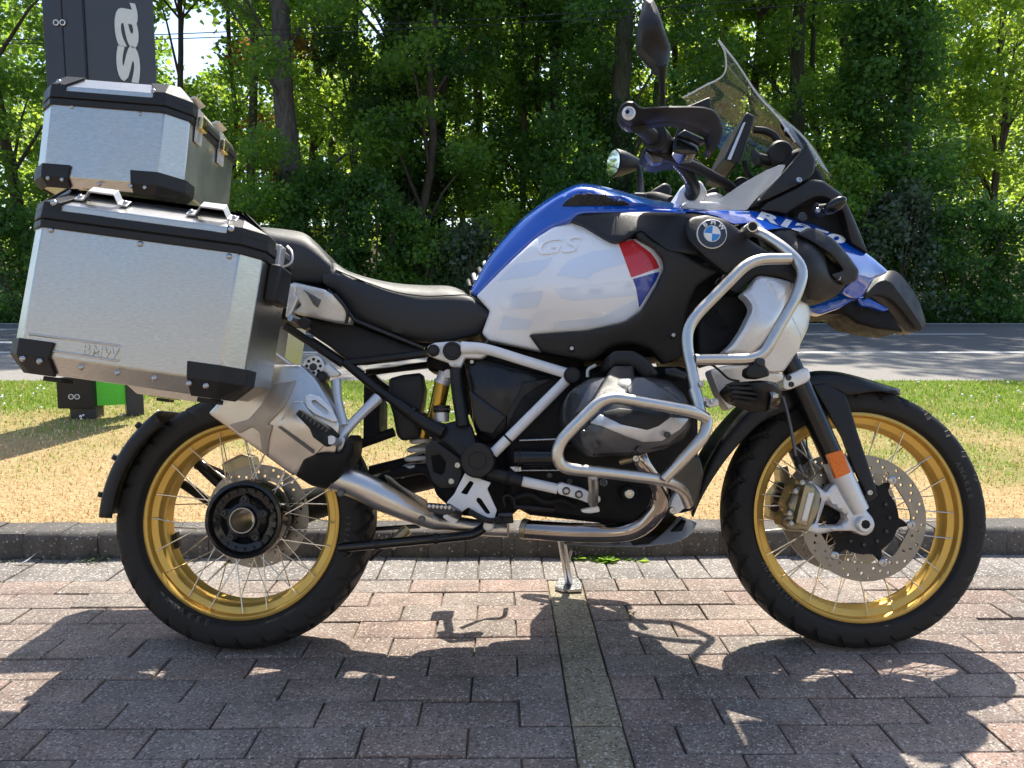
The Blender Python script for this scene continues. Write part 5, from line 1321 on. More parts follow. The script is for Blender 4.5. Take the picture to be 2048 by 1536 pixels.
cap('badge_ring', *bc, BL_ + .0008, .0318, .006, 'badge_black', badge_panel, bev=.0008, n=48)
cap('badge_disc', *bc, BL_ + .0014, .0190, .006, 'letter_white', badge_panel, bev=.0006, n=48)
for k in (0, 2):
    a0 = math.pi / 2 + k * math.pi / 2 - rad(6)
    c0 = q(*bc, BL_ + .0024); V = [c0] + [c0 + Vector((.0172 * math.cos(a0 + t * math.pi / 20), 0, .0172 * math.sin(a0 + t * math.pi / 20))) for t in range(11)]
    mesh_obj('badge_quarter', V, [(0, i + 1, i + 2) for i in range(10)], 'badge_blue', badge_panel, smooth=0)
    a1 = a0 + math.pi / 2; V = [c0] + [c0 + Vector((.0172 * math.cos(a1 + t * math.pi / 20), 0, .0172 * math.sin(a1 + t * math.pi / 20))) for t in range(11)]
    mesh_obj('badge_quarter', V, [(0, i + 1, i + 2) for i in range(10)], 'letter_white', badge_panel, smooth=0)
for ch, ang in (('B', 128), ('M', 84), ('W', 36)):
    G, Gf = glyphs(ch, size=.0155, extrude=.0004, bold=.0005, align='CENTER'); a = rad(ang); c0 = q(*bc, BL_ + .0016); rr = .0212
    V = []
    for x, y, z in G:
        p2 = Vector((rr * math.cos(a), 0, rr * math.sin(a))) + Vector((math.sin(a), 0, -math.cos(a))) * x + Vector((math.cos(a), 0, math.sin(a))) * y
        V.append(c0 + p2 + Vector((0, -z - .0006, 0)))
    mesh_obj('badge_letter', V, Gf, 'letter_white', badge_panel, smooth=0)
panel('fairing_underlayer', Z(9, (480, 640), (600, 555), (720, 500), (1000, 480), (1080, 560), (1090, 780), (1000, 700), (880, 660), (740, 645), (640, 740), (600, 790), (530, 770), (450, 700)), .245, .06, 'black_plastic', bike, edge=.01, r=8)
# silver radiator cowls
SF = Z(9, (700, 660, .265), (1000, 700, .255), (1140, 930, .20), (1000, 1290, .23), (800, 1370, .27), (520, 1230, .30), (700, 900, .30), (880, 850, .275), (940, 1000, .285))
panel('radiator_cowl', Z(9, (985, 690), (1060, 740), (1110, 850), (1146, 930), (1122, 1050), (1060, 1180), (1000, 1290), (930, 1385), (860, 1385), (780, 1340), (700, 1300), (760, 1200), (900, 1010), (980, 850)), on(SF, -.012), .05, 'silver_paint', bike, edge=.006, r=8)
panel('radiator_scoop', Z(9, (610, 792), (680, 740), (735, 650), (800, 655), (900, 672), (1005, 700), (1000, 760), (930, 930), (840, 1080), (760, 1190), (690, 1250), (560, 1260), (470, 1235), (545, 1170), (620, 1060), (690, 920), (692, 880), (660, 830)), SF, .03, 'silver_paint', bike, edge=.012, r=8, grid=8)
panel('scoop_upper_edge', Z(9, (800, 672), (900, 690), (985, 712), (960, 800), (885, 860), (872, 790), (830, 720)), on(SF, .003), .01, 'silver_paint', bike, edge=.008, r=5)  # raised upper edge, same silver paint as the scoop
panel('cowl_blade', Z(9, (1000, 950), (1075, 1110), (1060, 1200), (930, 1380), (830, 1382), (770, 1330), (800, 1230), (900, 1080)), on(SF, .006), .012, 'silver_paint', bike, edge=.005, r=6)
panel('cowl_lower', Z(9, (375, 1365), (480, 1335), (700, 1320), (820, 1385), (930, 1390), (940, 1440), (800, 1500), (620, 1600), (520, 1680), (450, 1560)), Z(9, (380, 1360, .26), (900, 1400, .22), (520, 1650, .22)), .05, 'silver_paint', bike, edge=.006, r=8)
block('cowl_inner', Z(9, (450, 780), (620, 780), (690, 880), (640, 1060), (540, 1180), (300, 1300), (280, 1000)), .0, .20, 'engine_black', bike, .01)
for k in range(14): tube('radiator_fin', Z(9, (330 + k * 8, 1000 + k * 6, .203), (420 + k * 9, 880 + k * 14, .203)), .0008, 'bolt_dark', bike, n=4)
# ---- blue nose, beak, air shells
BF = Z(9, (0, 140, .20), (400, 160, .20), (720, 165, .185), (640, 250, .235), (1000, 215, .165), (1200, 275, .15), (1040, 280, .23), (1420, 400, .13), (1500, 640, .19), (1640, 540, .105), (1730, 620, .09), (1640, 660, .12), (1450, 790, .16), (1250, 340, .20))
nose = panel('nose_side', Z(9, (-60, 132), (380, 148), (700, 156), (1000, 208), (1200, 268), (1420, 395), (1560, 470), (1640, 535), (1732, 620), (1680, 650), (1630, 665), (1545, 800), (1480, 830), (1400, 790), (1380, 760), (1500, 650), (1440, 560), (1250, 380), (1040, 290), (900, 290), (780, 310), (700, 250), (560, 262), (430, 200), (280, 170), (-60, 165)), BF, .012, 'paint_blue', bike, edge=.006, r=6, grid=9)
on_surface_text('name_lettering', 'R1250', on(BF, .0012), (730, 216), (1400, 420), (742, 152), 9, 'letter_white', nose, .0012, shear=.15, bold=.045, extr=.0005, bev_=0)
nose_l = mirror_copy(nose)
panel('air_shell', Z(9, (815, 325), (880, 290), (960, 274), (1060, 330), (1150, 390), (1240, 455), (1265, 560), (1285, 640), (1350, 690), (1412, 722), (1345, 800), (1240, 850), (1105, 842), (1080, 770), (1090, 660), (1040, 560), (950, 450), (860, 380)),
      Z(9, (820, 330, .25), (960, 280, .235), (1120, 480, .295), (1180, 700, .285), (1250, 840, .22), (1410, 725, .22), (1240, 460, .265), (1000, 520, .275)), .05, 'black_plastic', bike, edge=.014, r=8, grid=9)
panel('air_shell_flap', Z(9, (1038, 332), (1130, 284), (1200, 302), (1330, 380), (1440, 510), (1512, 612), (1492, 685), (1412, 722), (1350, 690), (1290, 640), (1392, 608), (1300, 490), (1245, 452), (1150, 392)),
      Z(9, (1040, 330, .275), (1200, 305, .26), (1512, 612, .225), (1412, 720, .235), (1245, 452, .28)), .02, 'black_plastic', bike, edge=.006, r=6, grid=8)
bolt(*Z(9, (1350, 665))[0], .245, .007, bike)
block('shell_gap', Z(9, (1230, 450), (1400, 600), (1300, 650), (1260, 560)), .12, .225, 'engine_black', bike, .003)
beak = loft('beak', [Z(9, (1560, 690, 0), (1700, 640, 0), (1790, 640, 0), (1870, 720, 0), (1940, 820, 0), (1995, 960, 0), (2010, 1020, 0)),
                     Z(9, (1580, 700, .05), (1720, 622, .045), (1800, 630, .045), (1880, 720, .045), (1950, 830, .04), (2000, 965, .035), (2012, 1022, .03)),
                     Z(9, (1560, 790, .095), (1660, 700, .085), (1740, 700, .085), (1800, 770, .08), (1880, 880, .07), (1950, 985, .055), (1985, 1050, .04)),
                     Z(9, (1540, 830, .09), (1640, 800, .085), (1720, 820, .08), (1790, 870, .075), (1850, 940, .065), (1920, 1030, .05), (1960, 1074, .035))], 'black_plastic', bike, n=36, m=25, solid=.004, smooth=25, lin=True)
panel('beak_under', Z(9, (1600, 800), (1700, 800), (1800, 850), (1900, 940), (1985, 1030), (1960, 1076), (1862, 1078), (1800, 1000), (1720, 900), (1640, 850)), Z(9, (1620, 810, .075), (1980, 1040, .03), (1860, 1075, .03)), .05, 'dark_brown' if 'dark_brown' in MATS else 'caliper_gold', beak, edge=.004, r=5)
panel('nose_lip', Z(9, (1490, 815), (1560, 808), (1640, 850), (1740, 905), (1700, 925), (1600, 890), (1520, 880)), .085, .02, 'paint_blue', bike, edge=.004, r=5)
block('beak_keel', Z(9, (1130, 850), (1245, 848), (1390, 775), (1500, 835), (1640, 880), (1740, 920), (1860, 1075), (1650, 1050), (1500, 1010), (1400, 935), (1200, 945), (1140, 930)), -.07, .07, 'engine_black', bike, .008)
panel('nose_lower_side', Z(9, (1120, 845), (1240, 850), (1400, 770), (1480, 830), (1360, 900), (1220, 948), (1145, 930)), .13, .03, 'paint_blue', bike, edge=.006, r=6)  # lower side piece in the same blue paint as the nose
# arch frame of the cockpit with indicator
arch = panel('cockpit_frame', Z(14, (165, 895), (200, 862), (330, 800), (385, 764), (440, 770), (520, 828), (560, 905), (600, 1000), (632, 1082), (560, 1040), (545, 985), (525, 905), (490, 862), (440, 838), (400, 842), (330, 880), (285, 915), (240, 905)), Z(14, (165, 895, .19), (400, 790, .175), (540, 850, .16), (632, 1080, .13), (450, 840, .175)), .03, 'black_plastic', bike, edge=.008, r=6, grid=8)
block('headlight_housing', Z(14, (280, 900), (420, 820), (500, 850), (560, 960), (620, 1070), (520, 1030), (330, 950)), -.15, .12, 'engine_black', bike, .01)
ind = tube('indicator_stalk', Z(14, (415, 897, .20), (470, 885, .24)), [.014, .010], 'black_plastic', bike, n=14)
tube('indicator_lens', Z(14, (448, 903, .215), (462, 893, .235), (490, 876, .25), (520, 856, .26), (538, 845, .262)), [.006, .013, .0155, .012, .003], 'black_gloss', ind, n=18)
panel('indicator_bracket', Z(14, (395, 880), (410, 862), (450, 880), (470, 905), (440, 920), (400, 910)), .205, .02, 'black_plastic', ind, edge=.004)
bolt(*Z(14, (418, 897))[0], .226, .006, bike); cap('sensor_ring', *Z(14, (354, 923))[0], .20, .011, .03, 'bolt_dark', bike, ring=.006); bolt(*Z(14, (337, 768))[0], .20, .007, bike)
# ---- seats
def seat(name, top, shoulder, side, bottom, w, parent=bike):
    n = len(top)
    r0 = [(x, y, 0) for x, y in top]; r1 = [(x, y + 0.5, w * .62) for x, y in top]
    r2 = [(x, y, w) for x, y in shoulder]; r3 = [(x, y, w * 1.04) for x, y in side]; r4 = [(x, y, w * .86) for x, y in bottom]; r5 = [(x, y, 0) for x, y in bottom]
    return loft(name, [r0, r1, r2, r3, r4, r5], 'seat_vinyl', parent, n=54, m=45, mirror=True, smooth=50)
s2 = seat('rider_seat', Z(4, (610, 470), (700, 445), (820, 512), (1000, 570), (1200, 610), (1420, 628), (1640, 635), (1780, 690), (1890, 775), (1945, 828)),
     Z(4, (600, 520), (700, 495), (820, 545), (1000, 615), (1200, 680), (1420, 715), (1640, 712), (1790, 720), (1900, 790), (1955, 840)),
     Z(4, (600, 590), (700, 600), (830, 720), (1010, 850), (1200, 920), (1420, 945), (1640, 925), (1780, 890), (1890, 870), (1950, 870)),
     Z(4, (620, 620), (720, 700), (860, 880), (1030, 970), (1210, 1035), (1430, 1080), (1640, 1070), (1770, 1040), (1880, 1005), (1930, 920)), .150)
tube('seat_piping', [(p[0], p[1], .151) for p in Z(4, (700, 490), (820, 540), (1000, 610), (1200, 672), (1420, 704), (1640, 700), (1790, 700), (1900, 770))], .0016, 'rubber', s2, n=8)
s1 = seat('pillion_seat', Z(4, (-120, 150), (60, 150), (300, 172), (450, 202), (540, 268), (620, 350), (672, 425), (692, 500)),
     Z(4, (-120, 200), (60, 200), (300, 240), (450, 275), (540, 330), (620, 400), (675, 455), (694, 515)),
     Z(4, (-120, 420), (60, 420), (300, 450), (450, 470), (540, 490), (620, 510), (672, 520), (692, 535)),
     Z(4, (-120, 560), (60, 565), (300, 580), (450, 595), (540, 602), (600, 605), (645, 585), (680, 550)), .145)
tube('luggage_rack', [(430, 432, .10), (330, 420, .12), (180, 405, .12)], .010, 'black_plastic', bike); tube('luggage_rack', [(430, 432, -.10), (330, 420, -.12), (180, 405, -.12)], .010, 'black_plastic', bike)
block('rack_plate', [(150, 402), (420, 425), (430, 450), (150, 430)], -.14, .14, 'black_plastic', bike, .006)
block('tail_unit', [(260, 450), (520, 500), (600, 560), (590, 640), (420, 620), (280, 520)], -.10, .10, 'engine_black', bike, .02)
# rear mudguard hugging the tyre
def arc_rails(C, r0, a0, a1, widths, n=14, dr=None):
    """Strip concentric with a wheel: (offset l, radius) pairs."""
    out = []
    for l_, r_ in widths:
        out.append([(C.x + (r_ if not callable(r_) else r_(t)) * math.cos(a), -l_ * 1.0, C.z + (r_ if not callable(r_) else r_(t)) * math.sin(a)) for t, a in [(k / (n - 1), a0 + (a1 - a0) * k / (n - 1)) for k in range(n)]])
    return np.array(out)
def strip(name, R, material, parent, solid=.004):
    G = np.transpose(R, (1, 0, 2)); n, m = G.shape[:2]
    GG = np.array([catmull(G[i], (m - 1) * 4 + 1) for i in range(n)]); m = GG.shape[1]
    o = mesh_obj(name, GG.reshape(-1, 3), [(i * m + j, i * m + j + 1, (i + 1) * m + j + 1, (i + 1) * m + j) for i in range(n - 1) for j in range(m - 1)], material, parent, smooth=0)
    fix_normals(o); o.data.shade_smooth(); o.data.set_sharp_from_angle(angle=rad(50))
    s = o.modifiers.new('shell', 'SOLIDIFY'); s.thickness = solid; s.offset = 0
    return o
g0 = [(-.105, RR - .012), (-.10, RR + .012), (-.05, RR + .022), (.05, RR + .022), (.10, RR + .010), (.106, RR - .022)]
hug = strip('rear_mudguard', arc_rails(CR, RR, rad(128), rad(178), g0, 16), 'black_plastic', bike, .005)
for a in (136, 152, 168): 
    c = Vector((CR.x + (RR + .022) * math.cos(rad(a)), -.085, CR.z + (RR + .022) * math.sin(rad(a))))
    V, Fc = tube_pts([c, c + Vector((.012 * math.cos(rad(a + 90)), 0, .012 * math.sin(rad(a + 90))))], [.009, .009], 10); mesh_obj('mudguard_stud', V, Fc, 'black_plastic', hug)
tube('mudguard_arm', [(CR.x - .10, .11, CR.z + .06), (CR.x - .25, .09, CR.z + .20), (CR.x - .30, .06, CR.z + .22)], .013, 'black_satin', bike, world=True)
# ---- front fork, mudguard, brakes
fk = tube('fork_tube', Z(10, (570, 15, .105), (700, 300, .105), (845, 620, .105)), .0268, 'black_gloss', bike, n=28)
tube('fork_upper', [tuple(q(1470, 400, .085)), tuple(q(*Z(10, (575, 20))[0], .105))], .0225, 'black_gloss', bike, world=True, n=24)
o = tube('fork_slider', Z(10, (800, 520, .106), (850, 630, .106), (925, 785, .106)), [.0290, .0295, .0275], 'silver_cast', bike, n=28)
panel('axle_casting', Z(10, (790, 650), (905, 600), (955, 735), (960, 770), (1005, 825), (1015, 860), (1000, 895), (970, 915), (940, 912), (900, 890), (800, 890), (720, 908), (660, 890), (625, 885), (615, 862), (700, 850), (735, 720), (690, 690), (655, 640), (680, 625), (760, 690)),
      Z(10, (800, 650, .12), (960, 860, .125), (640, 870, .125), (680, 660, .125)), .03, 'silver_cast', bike, edge=.006, r=5, grid=8,
      holes=[Z(10, (760, 728), (800, 765), (860, 800), (862, 830), (840, 862), (730, 865), (715, 858))])
for sd in (1,):
    cap('axle_boss', *Z(10, (965, 860))[0], .140, .0190, .03, 'silver_cast', bike, bev=.003, n=36); cap('axle_bore', *Z(10, (968, 856))[0], .1405, .0115, .012, 'hole_dark', bike, bev=.0008, n=8)
tube('fork_tube', [(p.x, -p.y, p.z) for p in (q(*Z(10, (570, 15))[0], .105), q(*Z(10, (845, 620))[0], .105))], .0268, 'black_gloss', bike, world=True, n=24)
tube('fork_slider', [(p.x, -p.y, p.z) for p in (q(*Z(10, (815, 560))[0], .105), q(*Z(10, (955, 840))[0], .105))], .0285, 'silver_cast', bike, world=True, n=24)
panel('fork_reflector', Z(10, (765, 490), (845, 466), (890, 584), (812, 620)), .1385, .012, 'reflector_orange', bike, edge=.002, r=3)
clampo = panel('fork_clamp', Z(10, (535, 92), (560, 78), (648, 36), (672, 52), (680, 98), (655, 120), (565, 158), (535, 150)), .137, .06, 'silver_paint', bike, edge=.006, r=5)
for x, y in ((566, 93), (580, 127)): bolt(*Z(10, (x, y))[0], .1385, .0068, clampo, 'bolt_dark')
# caliper
cal = panel('brake_caliper', Z(10, (560, 720), (590, 650), (640, 620), (690, 640), (730, 690), (725, 780), (690, 850), (660, 895), (600, 892), (560, 890), (525, 860), (525, 820), (560, 790), (545, 750)), Z(10, (600, 700, .12), (690, 760, .145), (560, 860, .115), (640, 640, .12)), .05, 'caliper_gold', bike, edge=.009, r=5, grid=8)
panel('caliper_bridge', Z(10, (650, 645), (700, 660), (705, 690), (660, 870), (600, 850), (620, 760)), .152, .02, 'caliper_gold', cal, edge=.005, r=4)
panel('caliper_plate', Z(10, (668, 690), (700, 692), (660, 840), (632, 838)), .155, .004, 'silver_cast', cal, edge=.0015, r=2)
for x, y in ((605, 685), (574, 800), (582, 852), (640, 640)): cap('caliper_nut', *Z(10, (x, y))[0], .146, .0075, .03, 'bolt_steel', cal, ring=.004)
panel('far_caliper', Z(10, (470, 700), (520, 640), (510, 560), (560, 545), (580, 640), (600, 800), (520, 850), (460, 830), (465, 760)), -.10, .04, 'caliper_gold', bike, edge=.006, r=6)
for x, y in ((525, 660), (515, 715), (495, 770)): cap('caliper_nut', *Z(10, (x, y))[0], -.092, .012, .02, 'bolt_dark', bike, ring=.006)
tube('brake_hose', Z(10, (535, 190, .12), (560, 280, .125), (590, 420, .13), (605, 510, .13), (640, 590, .135)), .0042, 'grey_cast', bike, n=10); tube('hose_end', Z(10, (600, 500, .131), (615, 545, .132)), .0062, 'engine_black', bike)
tube('sensor_cable', Z(10, (655, 400, .10), (665, 480, .11), (680, 600, .11)), .0022, 'bolt_dark', bike, n=8)
# front mudguard
def fen(l_, off):
    return [(x, y, l_) for x, y in off]
fr_c = Z(10, (60, 790), (115, 600), (235, 385), (400, 205), (560, 110), (680, 66), (800, 66), (920, 92), (1040, 128), (1138, 157))
fr_s = Z(10, (70, 805), (150, 650), (270, 480), (430, 320), (590, 250), (700, 150), (800, 150), (870, 182), (1000, 165), (1125, 158))
R0 = [(x, y, 0.0) for x, y in fr_c]; R1 = [(x, y, .055) for x, y in fr_c]
R2 = [(x + 2, y + 10, .078) for x, y in fr_c]; R3 = [(x, y, .082) for x, y in fr_s]
fen_o = loft('front_mudguard', [R0, R1, R2, R3], 'black_satin', bike, n=60, m=33, solid=.004)
panel('mudguard_stay', Z(10, (690, 130), (760, 120), (862, 182), (880, 230), (925, 380), (985, 560), (1025, 678), (1002, 705), (965, 690), (905, 560), (845, 400), (770, 270)), Z(10, (700, 130, .09), (880, 200, .095), (1000, 690, .118), (860, 430, .105)), .01, 'black_satin', bike, edge=.004, r=5, grid=9); bolt(*Z(10, (988, 690))[0], .121, .007, bike)
block('stay_foot', Z(10, (960, 690), (1030, 680), (1020, 720), (985, 745), (968, 735)), .09, .112, 'black_satin', bike, .003)
# fog lamp
fog = panel('fog_lamp', Z(10, (255, 160), (300, 115), (420, 105), (490, 115), (525, 150), (532, 200), (515, 250), (450, 272), (400, 250), (300, 215)), Z(10, (270, 160, .36), (420, 180, .425), (525, 190, .40), (450, 265, .38)), .09, 'black_plastic', bike, edge=.02, r=8)
panel('fog_lamp_collar', Z(10, (430, 105), (490, 112), (528, 150), (532, 205), (515, 252), (455, 272), (470, 190)), Z(10, (470, 110, .395), (530, 190, .385), (470, 265, .39), (480, 190, .43)), .02, 'black_gloss', fog, edge=.01, r=5)
for k in range(5): panel('fog_lamp_fin', Z(10, (238 + k * 6, 130 + k * 22), (280, 112 + k * 22), (400, 118 + k * 27), (400, 128 + k * 27), (270, 135 + k * 20)), .425 - abs(k - 2) * .006, .012, 'black_plastic', fog, edge=.002, r=2)
panel('fog_lamp_mark', Z(10, (484, 180), (512, 176), (512, 196), (484, 198)), .437, .002, 'bolt_steel', fog, edge=0, r=1)
panel('fog_bracket', Z(9, (660, 1350), (700, 1330), (720, 1290), (790, 1290), (800, 1340), (825, 1365), (830, 1410), (760, 1430), (680, 1425), (650, 1400)), .43, .03, 'black_plastic', fog, edge=.005, r=4); cap('fog_pivot', *Z(9, (770, 1303))[0], .437, .0085, .03, 'bolt_dark', fog, ring=.004)
tube('fog_cable', Z(9, (290, 1345, .42), (380, 1325, .42), (440, 1360, .40), (520, 1430, .39), (600, 1450, .38)), .0025, 'rubber', fog, n=8)
panel('bar_lug', Z(10, (140, 205), (200, 200), (205, 235), (160, 250), (132, 235)), .40, .02, 'silver_cast', bike, edge=.003); bolt(*Z(10, (168, 216))[0], .403, .0055, bike)
# ---- cockpit: bars, guards, mirrors, screen
hg = panel('hand_guard', Z(16, (308, 235), (325, 165), (395, 118), (480, 122), (545, 188), (830, 172), (1100, 172), (1230, 180), (1335, 210), (1405, 295), (1437, 420), (1400, 560), (1312, 692), (1248, 662), (1288, 590), (1268, 455), (1200, 412), (1000, 342), (830, 330), (640, 362), (450, 402), (378, 372), (325, 312)),
      Z(16, (320, 240, .455), (700, 260, .475), (1200, 280, .43), (1420, 420, .37), (1290, 660, .31)), .03, 'black_plastic', bike, edge=.012, r=5, grid=7)
panel('guard_spoiler', Z(16, (1020, 178), (1080, 165), (1270, 82), (1300, 82), (1304, 192), (1200, 182)), .39, .006, 'black_plastic', hg, edge=.003, r=3)
cap('bar_end', *Z(16, (421, 240))[0], .484, .0135, .008, 'letter_white', hg, bev=.001, n=32); cap('bar_end_weight', *Z(16, (421, 240))[0], .4862, .0103, .008, 'brushed_steel', hg, bev=.002, n=32, ring=.006); cap('bar_end_screw', *Z(16, (405, 232))[0], .4870, .0045, .006, 'hole_dark', hg, bev=.0004, n=8)
grip = tube('hand_grip', Z(16, (520, 380, .42), (640, 480, .345), (720, 560, .30)), .0165, 'rubber', bike, n=24)
tube('grip_flange', Z(16, (690, 500, .325), (740, 545, .29)), [.029, .029], 'black_plastic', bike, n=28); tube('switch_housing', Z(16, (720, 540, .30), (830, 640, .24)), [.029, .025], 'black_plastic', bike, n=28)
panel('brake_lever', Z(16, (940, 480), (1020, 425), (1260, 540), (1250, 570), (1180, 580), (1060, 520), (960, 500)), .33, .014, 'dark_panel', bike, edge=.004, r=4)
panel('master_cylinder', Z(16, (900, 520), (930, 430), (960, 370), (1060, 380), (1130, 390), (1150, 470), (1000, 430), (945, 490), (1160, 600), (1175, 650), (1150, 700), (1000, 710), (880, 680), (870, 620)), .30, .05, 'black_gloss', bike, edge=.008, r=6)
block('switch_cluster', Z(16, (590, 600), (720, 640), (880, 640), (1130, 690), (1100, 730), (880, 720), (760, 760), (660, 730), (600, 660)), .18, .27, 'engine_black', bike, .006)
block('switch_rocker', Z(16, (600, 660), (690, 690), (800, 720), (780, 770), (690, 780), (640, 730)), .255, .285, 'grey_cast', bike, .004)
hb = tube('handlebar', Z(16, (760, 620, .27), (950, 790, .20), (1060, 930, .14), (1110, 1060, .085), (1090, 1130, .05)), [.0135, .0145, .0165, .0185, .0185], 'black_satin', bike, n=24, seg=40)
pts = [q(*p) for p in Z(16, (420, 240, .46), (720, 560, .30), (950, 790, .20), (1060, 930, .14), (1110, 1060, .085), (1090, 1130, .05))]
tube('handlebar', [(p.x, -p.y, p.z) for p in pts[2:]] , .0165, 'black_satin', bike, world=True, n=20); tube('hand_grip', [(p.x, -p.y, p.z) for p in pts[:2]], .0165, 'rubber', bike, world=True, n=20)
fg = panel('far_hand_guard', Z(16, (640, 1110), (680, 1070), (800, 1000), (860, 1020), (885, 1080), (870, 1140), (780, 1150), (660, 1150)), -.40, .03, 'black_plastic', bike, edge=.008, r=5)
tube('far_grip', Z(16, (590, 1170, -.42), (700, 1160, -.38), (880, 1210, -.28)), .018, 'rubber', bike, n=20); panel('far_switch', Z(16, (410, 1140), (470, 1105), (600, 1110), (620, 1170), (480, 1180)), -.36, .04, 'black_plastic', bike, edge=.006)
tube('bar_loom', Z(16, (700, 660, .28), (800, 700, .27), (960, 760, .23), (1130, 830, .17), (1300, 920, .12), (1480, 1020, .07), (1580, 1110, .04)), [.010, .011, .012, .0135, .013, .012, .012], 'rubber', bike, n=16, seg=50)
tube('bar_loom', Z(16, (1000, 720, .20), (1150, 780, .17), (1320, 930, .10), (1500, 1100, .06)), .006, 'rubber', bike, n=12)
clm = panel('bar_clamp', Z(16, (890, 1240), (930, 1160), (960, 1070), (1020, 1015), (1080, 1010), (1180, 975), (1210, 1000), (1270, 1110), (1230, 1180), (1220, 1260), (1000, 1270)), .055, .11, 'frame_white', bike, edge=.01, r=6)
panel('clamp_cap', Z(16, (1215, 1150), (1290, 1110), (1380, 1105), (1435, 1140), (1440, 1190), (1400, 1220), (1230, 1250)), .05, .10, 'frame_white', bike, edge=.01, r=6); panel('triple_clamp', Z(16, (960, 1250), (1060, 1190), (1200, 1200), (1380, 1210), (1450, 1240), (1300, 1290), (1000, 1290)), .09, .18, 'frame_white', bike, edge=.008, r=6)
block('ignition_lock', Z(16, (1250, 1090), (1340, 1045), (1390, 1070), (1400, 1110), (1280, 1120)), -.03, .03, 'black_plastic', bike, .004)
# mirrors
mr = panel('mirror', Z(8, (398, 0), (408, -12), (452, -12), (470, 5), (500, 75), (540, 200), (590, 345), (582, 455), (552, 495), (490, 500), (470, 455), (430, 420), (357, 335), (352, 300), (360, 150)), Z(8, (400, 10, .445), (470, 200, .47), (580, 400, .42), (360, 300, .44), (520, 490, .43)), .035, 'black_plastic', bike, edge=.012, r=5)
tube('mirror_stem', Z(8, (525, 480, .425), (528, 620, .40), (532, 790, .36)), [.0115, .0068, .0062], 'black_plastic', mr, n=16)
mc = q(*Z(16, (262, 790))[0], -.43); md = (q(*Z(16, (470, 780))[0], -.43) - mc)
ax = Vector((.95, .28, .06)).normalized()
def cone(name, c, ax, prof, mtl, parent, n=40, ell=1.0):
    uu = Vector((0, 0, 1)); sx = ax.cross(uu).normalized(); sz = sx.cross(ax); V = []; m = len(prof)
    for k in range(n):
        a = 2 * math.pi * k / n
        for r_, d_ in prof: V.append(c + ax * d_ + sx * (r_ * math.cos(a) * ell) + sz * (r_ * math.sin(a)))
    Fc = [(k * m + i, ((k + 1) % n) * m + i, ((k + 1) % n) * m + i + 1, k * m + i + 1) for k in range(n) for i in range(m - 1)]
    o = mesh_obj(name, V, Fc, mtl, parent, smooth=40); fix_normals(o); return o
m2 = cone('mirror', mc, ax, [(.035, .002), (.0425, -.002), (.0430, .006), (.038, .030), (.026, .062), (.018, .082), (0, .084)], 'black_plastic', bike, ell=1.3)
cone('mirror_glass', mc, ax, [(0, -.0045), (.0400, -.0045)], 'mirror_glass', m2, ell=1.28)
tube('mirror_stem', Z(16, (460, 785, -.43), (510, 815, -.43), (535, 870, -.43), (540, 1000, -.42), (540, 1130, -.40)), [.008, .0078, .0078, .011, .0115], 'black_plastic', m2, n=16)
# display and cockpit pieces
dsp = panel('display', Z(8, (1130, 838), (1150, 818), (1205, 850), (1195, 900), (1120, 1130), (1090, 1190), (1060, 1205), (975, 1170), (990, 1130)), .09, .19, 'black_plastic', bike, edge=.006, r=4)
panel('display_edge', Z(8, (1120, 900), (1140, 890), (1030, 1170), (1005, 1165)), .0935, .004, 'silver_cast', dsp, edge=.001, r=2)
tube('display_arm', Z(8, (1200, 950, .03), (1280, 960, .03), (1340, 990, .03), (1380, 1040, .03)), .010, 'black_satin', bike, n=14)
tube('display_cable', Z(8, (1130, 1180, .05), (1150, 1260, .05), (1200, 1320, .04)), .007, 'rubber', bike, n=10)
tube('phone_ball', Z(8, (1195, 1150, .10), (1290, 1170, .10), (1380, 1180, .08)), [.015, .013, .018], 'black_plastic', bike, n=18); tube('phone_knob', Z(8, (1195, 1095, .11), (1215, 1150, .11), (1230, 1210, .11)), [.006, .012, .008], 'black_plastic', bike, n=14)
cap('horn_cup', *Z(8, (1405, 1110))[0], .12, .0325, .06, 'black_plastic', bike, bev=.006); cap('far_gauge', *Z(8, (1110, 1350))[0], -.05, .022, .03, 'black_plastic', bike, ring=.017)
# screen
scr = loft('windscreen', [Z(8, (680, 715, -.18), (730, 800, -.185), (800, 900, -.19), (880, 1010, -.19), (960, 1110, -.19), (1010, 1200, -.18)),
                          Z(8, (815, 640, -.10), (900, 740, -.11), (1010, 850, -.12), (1130, 960, -.12), (1260, 1080, -.12), (1400, 1210, -.11)),
                          Z(8, (975, 548, 0), (1100, 640, 0), (1250, 770, 0), (1400, 900, 0), (1580, 1060, 0), (1735, 1310, 0)),
                          Z(8, (990, 400, .10), (1120, 540, .11), (1260, 715, .12), (1420, 860, .12), (1600, 1030, .12), (1765, 1290, .11)),
                          Z(8, (942, 293, .18), (1080, 470, .185), (1225, 690, .19), (1370, 850, .19), (1440, 950, .19), (1500, 1040, .18))], 'screen_glass', bike, n=40, m=41, mirror=False, solid=0, smooth=60)
tube('screen_edge', Z(8, (942, 293, .181), (1080, 470, .186), (1225, 690, .191), (1370, 850, .191), (1440, 950, .191), (1500, 1040, .181)), .0022, 'deflector', scr, n=8)
tube('screen_edge', Z(8, (680, 715, -.18), (815, 640, -.10), (975, 548, 0), (990, 400, .10), (942, 293, .18)), .0024, 'deflector', scr, n=8)
panel('screen_mount', Z(8, (1400, 900), (1420, 870), (1480, 930), (1560, 1010), (1600, 1060), (1560, 1080), (1480, 1000), (1440, 980)), .165, .012, 'black_gloss', bike, edge=.003, r=4); bolt(*Z(8, (1437, 950))[0], .169, .006, bike)
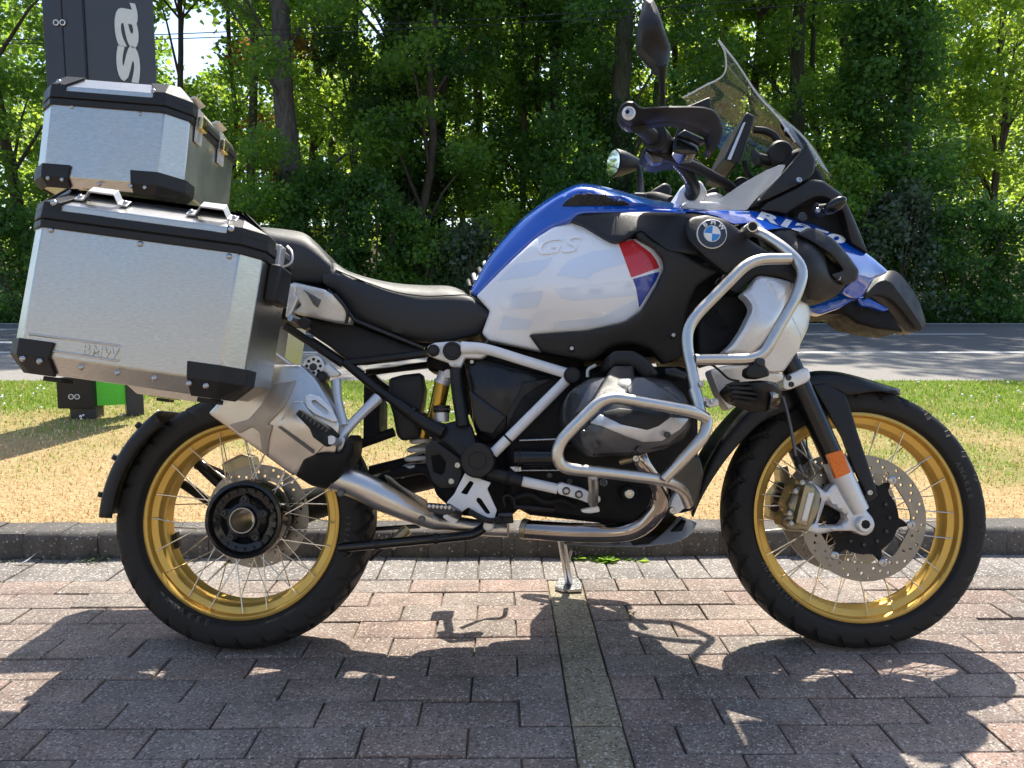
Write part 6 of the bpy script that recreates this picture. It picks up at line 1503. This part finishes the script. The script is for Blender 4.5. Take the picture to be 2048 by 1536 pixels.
panel('cockpit_cowl', Z(8, (1180, 1505), (1280, 1400), (1420, 1250), (1560, 1090), (1575, 1055), (1480, 1000), (1520, 995), (1590, 1050), (1650, 1170), (1640, 1260), (1600, 1310), (1450, 1390), (1300, 1460)), Z(8, (1180, 1500, .19), (1570, 1060, .165), (1640, 1250, .17), (1400, 1300, .185)), .02, 'black_plastic', bike, edge=.006, r=5)
block('cockpit_core', Z(8, (1180, 1500), (1480, 1090), (1570, 1060), (1700, 1250), (1780, 1380), (1700, 1480), (1500, 1536), (1250, 1540)), -.13, .13, 'engine_black', bike, .015)
panel('side_deflector', Z(8, (700, 1520), (840, 1505), (960, 1450), (1120, 1340), (1290, 1245), (1390, 1205), (1432, 1206), (1390, 1290), (1290, 1385), (1200, 1470), (1150, 1535), (900, 1540)), Z(8, (720, 1520, .20), (1430, 1205, .225), (1160, 1530, .21)), .003, 'deflector', bike, edge=.001, r=4)
# ------------------------------------------------------------------ wood beyond the road
def leaf_mat(name, c0, c1, t0, t1, rough=0.45):
    m, nt, p, L = _nodes(name)
    out = nt.nodes['Material Output']
    g = nt.nodes.new('ShaderNodeNewGeometry')
    a = nt.nodes.new('ShaderNodeMixRGB'); L.new(g.outputs['Random Per Island'], a.inputs[0]); a.inputs[1].default_value = (*c0, 1); a.inputs[2].default_value = (*c1, 1)
    b = nt.nodes.new('ShaderNodeMixRGB'); L.new(g.outputs['Random Per Island'], b.inputs[0]); b.inputs[1].default_value = (*t0, 1); b.inputs[2].default_value = (*t1, 1)
    L.new(a.outputs[0], p.inputs['Base Color']); p.inputs['Roughness'].default_value = rough; p.inputs['Specular IOR Level'].default_value = 0.4
    tl = nt.nodes.new('ShaderNodeBsdfTranslucent'); L.new(b.outputs[0], tl.inputs[0])
    mx = nt.nodes.new('ShaderNodeMixShader'); mx.inputs[0].default_value = 0.5
    L.new(p.outputs[0], mx.inputs[1]); L.new(tl.outputs[0], mx.inputs[2]); L.new(mx.outputs[0], out.inputs[0])
    MATS[name] = m
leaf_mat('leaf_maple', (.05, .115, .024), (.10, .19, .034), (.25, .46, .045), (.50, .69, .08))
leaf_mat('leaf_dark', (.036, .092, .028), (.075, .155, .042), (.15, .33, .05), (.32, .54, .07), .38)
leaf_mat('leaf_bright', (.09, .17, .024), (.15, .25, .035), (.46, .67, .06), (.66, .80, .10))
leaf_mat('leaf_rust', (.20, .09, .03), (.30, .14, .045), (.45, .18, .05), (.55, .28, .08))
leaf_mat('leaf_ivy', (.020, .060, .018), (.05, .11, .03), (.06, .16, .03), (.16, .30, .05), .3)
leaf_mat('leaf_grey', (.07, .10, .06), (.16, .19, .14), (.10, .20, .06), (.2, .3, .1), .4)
def bark_mat(name, c0, c1):
    m, nt, p, L = _nodes(name)
    tc = nt.nodes.new('ShaderNodeTexCoord'); mp = nt.nodes.new('ShaderNodeMapping'); mp.inputs['Scale'].default_value = (9, 9, 1.6); L.new(tc.outputs['Object'], mp.inputs[0])
    n = nt.nodes.new('ShaderNodeTexNoise'); n.inputs['Scale'].default_value = 2.4; n.inputs['Detail'].default_value = 9; n.inputs['Roughness'].default_value = .7; L.new(mp.outputs[0], n.inputs['Vector'])
    cr = nt.nodes.new('ShaderNodeValToRGB'); cr.color_ramp.elements[0].position = .35; cr.color_ramp.elements[1].position = .65
    cr.color_ramp.elements[0].color = (*c0, 1); cr.color_ramp.elements[1].color = (*c1, 1); L.new(n.outputs['Fac'], cr.inputs[0]); L.new(cr.outputs[0], p.inputs['Base Color'])
    p.inputs['Roughness'].default_value = .9
    bp = nt.nodes.new('ShaderNodeBump'); bp.inputs['Strength'].default_value = 1; bp.inputs['Distance'].default_value = .04; L.new(n.outputs['Fac'], bp.inputs['Height']); L.new(bp.outputs[0], p.inputs['Normal'])
    MATS[name] = m
bark_mat('bark_grey', (.05, .042, .036), (.15, .125, .105)); bark_mat('bark_brown', (.045, .032, .024), (.12, .085, .06)); bark_mat('bark_mossy', (.03, .034, .018), (.085, .085, .05))

def leaf_quads(C, size, up=0.35, w=.42):
    """Kite-shaped, slightly folded leaves at C."""
    n = len(C); N = rng.normal(0, 1, (n, 3)); N[:, 2] = np.abs(N[:, 2]) * (1 + up) + up * .4; N /= np.linalg.norm(N, axis=1)[:, None]
    A = rng.normal(0, 1, (n, 3)); A -= (A * N).sum(1)[:, None] * N; A /= np.linalg.norm(A, axis=1)[:, None]; Bv = np.cross(N, A)
    s = size[:, None]; V = np.empty((n, 4, 3)); fold = rng.uniform(.05, .28, (n, 1)) * s
    V[:, 0] = C - A * s * .5; V[:, 2] = C + A * s * .55
    V[:, 1] = C + Bv * s * w - N * fold; V[:, 3] = C - Bv * s * w - N * fold
    return V.reshape(-1, 3)
def clump(c, r, n, flat=.65):
    P = rng.normal(0, 1, (n, 3)); P /= np.linalg.norm(P, axis=1)[:, None]; P *= (rng.uniform(0, 1, (n, 1)) ** .45) * r; P[:, 2] *= flat
    P[:, 2] -= .25 * (P[:, 0] ** 2 + P[:, 1] ** 2) / max(r, .1)
    return P + c
GAPS = [(400, 70, 70, 85), (750, 45, 40, 65), (335, 25, 32, 50), (865, 20, 18, 26), (690, 130, 30, 20)]
def keep(px, py):
    for gx, gy, ax_, ay_ in GAPS:
        if ((px - gx) / ax_) ** 2 + ((py - gy) / ay_) ** 2 < 1: return False
    return True
def to_px(w_):
    d = Vector(w_) - Vector((0, 0, CAM_H)); f_ = d.dot(_f)
    return 1024 + F * d.x / f_, 768 - F * d.dot(_u) / f_

# trunks: px at py 430, px at py 0, width in px, depth, bark, leaf, ivy height (m), crown (clumps in view, above), label
TREES = [
 (588, 562, 46, 18.0, 'bark_grey', 'leaf_maple', 3.4, 34, 60, 'stout straight grey tree with ivy round its foot, right of the top case'),
 (708, 728, 13, 20.5, 'bark_brown', 'leaf_maple', 0, 26, 40, 'slim forked tree just right of the stout grey trunk'),
 (812, 800, 50, 19.0, 'bark_mossy', 'leaf_ivy', 7.5, 30, 50, 'broad tree wrapped top to bottom in ivy'),
 (842, 868, 17, 18.2, 'bark_brown', 'leaf_maple', 0, 26, 40, 'slender bare reddish trunk leaning to the right beside the ivy-wrapped tree'),
 (876, 872, 21, 19.5, 'bark_mossy', 'leaf_maple', 4.5, 24, 40, 'straight dark mossy trunk to the right of the slender reddish one'),
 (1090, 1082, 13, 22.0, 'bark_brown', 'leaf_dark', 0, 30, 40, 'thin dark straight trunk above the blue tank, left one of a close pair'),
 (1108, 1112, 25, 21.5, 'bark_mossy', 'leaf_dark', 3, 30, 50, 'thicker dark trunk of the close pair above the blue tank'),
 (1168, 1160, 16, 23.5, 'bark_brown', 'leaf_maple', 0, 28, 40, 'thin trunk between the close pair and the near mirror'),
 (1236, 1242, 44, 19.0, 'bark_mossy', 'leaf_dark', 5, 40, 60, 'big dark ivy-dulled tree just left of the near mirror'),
 (1352, 1345, 16, 24.0, 'bark_brown', 'leaf_bright', 0, 36, 40, 'thin tree behind the hand guard with bright leaves'),
 (1500, 1522, 20, 22.5, 'bark_brown', 'leaf_maple', 0, 36, 40, 'brown tree leaning behind the windscreen'),
 (1590, 1598, 32, 20.0, 'bark_mossy', 'leaf_maple', 3, 36, 50, 'straight dark trunk right of the windscreen top'),
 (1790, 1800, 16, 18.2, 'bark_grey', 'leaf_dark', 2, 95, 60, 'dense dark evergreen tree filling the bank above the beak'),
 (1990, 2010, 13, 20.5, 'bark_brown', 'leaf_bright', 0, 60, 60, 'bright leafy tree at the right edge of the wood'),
 (362, 358, 14, 21.0, 'bark_brown', 'leaf_maple', 0, 26, 40, 'thin reddish trunk beside the dark sign'),
 (505, 512, 18, 20.0, 'bark_brown', 'leaf_rust', 0, 7, 20, 'crooked tree with browning leaves left of the stout grey trunk'),
 (40, -30, 22, 18.6, 'bark_brown', 'leaf_maple', 2, 44, 60, 'leaning brown tree at the left edge behind the cases'),
 (210, 190, 24, 22.0, 'bark_brown', 'leaf_maple', 0, 34, 50, 'tree standing behind the dark sign'),
 (960, 950, 22, 25.0, 'bark_mossy', 'leaf_maple', 0, 40, 50, 'pale-leaved trunk deep in the wood above the seat'),
 (640, 632, 16, 25.5, 'bark_brown', 'leaf_bright', 0, 36, 40, 'thin sunlit trunk deep in the wood behind the grey one'),
 (1440, 1450, 18, 26.0, 'bark_brown', 'leaf_bright', 0, 40, 40, 'sunlit tree deep in the wood seen through the windscreen'),
 (1690, 1680, 18, 25.0, 'bark_brown', 'leaf_maple', 0, 40, 40, 'slim tree between the windscreen and the dark evergreen'),
 (470, 462, 11, 23.5, 'bark_brown', 'leaf_maple', 0, 12, 20, 'very thin trunk deep in the wood right of the top case'),
 (660, 668, 10, 24.0, 'bark_mossy', 'leaf_maple', 0, 8, 12, 'very thin dark trunk just right of the stout grey tree'),
 (768, 764, 10, 22.5, 'bark_brown', 'leaf_maple', 0, 8, 12, 'very thin trunk just left of the ivy-wrapped tree'),
 (925, 918, 12, 23.0, 'bark_mossy', 'leaf_maple', 0, 8, 12, 'thin dark trunk deep in the wood right of the mossy one'),
 (1040, 1046, 12, 22.0, 'bark_brown', 'leaf_maple', 0, 8, 12, 'thin trunk rising above the rear edge of the blue tank'),
 (1300, 1306, 12, 22.5, 'bark_mossy', 'leaf_maple', 0, 8, 12, 'thin dark trunk behind the near mirror stem'),
 (1555, 1548, 12, 23.5, 'bark_brown', 'leaf_maple', 0, 8, 12, 'thin trunk close left of the straight dark one beyond the windscreen'),
 (1645, 1650, 11, 22.0, 'bark_mossy', 'leaf_maple', 0, 8, 12, 'thin trunk right of the straight dark one beyond the windscreen'),
]
LEAVES_PER = 165
def grow(i, T):
    pb, pt, wpx, Y, bark, leaf, ivy, nv, na, label = T
    nv = int(nv * 1.5) if nv < 90 else nv
    a = ray_at(pb, 430, Y); b = ray_at(pt, 0, Y); dirv = (b - a) / (b.z - a.z)
    z0 = float(bank_z(a.x, Y)) - .3; H = rng.uniform(15, 19); r = wpx / F * Y / 2
    base = a + dirv * (z0 - a.z)
    tree = empty('tree', base); tag(tree, label, 'tree', 'trees of the wood across the road')
    # trunk
    P = []; R = []
    wob = rng.normal(0, .05 + .25 * (wpx < 22) * .3, (9, 2))
    for k in range(17):
        t = k / 16; z = t * (H - 2); w_ = catmull(wob, 17)[k]
        P.append(Vector((dirv.x * z + w_[0] * min(1, z), w_[1] * min(1, z), z))); R.append(max(.03, r * (1.12 - .8 * t) + r * .5 * math.exp(-z * 2.2)))
    V, Fc = tube_pts(P, R, 12); trunk = mesh_obj('trunk', V, Fc, bark, tree, smooth=80)
    # crown clumps: in view and above the frame
    cs = []
    spread = 1.9 if wpx < 30 else 2.4
    if leaf == 'leaf_dark' and nv > 90:            # evergreen, leafed to the ground
        for k in range(nv + 60):
            z = rng.uniform(.8, 9); w_ = 1.75 * (1.15 - z / 12)
            an = rng.uniform(0, 2 * math.pi); rr = w_ * rng.uniform(.35, 1)
            cs.append((Vector((dirv.x * z + rr * math.cos(an), rr * math.sin(an) * .8, z)), rng.uniform(.4, .65), 1))
    else:
        tries = 0
        while len(cs) < nv and tries < nv * 8:
            tries += 1
            z = rng.uniform(1.6, 9.5) if Y > 21 else rng.uniform(2.6, 9.0)
            an = rng.uniform(0, 2 * math.pi); rr = spread * rng.uniform(.15, 1) ** .7
            c = Vector((dirv.x * z + rr * math.cos(an), rr * math.sin(an), z))
            if not keep(*to_px(base + c)): continue
            cs.append((c, rng.uniform(.38, .75), 1))
    for k in range(int(na * .62)):
        z = 8.5 + (H - 8.5) * rng.uniform(0, 1); w_ = 3.2 * math.sqrt(max(.05, 1 - ((z - 11.5) / 7.5) ** 2)); an = rng.uniform(0, 2 * math.pi); rr = w_ * rng.uniform(.1, 1) ** .6
        cs.append((Vector((dirv.x * z + rr * math.cos(an), rr * math.sin(an), z)), rng.uniform(.7, 1.2), 0))
    LV = []; 
    for c, rc, near in cs:
        n = int(LEAVES_PER * (rc / .55) ** 2) if near else 60
        C = clump(np.array(c), rc, n); sz = rng.uniform(.075, .145, n) * (1 if near else 2.1) * (1 if Y < 21 else 1.15)
        LV.append(leaf_quads(C, sz))
    crown = np_mesh('crown', np.vstack(LV), 4, leaf, tree)
    # limbs out to a share of the clumps
    order = rng.permutation(len(cs))[:max(8, len(cs) // 5)]
    LVv = []; LF = []
    for k in order:
        c = cs[k][0]; zt = max(1.0, c.z - rng.uniform(.5, 1.8)); j = min(16, max(0, zt / (H - 2) * 16)); p0 = P[int(j)]
        mid = p0.lerp(c, .5) + Vector((0, 0, .25)); r0 = min(R[int(j)] * .55, .05)
        V, Fc = tube_pts([p0, mid, c], [r0, r0 * .6, .008], 6); limb = mesh_obj('limb', V, Fc, bark, tree, smooth=80)
    if ivy:
        n = int(900 * ivy * (r / .25) ** .5); z = rng.uniform(0, ivy, n) ** 1.0; an = rng.uniform(0, 2 * math.pi, n); rr = r * 1.05 + rng.exponential(.05, n) + .02
        C = np.c_[dirv.x * z + rr * np.cos(an), rr * np.sin(an), z]; np_mesh('ivy', leaf_quads(C, rng.uniform(.05, .11, n), .1), 4, 'leaf_ivy', tree)
for i, T in enumerate(TREES): grow(i, T)

# shrubs along the far edge of the road: px, top py, width m, depth, leaf
SHRUBS = [(20, 400, 2.2, 17.0, 'leaf_dark', 'dark shrub at the far left edge beside the side case'), (330, 430, 2.4, 17.6, 'leaf_maple', 'shrub glimpsed between the two aluminium cases'),
 (500, 400, 1.8, 17.2, 'leaf_bright', 'light shrub right of the top case at the foot of the grey tree'), (640, 335, 2.2, 17.0, 'leaf_dark', 'tall dark maple-like shrub above the pillion seat'), (745, 350, 2.0, 16.9, 'leaf_dark', 'dark rounded shrub above the dip of the rider seat'),
 (830, 425, 1.7, 16.8, 'leaf_maple', 'low shrub above the front of the rider seat'), (930, 455, 1.6, 16.9, 'leaf_grey', 'sparse greyish shrub left of the blue tank'), (1010, 420, 1.8, 17.4, 'leaf_bright', 'sunlit yellow-green shrub touching the blue tank'),
 (1150, 330, 2.4, 17.3, 'leaf_dark', 'dark shrub above the blue tank vent'), (1330, 330, 2.4, 17.2, 'leaf_dark', 'dark shrub behind the handlebar clamp'), (1500, 300, 2.4, 17.0, 'leaf_dark', 'dark shrub behind the display'),
 (1690, 330, 2.2, 17.0, 'leaf_maple', 'green shrub right of the windscreen foot'), (1800, 375, 2.0, 16.8, 'leaf_grey', 'silvery shrub right of the cockpit frame'), (1930, 400, 2.2, 16.8, 'leaf_dark', 'dark shrub above the beak tip'), (2050, 420, 2.2, 16.9, 'leaf_dark', 'shrub at the far right edge above the road')]
for px, py, wd, Y, leaf, label in SHRUBS:
    z0 = float(bank_z(0, Y)) - .05; top_ = ray_at(px, py, Y); Hs = top_.z - z0
    s = empty('shrub', (top_.x, Y, z0)); tag(s, label, 'shrub', 'shrubs along the far edge of the road')
    LV = []; n = int(42 * wd * Hs / 4)
    for k in range(n):
        z = Hs * rng.uniform(0, 1) ** .8; w_ = wd * .62 * math.sqrt(max(.12, 1 - (z / Hs) ** 2.2)); an = rng.uniform(0, 2 * math.pi); rr = w_ * rng.uniform(.2, 1) ** .6
        C = clump(np.array((rr * math.cos(an), rr * math.sin(an) * .7, z)), rng.uniform(.28, .5), 85, .8); LV.append(leaf_quads(C, rng.uniform(.06, .13, len(C)), .25))
    np_mesh('foliage', np.vstack(LV), 4, leaf, s)
    for k in range(5):
        an = rng.uniform(0, 2 * math.pi); V, Fc = tube_pts([(0, 0, 0), (.25 * wd * math.cos(an), .2 * wd * math.sin(an), Hs * .5), (.45 * wd * math.cos(an), .3 * wd * math.sin(an), Hs * .85)], [.03, .02, .006], 6); mesh_obj('stem', V, Fc, 'bark_brown', s)

# ground cover at the verge and the sunlit undergrowth and far wood beyond
n = 26000; x = rng.uniform(-14, 14, n); y = 16.35 + rng.exponential(.55, n); z = bank_z(x, y) + rng.uniform(0, 1, n) ** 2 * (.25 + .5 * vnoise(x, y, .8, 4)) * np.clip((y - 16.2) * 2.5, .1, 1)
tag(np_mesh('verge_plants', leaf_quads(np.c_[x, y, z], rng.uniform(.04, .10, n), .3), 4, 'leaf_dark'), 'low tangled plants along the far verge', 'plants', kind='stuff')
LV = []
for k in range(900):
    y = rng.uniform(22, 35); x = rng.uniform(-1, 1) * (y * .72 + 1); z = float(bank_z(x, y)) + rng.uniform(.0, 1) ** 1.4 * 5.5
    if not keep(*to_px((x, y, z))): continue
    if abs(to_px((x, y, z))[0] - 905) < 38 and to_px((x, y, z))[1] > 395: continue
    C = clump(np.array((x, y, z)), rng.uniform(.5, .9), 60); LV.append(leaf_quads(C, rng.uniform(.09, .17, 60), .3))
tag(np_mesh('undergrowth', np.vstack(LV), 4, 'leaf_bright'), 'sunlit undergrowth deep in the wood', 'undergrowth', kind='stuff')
LV = []
for k in range(1500):
    y = rng.uniform(38, 52); x = rng.uniform(-1, 1) * (y * .75 + 2); z = float(bank_z(x, y)) + rng.uniform(1.2, 17) 
    if not keep(*to_px((x, y, z))): continue
    C = clump(np.array((x, y, z)), rng.uniform(1.2, 2.0), 55); LV.append(leaf_quads(C, rng.uniform(.28, .45, 55), .3))
tag(np_mesh('far_wood', np.vstack(LV), 4, 'leaf_maple'), 'far trees closing off the field as one mass', 'wood', kind='stuff')
# post-and-rail fence by the dry field, in the gap above the seat
fx = ray_at(905, 420, 33.5); fz = float(bank_z(fx.x, 33.5))
fence = empty('field_fence', (fx.x, 33.5, fz)); tag(fence, 'dark wooden field fence seen through the gap above the rider seat', 'fence')
for k in range(-2, 4):
    V, Fc = tube_pts([(k * 1.1, 0, -.1), (k * 1.1, 0, 1.15)], [.06, .055], 8); mesh_obj('post', V, Fc, 'bark_brown', fence)
for z in (.45, .95):
    V, Fc = tube_pts([(-2.6, 0, z), (3.6, 0, z + .03)], [.045, .045], 6); mesh_obj('rail', V, Fc, 'bark_brown', fence)
# overhead wires
for (x0, y0, x1, y1, nm) in ((430, 62, 1300, 14, 'upper thin overhead wire crossing in front of the trees'), (430, 72, 1300, 28, 'lower thin overhead wire crossing in front of the trees')):
    a = ray_at(x0, y0, 15.6); b = ray_at(x1, y1, 15.6); d = (b - a); a = a - d * 1.6; b = b + d * 1.6
    P = [a.lerp(b, t / 24) - Vector((0, 0, .45 * (1 - (2 * t / 24 - 1) ** 2) - .40)) for t in range(25)]
    V, Fc = tube_pts(P, [.009] * 25, 6); tag(mesh_obj('overhead_wire', V, Fc, 'black_satin'), nm, 'wire', 'overhead wires along the road')
# ------------------------------------------------------------------ totem sign on the lawn
SY = 4.75
def at_ground(px, py):
    """Lawn point under a pixel."""
    for k in range(400):
        Y = 2.6 + k * .01; p = ray_at(px, py, Y)
        if p.z <= float(lawn_z(p.x, Y)): return p
    return p
sb = ray_at(165, 832, SY)
SZ = float(lawn_z(np.array(sb.x), np.array(SY)))
sign = empty('totem_sign', (sb.x, SY, SZ)); tag(sign, 'tall dark grey totem sign with pale upright lettering behind the top case', 'sign')
def sbox(name, x0, x1, y0, y1, z0, z1, m_, par=sign, bv=.004):
    V = [(x, y, z) for z in (z0, z1) for (x, y) in ((x0, y0), (x1, y0), (x1, y1), (x0, y1))]
    o = mesh_obj(name, V, [(0, 1, 2, 3), (4, 5, 6, 7), (0, 1, 5, 4), (1, 2, 6, 5), (2, 3, 7, 6), (3, 0, 4, 7)], m_, par, smooth=0); fix_normals(o); bevel(o, bv); return o
def sx(px, Y=SY): return ray_at(px, 0, Y).x - sb.x
def sxb(px, Y=SY): return ray_at(px, 800, Y).x - sb.x
pw = sx(160) - sx(92)
sbox('post', sxb(138), sxb(190), .0, .10, -.2, 4.4, 'sign_post')
sbox('post_cover', sx(89), sx(167), -.03, .12, .60, 4.4, 'sign_post')
sbox('cover_seam', sx(127), sx(129), -.0325, -.029, .60, 4.4, 'hole_dark', bv=0)
sbox('base_bracket', sxb(121), sxb(191), -.035, .13, .07, .26, 'black_satin')
# face panel angled away to the right
ang = rad(32)
def panel_len(px, x0, z):
    for k in range(400):
        l_ = k * .005; w_ = Vector((sb.x + x0 + l_ * math.cos(ang), SY + l_ * math.sin(ang), z)); d_ = w_ - Vector((0, 0, CAM_H)); f_ = d_.dot(_f)
        if 1024 + F * d_.x / f_ >= px: return l_
    return l_
ln = panel_len(296, sx(168), 3.3); lg = panel_len(246, sxb(188), .6)
pan_o = sbox('face_panel', 0, ln, 0, .06, .62, 4.4, 'sign_dark'); pan_o.location = (sx(168), .0, 0); pan_o.rotation_euler.z = ang
gp = sbox('green_skirt', 0, lg, .01, .05, .08, .62, 'sign_green'); gp.location = (sxb(188), .0, 0); gp.rotation_euler.z = ang
p2 = sbox('rear_post', 0, .10, 0, .10, -.2, .62, 'sign_post'); p2.location = (sxb(188) + lg * math.cos(ang), lg * math.sin(ang), 0); p2.rotation_euler.z = ang
for zz, pxs in ((ray_at(120, 50, SY).z - SZ, (117, 130)), (ray_at(150, 792, SY).z - SZ, (150, 162))):
    for px in pxs:
        V, Fc = lathe([(.0165, 0), (.0165, .006), (.0125, .006), (.0125, 0)], 24); o = mesh_obj('bolt_ring', V, Fc, 'letter_white', sign, smooth=30); fix_normals(o); o.location = (sx(px, SY) if zz > 1 else sxb(px), -.037, zz)
        V, Fc = lathe([(0, .003), (.012, .003), (.012, 0)], 12); o = mesh_obj('bolt', V, Fc, 'bolt_dark', sign, smooth=30); fix_normals(o); o.location = (sx(px, SY) if zz > 1 else sxb(px), -.037, zz)
# upright letters read from bottom to top
G, Gf = glyphs('sa', size=.62, extrude=.004, bold=.016, space=.92)
zb = ray_at(240, 153, SY).z - SZ
cx = panel_len(264, sx(168), 3.0)
V = [(cx - y * .40, -.004 - z, zb + (x - G[:, 0].min()) * .98) for x, y, z in G]
o = mesh_obj('lettering', V, Gf, 'sign_letter', sign, smooth=0); fix_normals(o); o.location = (sx(168), 0, 0); o.rotation_euler.z = ang

# ------------------------------------------------------------------ weeds by the kerb
def weed(name, px, py, n, size, spread, h, leaf, label, cat='weed', group=None, Y=None):
    p = ray_at(px, py, Y or (KERB_Y - .03)); x, y = p.x, (Y or (KERB_Y - .03)) + p.x * SKEW
    s = empty(name, (x, y, 0 if Y is None else p.z)); tag(s, label, cat, group)
    V = []
    for k in range(n):
        an = rng.uniform(0, 2 * math.pi); d = Vector((math.cos(an), math.sin(an) * .6, rng.uniform(.2, .9) * h)).normalized(); ln = size * rng.uniform(.6, 1.2); w_ = ln * (.32 if leaf != 'blade' else .045)
        sd = d.cross(Vector((0, 0, 1))).normalized() * w_; b = Vector((rng.normal(0, spread), rng.normal(0, spread * .25), 0)); m_ = b + d * ln * .55
        V += [[b, m_ + sd + Vector((0, 0, .004)), b + d * ln - Vector((0, 0, ln * .25)), m_ - sd + Vector((0, 0, .004))]]
    for q4 in V[:60]: pass
    A = np.array([[tuple(v) for v in f] for f in V]).reshape(-1, 3)
    o = np_mesh('leaves', A, 4, 'leaf_maple' if leaf == 'broad' else 'leaf_grey', s); 
    return s
weed('weed', 1225, 1108, 26, .055, .055, .5, 'broad', 'broad-leaved green weed growing in the kerb joint under the skid plate')
weed('weed', 1130, 1118, 10, .03, .03, .5, 'broad', 'small weed beside the side stand foot')
weed('grass_tuft', 190, 1118, 40, .05, .035, .8, 'blade', 'pale grass tuft at the kerb foot left of the rear wheel', 'grass tuft', 'grass tufts along the kerb foot')
weed('grass_tuft', 120, 1122, 22, .035, .03, .6, 'blade', 'smaller grass tuft at the kerb foot, leftmost but one', 'grass tuft', 'grass tufts along the kerb foot')
weed('grass_tuft', 30, 1124, 22, .035, .03, .6, 'blade', 'grass tuft at the kerb foot by the left edge', 'grass tuft', 'grass tufts along the kerb foot')
weed('grass_tuft', 850, 1118, 20, .03, .03, .7, 'blade', 'grass tuft at the kerb foot below the centre stand', 'grass tuft', 'grass tufts along the kerb foot')
weed('grass_tuft', 1010, 1116, 16, .03, .025, .7, 'blade', 'grass tuft at the kerb foot left of the side stand', 'grass tuft', 'grass tufts along the kerb foot')
weed('weed', 445, 1120, 10, .028, .04, .4, 'broad', 'green weed at the kerb foot seen through the rear spokes')
weed('weed', 1262, 1228, 7, .016, .01, .3, 'broad', 'tiny green sprig in a paving joint in the machine shadow', Y=2.06)
p = ray_at(62, 1112, KERB_Y - .05)
V = [(0, 0, .003), (.05, .012, .018), (.085, .03, .05), (.06, .025, .03), (.03, .018, .012)]
o = mesh_obj('dead_leaf', V, [(0, 1, 4), (1, 2, 3), (1, 3, 4)], 'bracket_pale', None, smooth=0); o.location = (p.x - .04, p.y + p.x * SKEW - .03, 0); tag(o, 'pale withered leaf lying against the kerb near the left edge', 'leaf')

# ------------------------------------------------------------------ the showroom behind the camera, which the bright metal mirrors
mat('render_cream', (0.62, 0.57, 0.49), 0.85, nscale=3, ncol=0.06, bump=0.3, bscale=60)
mat('plinth_grey', (0.22, 0.21, 0.20), 0.8, nscale=6)
mat('window_glass', (0.03, 0.035, 0.04), 0.06, nscale=2)
mat('window_frame', (0.06, 0.065, 0.07), 0.4)
shop = empty('showroom_building', (0, -9.0, -.012)); tag(shop, 'low cream showroom behind the camera, mirrored as a warm band in the side case', 'building')
sbox('wall', -16, 16, -8, 0, .45, 4.1, 'render_cream', shop, .02); sbox('plinth', -16.05, 16.05, -8.05, .05, 0, .45, 'plinth_grey', shop, .02); sbox('roof_fascia', -16.3, 16.3, -8.3, .3, 4.1, 4.45, 'plinth_grey', shop, .02)
for k in range(-3, 4):
    if k == 0:
        d_ = sbox('door', -1.1, 1.1, .0, .06, .46, 2.7, 'window_frame', shop, .01); sbox('pane', -1.0, -.05, .055, .075, .6, 2.6, 'window_glass', d_, 0); sbox('pane', .05, 1.0, .055, .075, .6, 2.6, 'window_glass', d_, 0)
    else:
        w_ = sbox('window', k * 4.4 - 1.2, k * 4.4 + 1.2, .0, .05, 1.2, 2.9, 'window_frame', shop, .01); sbox('pane', k * 4.4 - 1.12, k * 4.4 - .04, .045, .065, 1.28, 2.82, 'window_glass', w_, 0); sbox('pane', k * 4.4 + .04, k * 4.4 + 1.12, .045, .065, 1.28, 2.82, 'window_glass', w_, 0)
